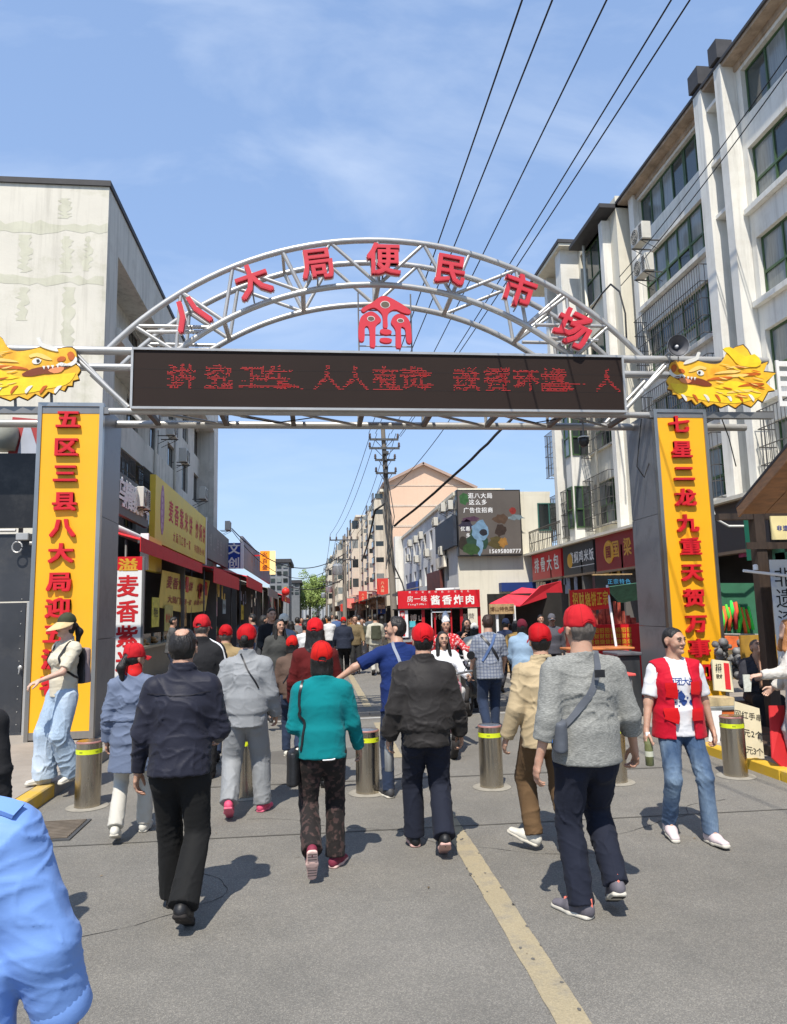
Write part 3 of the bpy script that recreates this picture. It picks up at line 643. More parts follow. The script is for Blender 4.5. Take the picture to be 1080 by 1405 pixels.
def window(parent, o, u, n, w, h, cols=2, rows=1, mf=None, panes=(None,), d=.15, fw=.045, split=None, seed=0, curtain=.3, objects=True, sill=None):
    """window set back d behind the wall face: frame part with pane sub-parts"""
    rn = random.Random(seed*7+int(o[1]*10)+int(o[2]*31)); mf = mf or m_alu
    o, u, n = Vector(o), Vector(u), Vector(n); b = o - n*d
    mb = MB()
    def bar(a0, a1, z0, z1, t=.04):
        p = [b+u*a0+UZ*z0, b+u*a1+UZ*z0, b+u*a1+UZ*z1, b+u*a0+UZ*z1]
        q = [x + n*t for x in p]; s = u.cross(UZ).dot(n)
        mb.add(p+q, [(4, 5, 6, 7), (0, 4, 7, 3), (1, 2, 6, 5), (0, 1, 5, 4), (3, 7, 6, 2)])
    bar(0, w, 0, fw); bar(0, w, h-fw, h); bar(0, fw, fw, h-fw); bar(w-fw, w, fw, h-fw)
    zc = [0, h] if rows == 1 else [0, h*(split or .45), h]
    for k in range(1, cols):
        x = w*k/cols; bar(x-fw*.45, x+fw*.45, fw, h-fw, .05 if k % 2 else .035)
    if rows > 1: bar(fw, w-fw, zc[1]-fw*.6, zc[1]+fw*.6, .055)
    f = mb.build('window', mf, parent)
    if sill:
        mb = MB(); p = o+u*(-.05)-UZ*.06; mb.add([p, p+u*(w+.1), p+u*(w+.1)+n*.10, p+n*.10, p+UZ*.06, p+u*(w+.1)+UZ*.06, p+u*(w+.1)+n*.10+UZ*.06, p+n*.10+UZ*.06], [(0,3,2,1),(4,5,6,7),(0,1,5,4),(1,2,6,5),(2,3,7,6),(3,0,4,7)]); mb.build('sill', sill, f)
    joined = MB(); ms = [m_glass, m_glassdk, m_curtain]
    for i in range(cols):
        for j in range(len(zc)-1):
            r_ = rn.random(); mt = 2 if r_ < curtain else (0 if r_ < curtain+.3 else 1)
            w_, h_ = w/cols-.012, zc[j+1]-zc[j]-.012; cpt = b+u*(w*(i+.5)/cols)+UZ*((zc[j]+zc[j+1])/2)+n*.012
            tw = n*rn.uniform(-.008, .008)                        # panes never sit quite in one plane
            q = [cpt-u*w_/2-UZ*h_/2-tw, cpt+u*w_/2-UZ*h_/2+tw, cpt+u*w_/2+UZ*h_/2+tw*.3, cpt-u*w_/2+UZ*h_/2-tw]
            if u.cross(UZ).dot(n) < 0: q = q[::-1]
            if objects: MB().quad(*q).build('pane', ms[mt], f)
            else: joined.m = mt; joined.quad(*q)
    if not objects: joined.build('pane', ms, f)
    return f
def cage(parent, o, u, n, w, h, dep=.35, step=.11, r=.009, mid=2, mat=None):
    """projecting security cage of welded bars, one part"""
    o, u, n = Vector(o), Vector(u), Vector(n); mb = MB(); a = o + n*dep
    k = 0.0
    while k <= w+1e-6: mb.tube([a+u*k, a+u*k+UZ*h], r, 4, cap=False); k += step
    for z in [0, h]+[h*(i+1)/(mid+1) for i in range(mid)]:
        mb.tube([o+UZ*z, a+UZ*z, a+u*w+UZ*z, o+u*w+UZ*z], r*1.25, 4, cap=False)
    for s in (0, w):
        for i in range(1, 3): mb.tube([o+u*s+n*dep*i/3, o+u*s+n*dep*i/3+UZ*h], r, 4, cap=False)
    return mb.build('window_cage', mat or m_bars, parent)
def ac_mesh():
    mb = MB(); mb.bbox((-.40, -.15, 0), (.40, .15, .56), .015); body = mb.mesh('ac_body', m_ac)
    mb = MB(); mb.lathe([(.23, 0), (.23, .012)], (-.12, -.152, .28), 20, (0, -1, 0)); mb.box((.19, -.158, .06), (.36, -.151, .5)); fan = mb.mesh('ac_fan', m_acdk)
    mb = MB()
    for r_ in (.06, .12, .18, .225):
        mb.tube([(-.12+r_*math.cos(t*math.pi/8), -.170, .28+r_*math.sin(t*math.pi/8)) for t in range(17)], .005, 4, cap=False)
    for t in range(8): a = t*math.pi/4; mb.tube([(-.12, -.170, .28), (-.12+.225*math.cos(a), -.170, .28+.225*math.sin(a))], .004, 4, cap=False)
    for k in range(9): mb.box((.19, -.166, .075+k*.05), (.36, -.159, .085+k*.05))
    gr = mb.mesh('ac_guard', m_ac)
    mb = MB()
    for x in (-.3, .3): mb.box((x-.02, -.18, -.03), (x+.02, .45, 0)); mb.tube([(x, -.15, -.03), (x, .43, -.32)], .012, 4)
    br = mb.mesh('ac_bracket', m_iron); return body, fan, gr, br
ACM = ac_mesh()
def ac(loc, rz, parent_label, s=1.0, group='air conditioners on the facades'):
    o = empty('air_conditioner', loc, parent_label, 'air conditioner', group, rz); o.scale = (s, s, s)
    for me, nm in zip(ACM, ('casing', 'fan', 'guard', 'bracket')):
        c = bpy.data.objects.new(nm, me); COL.objects.link(c); c.parent = o
    return o
# ================================================================ left building
XW, XF_ = -6.45, -5.6
near, far, zr = 19.7, 43.3, 13.72
lb = empty('grey_building', (-12, 30, 0), 'weathered grey three storey building with blank stained end wall behind the left pillar', 'building')
MB().quad((-32, near, 0), (XF_, near, 0), (XF_, near, zr), (-32, near, zr)).build('end_wall', m_oldwall, lb)
rn = random.Random(12)
def patch(x0, y0, x1, y1):
    a, b = AY(x0, y0, near), AY(x1, y1, near); lo, hi = [], []; v = abs(b.z-a.z) > abs(b.x-a.x); n_ = 16
    for i in range(n_+1):
        t = i/n_; j = lambda: rn.uniform(-.09, .09)
        if v: z = a.z+(b.z-a.z)*t; lo.append((a.x+j(), near-.004, z)); hi.append((b.x+j(), near-.004, z))
        else: x = a.x+(b.x-a.x)*t; lo.append((x, near-.004, a.z+j())); hi.append((x, near-.004, b.z+j()))
    mb = MB()
    for i in range(n_): mb.quad(lo[i], hi[i], hi[i+1], lo[i+1])
    mb.build('repair_patch', M('olive_filler', (.57, .55, .43), .9, 0, .1, 1.5, .2, 14, streak=.35, dirt=((.62, .59, .5), .8, 1.6)), lb)
for q in ((84, 272, 95, 300), (86, 324, 97, 374), (30, 322, 40, 374), (88, 394, 98, 476), (26, 394, 36, 440), (-40, 302, 148, 321), (-40, 377, 142, 391), (118, 324, 124, 372)): patch(*q)
mb = MB(); mb.quad((XF_, near, 0), (XF_, near+1.1, 0), (XF_, near+1.1, zr-1.5), (XF_, near, zr-1.5)); mb.quad((XF_, near, zr-1.5), (XF_, far, zr-1.5), (XF_, far, zr), (XF_, near, zr))
mb.quad((XF_, far, 0), (XW, far, 0), (XW, far, zr), (XF_, far, zr)); mb.quad((XF_, far-1.6, 0), (XF_, far, 0), (XF_, far, zr-1.5), (XF_, far-1.6, zr-1.5)); mb.quad((XW, far-1.6, 0), (XF_, far-1.6, 0), (XF_, far-1.6, zr-1.5), (XW, far-1.6, zr-1.5))
mb.quad((XW, near+1.1, 0), (XF_, near+1.1, 0), (XF_, near+1.1, zr-1.5), (XW, near+1.1, zr-1.5))
mb.quad((XF_, near, zr-1.5), (XW, near, zr-1.5), (XW, far, zr-1.5), (XF_, far, zr-1.5)); mb.build('roof_parapet', m_leftwall, lb)
MB().box((-32, near-.06, zr), (XF_+.05, far, zr+.16)).build('roof', m_roofdk, lb)
ops = []; wins = []
for fz in (4.9, 8.0, 10.6):
    y = near+2.3
    while y < far-3: ops.append((y-near-1.1, y-near-1.1+1.7, fz, fz+1.55)); wins.append((y, fz)); y += 3.6
wall_open(lb, 'wall', (XW, near+1.1, 0), UY, UX, far-near-2.7, zr-1.5, ops, m_leftwall, .2)
for i, (y, fz) in enumerate(wins): window(lb, (XW, y, fz), UY, UX, 1.7, 1.55, 3, 1, M('old_brown_frame', (.14, .12, .10), .6, .1), seed=i, curtain=.1, objects=y < 34)
# balcony bands standing out from the wall, floors and lower canopy
mb = MB(); mb.box((XW+.003, near+1.1, 6.75), (XF_-.02, 30.5, 7.65)); mb.box((XW+.003, near+1.1, 9.7), (XF_+.12, 29.2, 10.05)); mb.build('balcony_band', m_leftwall, lb)
for k, (px, py) in enumerate(((212, 640), (240, 600))):
    p = AX(px, py, XF_); MB().tube([(XF_+.03, p.y, 3.6), (XF_+.03, p.y, zr-1.6)], .055, 8).build('drainpipe', m_leftwall, lb, smooth=True)
for k, (px, py, X, t) in enumerate(((236, 592, XF_+.2, 'upper'), (253, 628, XF_+.25, 'middle'), (279, 678, XF_+.35, 'lowest'), (194, 690, -4.95, 'near'))):
    p = AX(px, py+8, X)
    ac(p, R(90), {'upper': 'air conditioner high on the grey left facade, just under the gate beam', 'middle': 'air conditioner on the grey left facade below and right of the highest one', 'lowest': 'air conditioner on a long bracket above the yellow shop sign', 'near': 'air conditioner beside the barred window left of the yellow shop sign'}[t], 1.05)
# barred balcony by the pillar
for k, (pa, pb) in enumerate((((163, 618), (180, 700)), ((193, 640), (216, 705)))):
    a, b = AX(pa[0], pa[1], -5.5), AX(pb[0], pb[1], -5.5); c_ = AX(pa[0], pb[1]-8, -5.5)
    zz0 = min(a.z, c_.z); cage(lb, (-5.62, min(a.y, b.y), zz0), UY, UX, abs(b.y-a.y), abs(a.z-c_.z), .22, .14, .014, 2)
    window(lb, (-5.60, min(a.y, b.y)+.05, zz0+.05), UY, UX, abs(b.y-a.y)-.1, abs(a.z-c_.z)-.1, 3, 1, M('old_brown_frame', (.14, .12, .10)), d=-.01, curtain=0, objects=False)
# low ground floor wall, interior shade put into its near-black colour
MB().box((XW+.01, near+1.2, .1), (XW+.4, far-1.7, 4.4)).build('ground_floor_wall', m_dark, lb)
# ================================================================ right building B (white flats with green windows)
S = 1.10; XB = 11.0
Z = lambda z: 1.78+(z-1.78)*S
rb = empty('flats_building', (16, 12, 0), 'white block of flats with green framed windows towering over the right pillar', 'building')
ys, ye, ztop = 1.0, 22.4, Z(14.35)
rows = [(12.92, 14.12), (10.72, 12.15), (8.50, 9.96), (6.30, 7.78), (4.40, 5.70)]
secs = [(3.0, 10.2), (11.0, 15.95), (17.75, 22.0)]               # window runs between the piers
ops = []
for (a, b) in secs:
    for (z0, z1) in rows: ops.append((a-ys, b-ys, Z(z0), Z(z1)))
wall_open(rb, 'wall', (XB, ys, 0), UY, -UX, ye-ys, ztop, ops, m_facade, .22)
MB().quad((XB, ye, 0), (XB+14, ye, 0), (XB+14, ye, ztop), (XB, ye, ztop)).build('end_wall', m_facade, rb)
mb = MB(); mb.box((XB-.38, ys, ztop), (XB+14, ye+.3, ztop+.08)); mb.build('eave', m_brownsoffit, rb)
mb = MB(); mb.box((XB-.44, ys, ztop+.08), (XB+14, ye+.36, ztop+.16)); mb.build('roof', m_roofdk, rb)
mb = MB(); mb.box((XB-.06, ys, ztop-.15), (XB-.003, 16.2, ztop)); mb.box((XB-.06, 17.6, ztop-.15), (XB-.003, ye, ztop)); mb.build('frieze', m_brownsoffit, rb)
k = 0
for (a, b) in secs:
    for ri_, (z0, z1) in enumerate(rows):
        z0, z1 = Z(z0), Z(z1); n_ = 3 if b-a < 5 else 4 if b-a < 6 else 5; wd = (b-a)/n_
        for i in range(n_):
            k += 1; window(rb, (XB, a+i*wd+.01, z0), UY, -UX, wd-.02, z1-z0, 2, 1 if ri_ == 0 else 2, m_green, d=.16, fw=.055, split=.42, seed=k, curtain=.5, objects=True)
        if ri_ > 0: MB().box((XB-.16, a-.15, z0-.16), (XB-.004, b+.15, z0-.02)).build('ledge', m_facade, rb)
for (a, b) in ((16.15, 16.45), (17.1, 17.5)):
    MB().box((XB-.42, a, 3.9), (XB-.003, b, ztop+.1)).build('pier', m_facade, rb)
    MB().box((XB-.50, a-.05, ztop+.222), (XB-.05, b+.05, ztop+.75)).build('chimney', m_roofdk, rb)
for z in (15.0, 13.4, 11.9): MB().box((XB-.30, 16.452, z), (XB-.01, 17.098, z+.10)).build('tie', m_facade, rb)
for y_ in (10.6, 16.8): MB().tube([(XB-.12, y_, 4.1), (XB-.12, y_, ztop-.1)], .05, 8).build('drainpipe', m_white, rb, smooth=True)
MB().box((XB-.14, 22.05, 3.9), (XB-.003, 22.4, ztop)).build('pier', m_facade, rb)
cage(rb, (XB, 17.85, Z(8.5)-.1), UY, -UX, 4.1, Z(9.96)-Z(8.5)+.35, .45, .13, .012, 3)
cage(rb, (XB, 11.1, Z(4.4)-.1), UY, -UX, 4.8, 1.75, .45, .13, .012, 3)
cage(rb, (XB, 17.9, Z(4.4)-.1), UY, -UX, 4.0, 1.75, .45, .13, .012, 3)
cage(rb, (XB, 17.85, Z(6.3)-.1), UY, -UX, 4.1, Z(7.78)-Z(6.3)+.2, .40, .13, .012, 3)
# ================================================================ cream flats further on (C)
XC = 10.6
cb = empty('cream_flats_building', (15, 28, 0), 'cream block of flats with barred bay windows above the red shop signs', 'building')
yc0, yc1 = 22.8, 30.7; zc = AY(797, 352, 27.2).z
ops = []; rowsC = [(4.75, 6.35), (7.55, 9.15), (10.35, 11.95), (13.1, zc-.45)]
for (a, b) in ((24.0, 26.3), (27.7, 28.9), (29.4, 30.6)):
    for r_ in rowsC: ops.append((a-yc0, b-yc0, r_[0], r_[1]))
wall_open(cb, 'wall', (XC, yc0, 0), UY, -UX, yc1-yc0, zc, ops, m_cream, .2)
MB().quad((XC, yc1, 0), (XC+9, yc1, 0), (XC+9, yc1, zc), (XC, yc1, zc)).build('far_wall', m_cream, cb)
MB().box((XC-.02, yc0, 3.9), (XC+8, yc0+.02, zc)).build('near_wall', m_cream, cb)
for i, (a, b) in enumerate(((24.0, 26.3), (27.7, 28.9), (29.4, 30.6))):
    for j, r_ in enumerate(rowsC):
        window(cb, (XC, a, r_[0]), UY, -UX, b-a, r_[1]-r_[0], 3 if b-a > 2 else 2, 2, m_green, seed=i*5+j, curtain=.3, sill=m_cream)
# projecting bays with a camera-facing wall
for (ya, yb, xo, zt) in ((26.5, 27.1, .75, zc-.0), (28.95, 29.3, .5, zc), (23.4, 23.7, .3, zc-.6)):
    MB().box((XC-xo, ya, 3.95), (XC-.003, yb, zt)).build('bay_pier', m_cream if xo > 1 else m_facade, cb)
for j, z in enumerate((4.75, 7.55, 10.35)):
    window(cb, (XC-.76, 26.52, z), UY, -UX, .55, 1.6, 1, 2, m_green, d=-.005, seed=90+j, curtain=.2)
    window(cb, (XC-.70, 26.5, z), UX, -UY, .6, 1.6, 2, 2, m_green, d=-.005, seed=80+j, curtain=.2)
mb = MB(); mb.box((XC-.95, 26.1, zc), (XC+6, yc1+.2, zc+.14)); mb.box((XC-.6, yc0, zc-.45), (XC+6, 25.9, zc-.3)); mb.build('roof', m_roofdk, cb)
MB().box((XC-.90, 26.15, zc-.12), (XC+6, yc1+.15, zc-.002)).build('eave', m_cream, cb)
for (y_, z_) in ((27.7, 4.6), (29.4, 4.6), (24.0, 4.6), (29.4, 7.4), (27.7, 10.2), (24.0, 7.4)):
    cage(cb, (XC, y_-.05, z_), UY, -UX, 2.4 if y_ == 24 else 1.3, 1.9, .4, .12, .011, 3)
MB().tube([(XC-.2, 25.4, 4), (XC-.2, 25.4, zc-.5)], .06, 8).build('drainpipe', m_cream, cb, smooth=True)
ac(AX(880, 335, XC-.35), R(-90), 'upper air conditioner on the cream flats next to the white building corner', 1.0)
ac(AX(884, 378, XC-.35), R(-90), 'lower air conditioner on the cream flats next to the white building corner', 1.0)
# balcony with railing above the bun shop sign
o = empty('balcony_railing', (9.4, 29, 3.95), 'grey iron balcony railing above the left red shop sign', 'railing')
mb = MB()
for i in range(19): y = 26.3+i*.22; mb.tube([(9.2, y, 3.95), (9.2, y, 4.95)], .012, 4)
for z in (3.97, 4.5, 4.95): mb.tube([(9.2, 26.3, z), (9.2, 30.3, z)], .018, 5)
for i in range(6): mb.tube([(9.2+i*.2, 30.3, 3.95), (9.2+i*.2, 30.3, 4.95)], .012, 4)
mb.build('bars', m_bars, o); MB().tube([(9.2, 26.3, 5.0), (9.2, 30.3, 5.0)], .025, 6).build('handrail', m_bars, o)
# ================================================================ middle building D (cream end wall with LED screen)
YD = 30.3
d0, d1 = AY(626, 700, YD), AY(775, 700, YD); zd = AY(735, 676, YD).z
db = empty('screen_building', (8, 33, 0), 'low cream building carrying the large advertising screen, air conditioners along its side', 'building')
MB().quad((d0.x, YD, 0), (10.2, YD, 0), (10.2, YD, zd), (d0.x, YD, zd)).build('end_wall', m_cream, db)
yD2 = 50.0
ops = []; 
for r_ in ((3.1, 4.1), (4.9, 5.9)):
    y = YD+2.2
    while y < yD2-1.5: ops.append((y-YD, y-YD+.9, r_[0], r_[1])); y += 2.1
wall_open(db, 'side_wall', (d0.x, YD, 0), UY, -UX, yD2-YD, zd-.1, ops, m_facadelow, .15)
for i, p in enumerate(ops): window(db, (d0.x, YD+p[0], p[2]), UY, -UX, p[1]-p[0], p[3]-p[2], 2, 1, m_alu, seed=i, objects=False)
MB().box((d0.x-.12, YD-.003, zd-.10), (10.22, yD2, zd+.05)).build('roof', m_cream, db)
MB().box((d0.x+.2, YD+.4, zd+.055), (AY(690, 670, YD).x, YD+6, zd+.28)).build('roof_upstand', m_cream, db)
MB().box((d0.x-.55, yD2-.9, 0), (d0.x-.003, yD2, zd+.1)).build('end_fin', m_facade, db)
k = 0; ACP = ((607, 703), (597, 722), (577, 740), (562, 750), (606, 762), (617, 700), (585, 764), (571, 772), (560, 770), (570, 745))
for (px, py) in ((607, 703), (597, 722), (577, 740), (562, 750), (606, 762), (617, 700), (585, 764), (571, 772), (560, 770), (570, 745)):
    p = AX(px, py, d0.x-.2); k += 1
    up_ = py < 756; nth = sum(1 for a, b in ACP if (b < 756) == up_ and a > px); ac(p, R(-90), '%s air conditioner from the advertising screen in the %s row on the side wall' % ('first second third fourth fifth sixth seventh'.split()[nth], 'upper' if up_ else 'lower'), .72, 'air conditioners along the side of the screen building')
# LED advertising screen
a, b, c, d = AY(626, 672, YD-.35), AY(714, 672, YD-.35), AY(717, 762, YD-.35), AY(629, 763, YD-.35)
x0, x1, z0, z1 = (a.x+d.x)/2, (b.x+c.x)/2, (c.z+d.z)/2, (a.z+b.z)/2
sc = empty('advertising_screen', (x0, YD-.2, z0), 'large dark advertising screen with pale characters and a phone number on the cream end wall', 'advertising screen')
MB().box((x0, YD-.35, z0), (x1, YD-.02, z1)).build('housing', m_black, sc)
m_scr = M('screen_face', (.085, .072, .064), .45, 0, .15, .8, 0, emit=((.30, .27, .25), .06))
MB().box((x0+.05, YD-.362, z0+.05), (x1-.05, YD-.352, z1-.05)).build('screen', m_scr, sc)
mb = MB(); W_ = x1-x0; H_ = z1-z0; m_scrt = M('screen_text', (.5, .5, .5), .5, 0, .05, 3, 0, emit=((.75, .75, .75), .30)); yy = YD-.366
write(mb, '逛八大局', (x0+W_*.37, yy, z0+H_*.91), UX, UZ, .25); write(mb, '这么多', (x0+W_*.33, yy, z0+H_*.81), UX, UZ, .25); write(mb, '广告位招商', (x0+W_*.33, yy, z0+H_*.69), UX, UZ, .24)
write(mb, '15695808777', (x0+W_*.72, yy, z0+H_*.07), UX, UZ, .24, .128); write(mb, '优惠', (x0+W_*.12, yy, z0+H_*.41), UX, UZ, .20); write(mb, '多', (x0+W_*.16, yy, z0+H_*.31), UX, UZ, .2)
mb.build('lettering', m_scrt, sc)
# picture on the screen: market stall scene in flat shapes of colour
rn = random.Random(5)
def blob(cx_, cz_, rx, rz, col, em_, j=.12, n=16, dy=0.0, nm='picture_shape'):
    pts = [(math.cos(t*2*math.pi/n)*rx*(1+rn.uniform(-j, j)), math.sin(t*2*math.pi/n)*rz*(1+rn.uniform(-j, j))) for t in range(n)]
    mm = M('screen_%02x%02x%02x' % col, srgb(*[c_*.62 for c_ in col]), .5, 0, .35, 6, 0, emit=(srgb(*col), em_*.5))
    MB().prism(pts, (x0+W_*cx_, yy+.003-dy, z0+H_*cz_), UX, UZ, -.0008).build(nm, mm, sc)
blob(.11, .86, .2, .26, (70, 130, 70), .15, .2); blob(.20, .55, .42, .12, (110, 70, 100), .12, .3); blob(.14, .46, .30, .22, (60, 52, 80), .12, .3)
blob(.30, .25, .42, .5, (52, 92, 72), .12, .2, dy=.0006); blob(.35, .38, .36, .42, (140, 180, 215), .30, .2, dy=.0012); blob(.40, .35, .17, .14, (50, 48, 62), .1, .1, dy=.0018)
blob(.33, .15, .16, .38, (150, 190, 225), .3, .2, dy=.0020); blob(.68, .55, .32, .2, (112, 84, 64), .15, .3, dy=.0006); blob(.66, .38, .22, .28, (74, 54, 44), .1, .3, dy=.0012)
blob(.60, .2, .36, .26, (110, 96, 50), .15, .3, dy=.0018); blob(.70, .2, .2, .2, (196, 140, 62), .3, .3, dy=.0024); blob(.87, .68, .14, .16, (170, 52, 44), .3, .2, dy=.0006); blob(.92, .58, .32, .13, (150, 170, 180), .2, .4, dy=.0003)
blob(.2, .1, .34, .26, (66, 104, 50), .15, .2, dy=.0024); blob(.08, .2, .2, .3, (64, 52, 40), .1, .2, dy=.0003)
# coloured shopfront strip below the screen and on the side
for i, (px, py, w_, h_, col) in enumerate(((606, 772, 1.1, .5, (214, 206, 190)), (597, 800, 2.0, 1.1, (98, 52, 44)), (612, 735, 2.3, 1.3, (44, 50, 62)), (566, 806, 2.2, .6, (40, 62, 120)))):
    p = AX(px, py, d0.x-.12); o = MB().box((d0.x-.22, p.y-w_, p.z-h_/2), (d0.x-.08, p.y+w_, p.z+h_/2)).build('shop_sign', plain('shopboard%d' % i, col, var=.4, vs=3), label=('pale strip sign below the air conditioners of the screen building', 'brown patterned shop board on the side of the screen building', 'dark glass panel sign high on the side of the screen building', 'blue shop board low on the side of the screen building')[i], cat='sign')
# window with green pane on the wall right of the screen
q = AY(743, 722, YD); window(db, (q.x-.15, YD, q.z-.2), UX, -UY, 1.0, 1.2, 2, 1, M('teal_frame', (.03, .12, .10)), d=-.02, curtain=.6)
MB().box((AY(722, 800, YD).x-1.2, YD-.5, AY(722, 808, YD).z-.1), (AY(752, 800, YD).x, YD-.03, AY(722, 801, YD).z+.05)).build('shop_sign', plain('blue_board', (24, 50, 110)), label='blue shop board below the advertising screen', cat='sign')
# ================================================================ peach gable building and the long row beyond
YG = 52
def gpt(x, y): return AY(x, y, YG)
gb = empty('gable_building', (9, 60, 0), 'tall peach gabled block of flats behind the utility pole', 'building')
e0, ap, e1 = gpt(533, 662), gpt(580, 637), gpt(640, 668)
xl = gpt(533, 700).x; xr = gpt(650, 700).x
mb = MB(); mb.add([(xl, YG, 0), (xr, YG, 0), (xr, YG, e1.z), (ap.x, YG, ap.z), (xl, YG, e0.z)], [(0, 1, 2, 3, 4)]); mb.build('gable_wall', m_peach, gb)
mb = MB()
for A, B in (((xl-.4, e0.z-.15), (ap.x, ap.z)), ((ap.x, ap.z), (xr+.3, e1.z-.15))):
    mb.slab((A[0], YG-.35, A[1]+.12), (B[0], YG-.35, B[1]+.12), (B[0], YG+18, B[1]+.12), (A[0], YG+18, A[1]+.12), .18)
mb.build('roof', M('peach_roof', (.42, .30, .24), .9, 0, .1, 2), gb)
mb = MB()
for yy_ in (667, 695, 723, 751, 779):
    z = gpt(560, yy_).z; mb.box((xl+.01, YG-.03, z), (xr, YG-.003, z+.06 if yy_ not in (695, 723) else z+.14))
mb.build('string_course', M('pale_course', (.62, .50, .40)), gb)
def row_block(y0, y1, X, zt, label, floors, mat, bay=3.2, seed=0):
    o = empty('apartment_block', (X+4, (y0+y1)/2, 0), label, 'building', 'old flats along the far right side of the street'); rn_ = random.Random(seed)
    mb = MB(); mb.box((X, y0, 0), (X+9, y1, zt)); mb.build('wall', mat, o)
    MB().box((X-.35, y0-.1, zt), (X+9, y1, zt+.2)).build('roof', m_cream, o)
    fh = (zt-3.4)/floors; y = y0+.5; i = 0
    while y < y1-bay*.6:
        dp = .75 if i % 2 == 0 else .0
        if dp:
            MB().box((X-dp, y, 3.4), (X-.004, y+bay*.62, zt-.5)).build('bay', mat, o)
        for f in range(floors):
            z = 3.4+f*fh+.35; w_ = bay*.5
            if dp:
                mb = MB(); mb.box((X-dp-.10, y+.1, z+.35), (X-dp-.003, y+.1+w_, z+fh*.72)); mb.build('window_cage', m_bars, o)
                MB().quad((X-dp-.104, y+.17, z+.42), (X-dp-.104, y+.17, z+fh*.66), (X-dp-.104, y+.05+w_, z+fh*.66), (X-dp-.104, y+.05+w_, z+.42)).build('window', (m_glass, m_glassdk, m_curtain)[rn_.randrange(3)], o)
                MB().quad((X-dp+.08, y-.004, z+.42), (X-.1, y-.004, z+.42), (X-.1, y-.004, z+fh*.66), (X-dp+.08, y-.004, z+fh*.66)).build('window', (m_glass, m_glassdk, m_curtain)[rn_.randrange(3)], o)
            else:
                MB().box((X-.5, y+.1, z+.3), (X-.004, y+.2+w_*.8, z+fh*.70)).build('window_cage', m_bars if rn_.random() < .5 else m_alu, o)
                MB().quad((X-.504, y+.17, z+.37), (X-.504, y+.17, z+fh*.64), (X-.504, y+.13+w_*.8, z+fh*.64), (X-.504, y+.13+w_*.8, z+.37)).build('window', (m_glass, m_glassdk, m_curtain)[rn_.randrange(3)], o)
                MB().quad((X-.45, y+.096, z+.37), (X-.05, y+.096, z+.37), (X-.05, y+.096, z+fh*.64), (X-.45, y+.096, z+fh*.64)).build('window', m_glassdk, o)
        y += bay; i += 1
    return o
m_old2 = M('pale_cream_old_wall', (.62, .56, .46), .9, 0, .1, .5, .2, 12, streak=.5, dirt=((.34, .3, .25), .5, .8))  # pale cream walls of the far flats
X5 = xl-.2
row_block(52.5, 68, X5, e0.z-.6, 'first weathered block of flats with caged bays behind the utility pole', 6, m_old2, seed=1)
row_block(70, 92, X5-.8, 10.9, 'second block of flats in the far row on the right', 4, m_old2, seed=2)
row_block(95, 122, X5-1.4, 11.0, 'third block of flats in the far row on the right', 4, m_old2, seed=3)
row_block(126, 160, X5-2.0, 11.4, 'farthest block of flats at the end of the street on the right', 4, m_old2, 4.0, seed=4)
# far left blocks and the mast-like grid structure at the end of the street
def far_block(px0, px1, pytop, Y, label, mat, cols, rows_):
    a, b = AY(px0, pytop, Y), AY(px1, pytop, Y); o = empty('apartment_block', ((a.x+b.x)/2, Y, 0), label, 'building')
    MB().box((a.x, Y, 0), (b.x, Y+14, a.z)).build('wall', mat, o); MB().box((a.x-.2, Y-.3, a.z), (b.x+.4, Y+14, a.z+.5)).build('roof', m_roofdk, o)
    w_ = (b.x-a.x)/cols; h_ = (a.z-5)/rows_
    for i in range(cols):
        for j in range(rows_): MB().box((a.x+w_*(i+.15), Y-.12, 5+h_*(j+.25)), (a.x+w_*(i+.85), Y-.003, 5+h_*(j+.75))).build('window', (m_glassdk, m_glass, m_curtain)[(i+j) % 3], o)
    return o
far_block(370, 396, 772, 105, 'distant grey flats with flat roof rising over the left stalls', M('far_grey', (.22, .23, .24), .9), 3, 4)
far_block(396, 411, 800, 130, 'lower distant grey building right of the grey flats', M('far_grey2', (.16, .17, .18), .9), 2, 3)
o = empty('distant_scaffold_building', (AY(430, 808, 260).x, 260, 0), 'pale grey building with vertical ribs at the end of the street', 'building')
a, b = AY(396, 812, 260), AY(470, 810, 260)
MB().box((a.x, 260, 0), (b.x, 275, a.z)).build('wall', M('far_pale_wall', (.40, .42, .44), .95), o)  # plain pale grey wall, darker grey ribs
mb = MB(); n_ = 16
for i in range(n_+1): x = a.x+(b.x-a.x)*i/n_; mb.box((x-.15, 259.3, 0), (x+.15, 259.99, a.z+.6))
mb.build('ribs', M('far_grey_rib', (.22, .23, .25), .9), o)
# ---------------------------------------------------------------- left side shops, awnings, signs
# yellow fascia sign
XS = -5.0
def side_sign(name, label, X, pa, pb, zlo, zhi, mat, t=.18, side=1, cat='sign', parent_empty=True):
    """sign box lying along the street on plane X; pa, pb photo points giving its two ends"""
    ya, yb = AX(*pa, X).y, AX(*pb, X).y
    if ya > yb: ya, yb = yb, ya
    r_ = empty(name, (X-side*t/2, (ya+yb)/2, zlo), label, cat)
    MB().box((min(X, X-side*t), ya, zlo), (max(X, X-side*t), yb, zhi)).build('board', mat, r_)
    return r_, ya, yb
s, ya, yb = side_sign('shop_sign', 'long yellow fascia sign with red lettering and purple corn mascot on the left shops', XS, (213, 700), (282, 745), 4.15, 6.3, m_yelsign)
mb = MB(); write(mb, '麦香紫米饼', (XS+.004, ya+4.7, 5.45), -UY*-1, UZ, .82, 1.05, 0, .03); write(mb, '炒焖饼', (XS+.004, ya+9.4, 5.45), UY, UZ, .82, 1.0, 0, .03)
mb.build('red_lettering', m_txt_red, s)
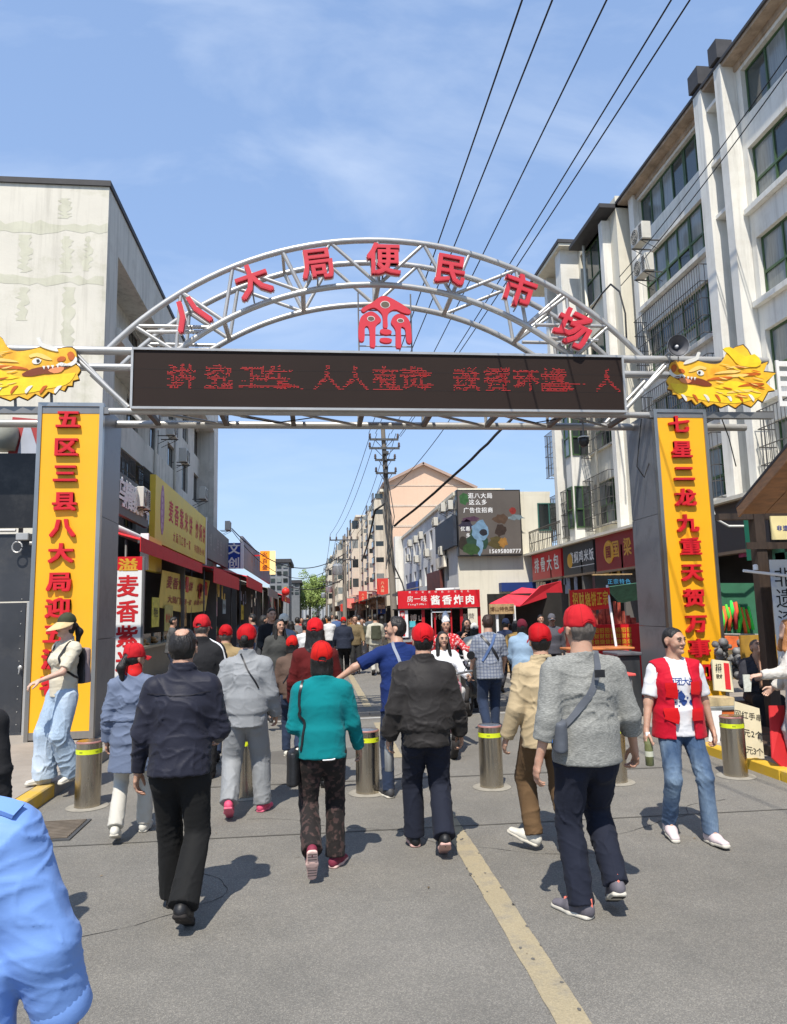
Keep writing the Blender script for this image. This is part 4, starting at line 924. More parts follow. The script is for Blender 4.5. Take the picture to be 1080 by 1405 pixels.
mb = MB(); write(mb, '大局门口第一家', (XS+.004, ya+4.9, 4.62), UY, UZ, .40, .55); write(mb, '非遗特色小吃', (XS+.004, ya+9.2, 4.62), UY, UZ, .36, .5); mb.build('small_lettering', m_txt_red, s)
# plain ear-of-corn picture (generic)
mb = MB(); mb.prism([(.32*math.cos(t*.3927), .85*math.sin(t*.3927)) for t in range(16)], (XS+.002, ya+1.1, 5.3), UY, UZ, .006); mb.build('corn_picture', plain('mauve_print', (170, 120, 150), var=.4, vs=9), s)
mb = MB()
for i in range(6): mb.prism([(.05*math.cos(t*.785), .10*math.sin(t*.785)) for t in range(8)], (XS+.008, ya+1.0+.1*(i % 2), 4.75+i*.22), UY, UZ, .006)
mb.build('corn_kernels', plain('pale_mauve', (214, 190, 200)), s)
MB().box((XS-.01, yb, 4.1), (XS+.05, yb+.12, 6.35)).build('edge_strip', m_cloudwhite, s)
# grey fascia sign after it
s, y2, y3 = side_sign('shop_sign', 'grey fascia sign with faint characters after the yellow sign on the left', XS-.02, (285, 740), (314, 760), 4.5, 6.25, M('grey_fascia', (.17, .165, .15), .6, 0, .15, 1, .05, 20, streak=.3))
mb = MB(); write(mb, '博山特色小吃', (XS-.016, (y2+y3)/2, 5.4), UY, UZ, .9, 1.35); mb.build('lettering', M('faint_letters', (.28, .27, .24)), s)
# sour plum sign by the pillar, above the near stall
s, y4, y5 = side_sign('shop_sign', 'dark grey sign with white characters beside the left pillar', XS, (159, 700), (203, 730), 4.45, 5.55, M('dark_grey_fascia', (.11, .11, .10), .6, 0, .15, 1.5, .05, 20), .12)
mb = MB(); write(mb, '乌糟酸扎啤', (XS+.004, (y4+y5)/2, 5.05), UY, UZ, .78, (y5-y4)/5.4, .03, .035); mb.build('lettering', m_txt_white, s)
MB().tube([(XS+.25, y4-1.5, 3.92), (XS+.25, y5+.4, 3.92)], .10, 12).build('duct', m_white, label='white round duct running under the dark grey sign on the left', cat='duct', smooth=True)
# blue 文创 sign, facing the camera
def front_sign(name, label, px0, py0, px1, py1, Y, mat, t=.15, cat='sign', group=None):
    a, b = AY(px0, py0, Y), AY(px1, py1, Y); r_ = empty(name, ((a.x+b.x)/2, Y, b.z), label, cat, group)
    MB().box((a.x, Y, b.z), (b.x, Y+t, a.z)).build('board', mat, r_); return r_, a, b
s, a, b = front_sign('projecting_sign', 'blue projecting sign with white characters above the left awnings', 312, 745, 330, 780, 44, plain('blue_sign', (26, 62, 150)))
mb = MB(); write(mb, '文创', ((a.x+b.x)/2, 43.993, (a.z+b.z)/2), UX, UZ, .72, .86, 0, .03, down=True); mb.build('lettering', m_txt_white, s)
MB().box((b.x, 43.95, b.z), (b.x+.16, 44.2, a.z)).build('edge_strip', m_cloudwhite, s)
s, ya_, yb_ = side_sign('shop_sign', 'grey slate billboard running along the left roofs behind the blue sign', -4.7, (333, 750), (371, 800), 5.0, 7.0, M('slate_board', (.20, .21, .25), .6, 0, .2, .4))
mb = MB(); write(mb, '中华特色小吃', (-4.695, ya_+14, 5.9), UY, UZ, 1.0, 2.6); mb.build('lettering', M('rust_letters', (.30, .16, .11)), s)
s, a, b = front_sign('projecting_sign', 'small orange lit box sign standing out above the left roofs', 357, 756, 370, 783, 58, M('orange_sign', srgb(236, 140, 30), .5, emit=(srgb(255, 150, 30), .35)))
mb = MB(); write(mb, '火百盛', ((a.x+b.x)/2, 57.99, (a.z+b.z)/2), UX, UZ, .42, .52, 0, .03, down=True); mb.build('lettering', plain('brown_letters', (120, 40, 20)), s)
MB().box((a.x-.6, 58.05, a.z-.4), (a.x, 58.1, a.z-.3)).build('bracket', m_redsign, s)
MB().box((b.x+.01, 58.0, b.z-.3), (b.x+.45, 58.2, a.z)).build('side_light', M('cream_lit', srgb(250, 220, 150), .5, emit=(srgb(255, 225, 160), .3)), s)
# vertical lightbox, white with red characters
YV = 14.0
a, b = AY(156, 783, YV), AY(195, 783, YV); c0 = AY(156, 764, YV)
s = empty('vertical_banner', ((a.x+b.x)/2, YV, KH), 'white vertical banner with red characters and red top beside the left pillar', 'banner')
MB().box((a.x, YV, .35), (b.x, YV+.08, a.z)).build('white_panel', m_cloudwhite, s)
MB().box((a.x, YV-.002, a.z+.002), (b.x, YV+.08, c0.z)).build('red_panel', m_redsign, s)
mb = MB()
for i, ch in enumerate('麦香紫米饼炒饭'): p = AY(175.5-i*.6, 804+i*34.5, YV); put_char(mb, ch, (p.x, YV-.003, p.z), UX, UZ, .40, .42, 0, .035)
mb.build('lettering', m_txt_red, s)
mb = MB(); p = AY(176, 775, YV); put_char(mb, '溢', (p.x, YV-.005, p.z), UX, UZ, .36, .25, 0, .04); mb.build('gold_lettering', m_txt_gold, s)
mb = MB(); mb.box((a.x-.04, YV-.01, KH), (a.x-.003, YV+.09, c0.z)); mb.box((b.x+.003, YV-.01, KH), (b.x+.04, YV+.09, c0.z)); mb.build('frame', m_tubedk, s)
# awnings on the left: corrugated red sheets, each with its own frame
def awning_left(ya, yb, zi, zo, xi, xo, mat, label, corr=.16, sag=0.03, group='red awnings over the left stalls'):
    o = empty('awning', ((xi+xo)/2, (ya+yb)/2, zo), label, 'awning', group)
    n = max(2, int((yb-ya)/(corr/2))); vs = []; t = .012
    for i in range(n+1):
        y = ya+(yb-ya)*i/n; h = (.022 if i % 2 else -.022)
        for (x, z) in ((xi, zi), ((xi*2+xo)/3, zi*2/3+zo/3-sag), ((xi+2*xo)/3, zi/3+zo*2/3-sag), (xo, zo)): vs.append(Vector((x, y, z+h)))
    fs = [(i*4+k, i*4+k+1, (i+1)*4+k+1, (i+1)*4+k) for i in range(n) for k in range(3)]
    m = len(vs); vs2 = [v-Vector((0, 0, t)) for v in vs]
    MB().add(vs+vs2, fs + [tuple(j+m for j in f[::-1]) for f in fs] + [(i*4+3, i*4+3+m, (i+1)*4+3+m, (i+1)*4+3) for i in range(n)]).build('sheet', mat, o)
    MB().box((xo+.003, ya, zo-(.30 if ya < 20 else .55)), (xo+.02, yb, zo+.05)).build('valance', mat, o)
    mb = MB(); mb.box((xo-.05, ya, zo-.10), (xo-.0, yb, zo-.035))
    k = ya+.1
    while k < yb: mb.tube([(xi, k, zi-.05), (xo, k, zo-.07)], .018, 6); k += 1.6
    mb.build('frame', m_bars, o)
    for y in (ya+.15, yb-.15): MB().tube([(xo-.35, y, KH), (xo-.35, y, zo)], .03, 8).build('post', m_bars, o, smooth=True)
    return o
awning_left(17.6, 27.2, 4.05, 3.60, -5.3, -4.05, m_redcloth, 'long dark red corrugated awning under the yellow fascia sign')
awning_left(28.0, 37.5, 3.95, 3.55, -5.3, -3.75, m_redcloth, 'second red awning along the left stalls, after the yellow banner')
awning_left(38.5, 50, 4.3, 3.75, -5.3, -3.45, m_redcloth, 'third red awning along the left stalls, below the blue sign')
awning_left(52, 66, 4.2, 3.6, -5.2, -3.2, M('grey_awning', (.30, .28, .25), .8, 0, .2, 2), 'grey awning far along the left stalls')
awning_left(68, 90, 4.3, 3.5, -5.2, -2.9, m_redcloth, 'far red awning near the end of the left row')
# red barrel-like lantern at the end of the row
def lantern(p, s_, label, grp):
    o = empty('lantern', p, label, 'lantern', grp)
    MB().lathe([(.12*s_, -.34*s_), (.28*s_, -.24*s_), (.36*s_, 0), (.28*s_, .24*s_), (.12*s_, .34*s_)], p, 16).build('shade', M('lantern_red', srgb(214, 44, 40), .5, 0, .08, 3), o, smooth=True)
    MB().lathe([(.12*s_, .34*s_), (.12*s_, .42*s_)], p, 12).build('cap', m_txt_gold, o)
    MB().tube([Vector(p)+Vector((0, 0, -.34*s_)), Vector(p)+Vector((0, 0, -.8*s_))], .02*s_, 5).build('tassel', m_txt_gold, o); return o
lantern(AY(392, 812, 48), .75, 'red lantern hanging at the outer end of the third left awning', None)
# yellow banner under the first awning
def hanging_banner(label, corners, mat, rows, tm, name='banner', belly=.1, t=.01):
    a, b, c, d = [Vector(p) for p in corners]                    # tl tr br bl
    o = empty(name, (a+c)/2, label, 'banner'); n = (b-a).cross(d-a).normalized(); NU, NV = 16, 6; g = []
    def S_(u, v): 
        p = a.lerp(b, u).lerp(d.lerp(c, u), v); return p + n*(belly*.4*math.sin(u*9+v*2)*v) + Vector((0, 0, -belly*math.sin(math.pi*u)*v))
    vs = [S_(i/NU, j/NV) for i in range(NU+1) for j in range(NV+1)]; m = len(vs); vs += [v-n*t for v in vs]
    fs = [(i*(NV+1)+j, i*(NV+1)+j+1, (i+1)*(NV+1)+j+1, (i+1)*(NV+1)+j) for i in range(NU) for j in range(NV)]
    MB().add(vs, fs+[tuple(k+m for k in f[::-1]) for f in fs]).build('cloth', mat, o, smooth=True)
    for (txt, v0, hh, u0, u1, bold) in rows:
        mb = MB(); W_ = (b-a).length; nn = len(txt)
        for i, ch in enumerate(txt):
            if ch == ' ': continue
            uu = u0+(u1-u0)*(i+.5)/nn; cpt = S_(uu, v0); du = (S_(min(1, uu+.02), v0)-S_(max(0, uu-.02), v0)).normalized(); dv = (S_(uu, max(0, v0-.05))-S_(uu, v0+.05)).normalized()
            for sgn in (1, -1):
                put_char(mb, ch, cpt+n*sgn*.016-(n*t if sgn < 0 else n*0), du, dv, W_*(u1-u0)/nn*.9, hh, 0, bold)
        mb.build('lettering', tm, o)
    return o
XBn = -4.35
P_ = lambda x, y: AX(x, y, XBn)
hanging_banner('sagging yellow banner with red characters below the first left awning', (AX(222, 782, XBn), AX(288, 797, XBn), AX(280, 838, XBn), AX(219, 833, XBn)), M('yellow_cloth', srgb(214, 186, 96), .8, 0, .1, 2), [('麦香紫米饼 炒焖饼', .28, .42, .08, .97, .03), ('大局门口第一家 非遗小吃', .72, .26, .12, .95, .02)], plain('brown_red_letters', (150, 60, 40)), belly=.12)
s, ya_, yb_ = side_sign('shop_sign', 'pale yellow sign panel next to the white vertical banner, above the food stall', -4.5, (203, 800), (221, 810), 3.05, 4.0, m_yelsign, .15)
MB().box((-4.7, ya_-.1, 3.05), (-4.49, ya_-.003, 4.05)).build('end_panel', m_cloudwhite, s)
# left stall counter with goods, shop interior shade painted on the back wall
st_ = empty('food_stall', (-4.8, 20, KH), 'open food stall counter with piled snacks behind the bald man', 'stall')
MB().box((-5.5, 16.6, KH), (-4.2, 23.6, 1.0)).build('counter', M('stall_metal', (.16, .15, .12), .5, .4, .2, 2), st_)
MB().box((-5.6, 16.5, 1.0), (-4.1, 23.7, 1.06)).build('counter_top', M('stall_top', (.30, .28, .20), .4, .3), st_)
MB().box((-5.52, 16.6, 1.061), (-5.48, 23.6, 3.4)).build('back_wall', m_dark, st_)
mb = MB()
rn = random.Random(11)
for i in range(60): 
    x, y = rn.uniform(-5.1, -4.2), rn.uniform(16.8, 23.4); r_ = rn.uniform(.06, .11); mb.lathe([(.3*r_, 0), (r_, .4*r_), (r_*.9, .8*r_), (.2*r_, 1.2*r_)], (x, y, 1.06+rn.choice((0, .08))), 8)
mb.build('snacks', M('baked_snacks', (.30, .17, .06), .7, 0, .4, 9), st_, smooth=True, kind='stuff')
mb = MB()
for i in range(5): y = 17+i*1.3; mb.box((-4.4, y, 1.062), (-4.37, y+.9, 1.34))
mb.build('display_glass', M('display_glass', (.2, .22, .2), .1, 0, .1), st_)
for i, (px, py, w_, h_, col) in enumerate(((214, 840, .9, .8, (190, 180, 70)), (232, 848, 1.2, .75, (170, 160, 90)), (252, 845, 1.2, .7, (160, 120, 60)), (296, 833, 1.1, .8, (200, 150, 160)), (308, 832, 1.2, .7, (150, 165, 170)), (322, 838, 1.8, .8, (186, 80, 84)), (333, 840, 1.6, .9, (206, 180, 70)), (349, 842, 2.2, .9, (150, 130, 120)), (362, 846, 2.2, .9, (120, 100, 100)), (372, 850, 2.6, .9, (150, 60, 56)))):
    p = AX(px, py, -4.3); mb = MB(); mb.box((-4.32, p.y-w_/2, p.z-h_/2), (-4.30, p.y+w_/2, p.z+h_/2)); o = mb.build('hanging_placard', plain('placard%d' % i, col, var=.35, vs=6), label='small %s placard hanging under the left awnings, number %s from the gate' % (('olive', 'khaki', 'ochre', 'pink', 'pale blue', 'red', 'yellow', 'taupe', 'grey', 'rust')[i], 'first second third fourth fifth sixth seventh eighth ninth tenth'.split()[i]), cat='placard')
    mb = MB(); write(mb, '特色小吃'[:2+i % 3], (-4.298, p.y, p.z), UY, UZ, .28, w_/3.4); 
    mb.build('lettering', m_txt_red if i % 2 else m_txt_black, o)
# row of low shop fronts further along, recess shade coloured onto the back walls, shutters and goods
def shop_unit(x_in, x_out, ya, yb, side, label, col, seed):
    rn_ = random.Random(seed); o = empty('market_shop', ((x_in+x_out)/2, (ya+yb)/2, .1), label, 'shop', 'market shop fronts along the street')
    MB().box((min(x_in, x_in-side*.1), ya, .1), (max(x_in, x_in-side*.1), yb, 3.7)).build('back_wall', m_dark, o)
    MB().box((min(x_in, x_out), ya, .1), (max(x_in, x_out), ya+.12, 3.6)).build('partition', M('shop_partition', (.12, .11, .10), .8), o)
    MB().box((min(x_in, x_out+side*-.25), ya+.3, .1), (max(x_in, x_out-side*.25), yb-.4, .85)).build('counter', plain('counter%d' % (seed % 5), col, var=.3, vs=4), o)
    mb = MB()
    for i in range(14):
        y = rn_.uniform(ya+.4, yb-.7); x = x_out-side*rn_.uniform(.3, .9); h = rn_.uniform(.12, .4); mb.box((x-.15, y, .852), (x+.15, y+rn_.uniform(.15, .4), .852+h))
    mb.build('goods', M('goods%d' % (seed % 4), [(.35, .12, .08), (.3, .25, .1), (.12, .18, .2), (.4, .3, .22)][seed % 4], .7, 0, .6, 6), o, kind='stuff')
    mb = MB()
    for i in range(5):
        y = rn_.uniform(ya+.3, yb-.5); z = rn_.uniform(2.2, 2.9); mb.box((x_out-side*.12, y, z), (x_out-side*.10, y+rn_.uniform(.25, .6), z+rn_.uniform(.3, .7)))
    mb.build('hanging_goods', plain('hang%d' % (seed % 6), [(190, 60, 50), (200, 170, 80), (120, 130, 150), (210, 200, 180), (60, 110, 80), (150, 60, 100)][seed % 6], var=.5, vs=5), o, kind='stuff')
    return o
for i in range(9):
    y = 24.5+i*7.2; shop_unit(-5.5, -4.2+.1*i, y, y+7.0, 1, 'dark open shop front number %s on the left beyond the food stall' % 'one two three four five six seven eight nine'.split()[i], [(120, 110, 90), (150, 60, 50), (90, 90, 90), (160, 140, 100), (60, 70, 90)][i % 5], i)
# left strip of low roofs beyond the grey building
o = MB().box((-9, 43.4, 0), (-5.25, 100, 4.6)).build('low_shop_row', M('low_row', (.28, .25, .22), .9, 0, .2, .6, .2, 12, streak=.5), label='row of low shops with patched fronts beyond the grey building on the left', cat='building')
ac(AX(313, 728, -4.95), R(90), 'air conditioner at the end of the grey fascia sign against the sky', .95)
# black sheet metal enclosure left of the left pillar
Yb = 11.35
en = empty('metal_enclosure', (-5.2, Yb, KH), 'black and grey sheet metal enclosure with a door left of the yellow pillar', 'enclosure')
zA, zB_, zC = AY(30, 622, Yb).z, AY(30, 727, Yb).z, AY(30, 826, Yb).z
MB().box((-8.5, Yb, zB_+.03), (-4.02, Yb+.04, zA)).build('upper_sheet', m_black, en)
MB().box((-8.5, Yb+.003, zC+.01), (-4.06, Yb+.04, zB_-.06)).build('middle_sheet', m_plate, en)
MB().box((-8.5, Yb+.002, KH+.04), (-4.22, Yb+.04, zC-.01)).build('door', m_plate, en)
mb = MB(); mb.box((-4.20, Yb-.01, KH), (-4.13, Yb+.05, zC)); mb.box((-4.10, Yb-.012, KH), (-4.02, Yb+.05, zB_-.1)); mb.tube([(-8.5, Yb-.03, zB_), (-4.4, Yb-.03, zB_-.01)], .025, 8); mb.build('frame', m_tube, en)
mb = MB(); hx = AY(28, 916, Yb-.04); mb.lathe([(.03, 0), (.03, .02), (.012, .03)], hx, 12, (0, -1, 0)); mb.tube([hx+Vector((0, -.03, 0)), hx+Vector((0, -.05, -.07))], .008, 6); mb.build('handle', m_tube, en)
mb = MB()
for i in range(11): 
    z = KH+.15+i*.18; mb.lathe([(.009, 0), (.004, .006)], (-4.28, Yb, z), 6, (0, -1, 0))
mb.build('rivets', m_tube, en)
hw = AY(31, 736, Yb-.1); mb = MB(); mb.bbox(hw+Vector((-.08, -.05, -.06)), hw+Vector((.10, .05, .05)), .01); mb.tube([hw+Vector((-.06+.07*math.cos(t*.5), -.02, -.16+.08*math.sin(t*.5))) for t in range(13)], .012, 6); mb.tube([hw+Vector((.1, 0, -.1)), hw+Vector((.25, .05, -.12))], .03, 8); mb.build('latch', m_tube, en)
# red and white umbrella-like sign behind it
p = AY(32, 598, 13.5); o = empty('roof_board', (p.x, 13.5, zA), 'curved red and white board showing above the black enclosure', 'sign')
MB().prism([(-.25, -.35), (.45, -.35), (.5, .05), (.35, .3), (-.2, .35)], p, UX, UZ, -.06).build('red_shape', plain('faded_red', (170, 62, 62)), o)
MB().prism([(-.08, -.35), (.30, -.35), (.12, .18), (.02, .2)], p+Vector((0, -.005, 0)), UX, UZ, .02).build('white_shape', plain('pale_grey', (176, 180, 190)), o)
MB().box((p.x-.03, 13.56, zA-1.5), (p.x+.03, 13.62, p.z)).build('stay', m_black, o)
MB().lathe([(.01, .26), (.14, .22), (.24, .1), (.25, -.05), (.2, -.3)][::-1], AY(5, 595, 13.4), 16).build('cooking_vent', M('grey_vent', (.30, .30, .25), .7), smooth=True, label='grey domed vent above the black enclosure at the left edge', cat='vent')
# ---------------------------------------------------------------- right side: shop strip under the flats
XR_ = 9.1
def rsign(pxa, pxb, label, mat, zlo=2.92, zhi=3.95):
    ya, yb = AX(pxb, 760, XR_).y, AX(pxa, 760, XR_).y
    o = empty('shop_sign', (XR_+.1, (ya+yb)/2, zlo), label, 'sign'); MB().box((XR_, ya+.04, zlo), (XR_+.2, yb-.04, zhi)).build('board', mat, o)
    mb = MB(); mb.box((XR_-.03, ya+.04, zlo-.07), (XR_+.2, yb-.04, zlo-.003)); mb.box((XR_-.03, ya+.04, zhi+.003), (XR_+.2, yb-.04, zhi+.06)); mb.build('trim', M('bronze_trim', (.18, .13, .09), .5, .3), o); return o, ya, yb
NX = -UX
s, ya, yb = rsign(729, 770, 'red shop sign with white characters at the far end of the right shop strip', m_redsign)
mb = MB(); write(mb, '排骨大包', (XR_-.005, (ya+yb)/2-.05, 3.5), -UY, UZ, .62, (yb-ya)/4.6, 0, .03); mb.build('lettering', m_txt_white, s)
s, ya, yb = rsign(772, 815, 'dark grey shop sign with white characters and round chick emblem between the two red signs', M('charcoal_sign', (.035, .035, .037), .5))
mb = MB(); write(mb, '黄焖鸡米饭', (XR_-.005, (ya+yb)/2-.35, 3.5), -UY, UZ, .42, .47, 0, .025); mb.box((XR_-.006, (ya+yb)/2-1.5, 3.16), (XR_-.003, (ya+yb)/2+.7, 3.18)); mb.build('lettering', m_txt_white, s)
MB().lathe([(.26, 0), (.24, .02), (.10, .03)], (XR_-.002, yb-.75, 3.42), 20, (-1, 0, 0)).build('round_emblem', m_txt_gold, s)
s, ya, yb = rsign(817, 890, 'dark red shop sign with gold characters and round seal next to the right pillar', m_darkred, 2.9, 4.0)
mb = MB(); write(mb, '国梁烧饼', (XR_-.005, (ya+yb)/2-1.0, 3.5), -UY, UZ, .55, .85, 0, .03); mb.build('gold_lettering', m_txt_gold, s)
MB().lathe([(.36, 0), (.34, .03), (.30, .03), (.28, .015)], (XR_-.002, yb-1.1, 3.45), 24, (-1, 0, 0)).build('round_seal', m_txt_gold, s)
mb = MB(); put_char(mb, '国', (XR_-.03, yb-1.1, 3.45), -UY, UZ, .4, .4, 0, .03); mb.build('seal_mark', m_darkred, s)
s, ya, yb = rsign(893, 1060, 'dark shop fascia hidden behind the right pillar', M('fascia_brown', (.06, .05, .045), .6))
# ground floor behind, its shade put into the wall colour
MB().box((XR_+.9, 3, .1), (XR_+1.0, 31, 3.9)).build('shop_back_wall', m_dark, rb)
MB().box((XR_-.2, 3, 3.98), (XB+.2, 31, 4.06)).build('canopy_slab', m_cream, rb)
for i in range(8):
    y = 4.2+i*3.3; shop_unit(10.1, XR_, y, y+3.2, -1, 'dark shop front number %s behind the right pillar, counting from the wooden stall' % 'one two three four five six seven eight'.split()[i], [(150, 30, 30), (90, 80, 70), (160, 60, 50), (60, 60, 64), (170, 40, 40)][i % 5], i+20)
# small dark sign with blue characters on posts + green awning
s, a, b = front_sign('hanging_sign', 'black hanging sign with blue characters below the dark red shop sign', 816, 790, 866, 806, 17, m_black)
mb = MB(); write(mb, '正宗特色', ((a.x+b.x)/2+.15, 16.993, (a.z+b.z)/2), UX, UZ, .13, .15); mb.build('lettering', plain('blue_letters', (60, 130, 170)), s)
MB().box((a.x-.05, 17.0, a.z+.01), (b.x+.05, 17.05, a.z+.04)).build('bracket', m_woodlt, s)
a, b = AY(833, 805, 15.5), AY(880, 825, 15.5)
o = empty('awning', ((a.x+b.x)/2, 16, b.z), 'green striped awning half hidden by the right pillar', 'awning')
mb = MB()
for i in range(12): z = a.z-(a.z-b.z)*i/12; mb.slab((a.x+.10*i*.5, 15.5+i*.06, z), (b.x+1.5, 15.5+i*.06, z+.25), (b.x+1.5, 15.56+i*.06, z+.20), (a.x+.10*i*.5, 15.56+i*.06, z-.05), .012)
mb.build('stripes', M('green_awning', (.05, .16, .11), .7, 0, .3, 6), o)
# pink-red canopy stall with wooden name board
Yc = 19.0
a = AY(676, 828, Yc); b = AY(772, 800, Yc+2.2)
cn = empty('canopy_stall', (AY(700, 900, Yc).x, Yc+1, KH), 'stall under a bright pink-red canopy with a wooden name board, right of the kiosk', 'stall')
l0, l1, u0, u1 = AY(672, 829, Yc), AY(712, 831, Yc), AY(741, 805, Yc+1.5), AY(771, 797, Yc+1.5)
MB().slab(AY(672, 828, Yc), AY(713, 831, Yc), AY(772, 812, Yc+2.0), AY(716, 806, Yc+2.2), .03).build('canopy', m_pinkcloth, cn)
MB().slab(AY(713, 832, Yc-.02), AY(772, 813, Yc+1.98), AY(770, 797, Yc+2.0), AY(742, 804, Yc+.9), .03).build('canopy_side', m_pinkcloth, cn)
mb = MB(); p, q = AY(671, 829, Yc-.08), AY(706, 842, Yc-.08); mb.box((p.x, Yc-.08, q.z), (q.x, Yc-.03, p.z)); nb = mb.build('name_board', m_woodlt, cn)
mb = MB(); write(mb, '博山特色菜', ((p.x+q.x)/2, Yc-.085, (p.z+q.z)/2), UX, UZ, .13, (q.x-p.x)/5.3); mb.build('lettering', M('brown_writing', (.14, .07, .03), .7), nb)
for px in (682, 706): p = AY(px, 836, Yc); MB().box((p.x-.03, Yc, KH), (p.x+.03, Yc+.06, p.z+.1)).build('post', m_cloudwhite, cn)
p = AY(683, 870, Yc); MB().box((p.x, Yc+.2, KH), (p.x+1.3, Yc+.8, 1.0)).build('counter', m_woodlt, cn)
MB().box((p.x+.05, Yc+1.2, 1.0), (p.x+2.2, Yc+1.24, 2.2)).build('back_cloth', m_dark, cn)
# red and yellow banner on white poles
hanging_banner('red cloth banner with yellow characters stretched between two poles, right of the pink-red canopy', (AY(781, 810, 12.5), AY(836, 806, 12.5), AY(838, 834, 12.5), AY(783, 836, 12.5)), M('red_cloth', srgb(196, 34, 30), .7, 0, .1, 3), [('招财烧饼正宗', .48, .26, .05, .95, .035)], m_txt_gold, belly=.03)
mb = MB(); mb.tube([AY(833, 803, 12.55), AY(846, 890, 12.3)], .022, 8); o = mb.build('banner_pole', m_cloudwhite, label='white slanting pole at the right end of the red and yellow banner', cat='pole')
mb = MB(); mb.tube([AY(781, 808, 12.55), AY(784, 905, 12.55)], .016, 8); mb.build('banner_pole', m_woodlt, label='thin brown pole at the left end of the red and yellow banner', cat='pole')
# red stall with gold writing, tables and benches behind the grey-sweater man
a, b = AY(797, 858, 13.2), AY(870, 892, 13.2)
o = empty('red_stall', ((a.x+b.x)/2, 13.4, KH), 'red cloth covered stall with gold vertical writing left of the right pillar', 'stall')
MB().box((a.x, 13.2, KH-.02), (b.x+.5, 13.9, a.z)).build('cloth_front', m_redsign, o)
mb = MB()
for i in range(9): write(mb, '招财烧饼', (a.x+.08+i*.105, 13.195, (a.z+b.z)/2-.02), UX, UZ, .095, .105, down=True, bold=.03)
mb.build('gold_lettering', m_txt_gold, o)
mb = MB(); rn = random.Random(4)
for i in range(16): x = a.x+.05+i*.07; mb.box((x, 13.3+rn.uniform(0, .3), a.z), (x+.06, 13.42+rn.uniform(0, .3), a.z+rn.uniform(.1, .45)))
mb.build('goods', M('red_goods', (.4, .08, .05), .6, 0, .6, 9), o, kind='stuff')
def table(px, py, Y, w_, d_, label, z=.75, mat=None):
    p = AY(px, py, Y); g = AG(px, py) ; o = empty('table', (p.x, Y, 0), label, 'table'); zt = p.z
    MB().bbox((p.x-w_/2, Y, zt-.04), (p.x+w_/2, Y+d_, zt), .01).build('tabletop', mat or M('orange_wood', (.50, .17, .05), .5, 0, .2, 5), o)
    for sx in (-1, 1):
        for yy in (.06, d_-.06): MB().tube([(p.x+sx*(w_/2-.06), Y+yy, KH-.03), (p.x+sx*(w_/2-.06), Y+yy, zt-.04)], .02, 6).build('leg', m_tubedk, o)
    return o
table(828, 889, 11.9, 1.1, .6, 'orange topped table in front of the red stall'); 
table(833, 907, 11.2, .9, .35, 'pink-red bench with frame beside the orange table', mat=plain('pink_bench', (214, 90, 84)))
table(842, 925, 10.6, .7, .3, 'low pink-red stool bench next to the right pillar', mat=plain('pink_bench', (214, 90, 84)))
p = AY(866, 895, 11.0); o = empty('waste_bin', (p.x, 11.2, KH), 'dark grey bin with flat lid standing against the right pillar', 'bin')
MB().bbox((p.x-.18, 11.0, KH-.03), (p.x+.14, 11.5, p.z-.05), .015).build('body', M('dark_bin', (.035, .037, .04), .5), o); MB().bbox((p.x-.24, 10.95, p.z-.05), (p.x+.16, 11.55, p.z), .012).build('lid', M('bin_lid', (.10, .10, .11), .5), o)
# ---------------------------------------------------------------- kiosk
YK = 22.0
a, b = AY(546, 811, YK), AY(658, 808, YK); c_ = AY(602, 834, YK); x0, x1 = a.x, b.x; zt, zs = a.z, c_.z
kk = empty('food_kiosk', ((x0+x1)/2, YK+.8, 0), 'red food kiosk with a large red sign and white characters', 'kiosk')
sg = MB().box((x0, YK, zs), (x1, YK+.12, zt)).build('sign_board', m_redsign, kk)
mb = MB(); cx_ = (x0+x1)/2; W_ = x1-x0; zc_ = (zt+zs)/2
write(mb, '酱香炸肉', (x0+W_*.665, YK-.004, zc_-.03), UX, UZ, .30, .355, 0, .035); write(mb, '房一味', (x0+W_*.23, YK-.004, zc_+.02), UX, UZ, .20, .21, 0, .01); write(mb, 'FangYiWei', (x0+W_*.23, YK-.004, zc_-.14), UX, UZ, .08, .065)
write(mb, '博山非遗特色小吃名吃', (x0+W_*.5, YK-.004, zc_+.22), UX, UZ, .07, .20, 0, .01); mb.build('lettering', m_txt_white, sg)
m_kred = M('kiosk_red', srgb(176, 26, 36), .5, 0, .1, 2)
mb = MB(); mb.box((x0+.05, YK+.15, 0), (x1-.05, YK+1.7, .85)); mb.build('lower_body', m_kred, kk)
MB().box((x0+.04, YK+.1, .851), (x1-.04, YK+1.7, .92)).build('counter', m_tube, kk)
for fx in (.0, .27, .42, .62, .74, .96): MB().box((x0+.05+fx*W_, YK+.14, .92), (x0+.05+fx*W_+(.05 if fx in (.42, .62) else .09), YK+.2, zs)).build('post', m_kred, kk)
MB().box((x0+.05, YK+1.6, .92), (x1-.05, YK+1.7, zs)).build('back_panel', m_dark, kk)
MB().box((x0+.02, YK, zs-.04+.0), (x1-.02, YK+1.8, zs-.003)).build('ceiling_panel', m_dark, kk)
s = MB().box((x0+.01, YK+.08, zs-.86), (x0+.30, YK+.13, zs-.05)).build('white_panel', m_cloudwhite, kk)
MB().box((x0+.05, YK+.07, zs-.82), (x0+.20, YK+.078, zs-.06)).build('red_strip', m_redsign, s)
mb = MB(); write(mb, '非遗名吃', (x0+.125, YK+.066, zs-.44), UX, UZ, .13, .18, down=True); mb.build('lettering', m_txt_white, s)
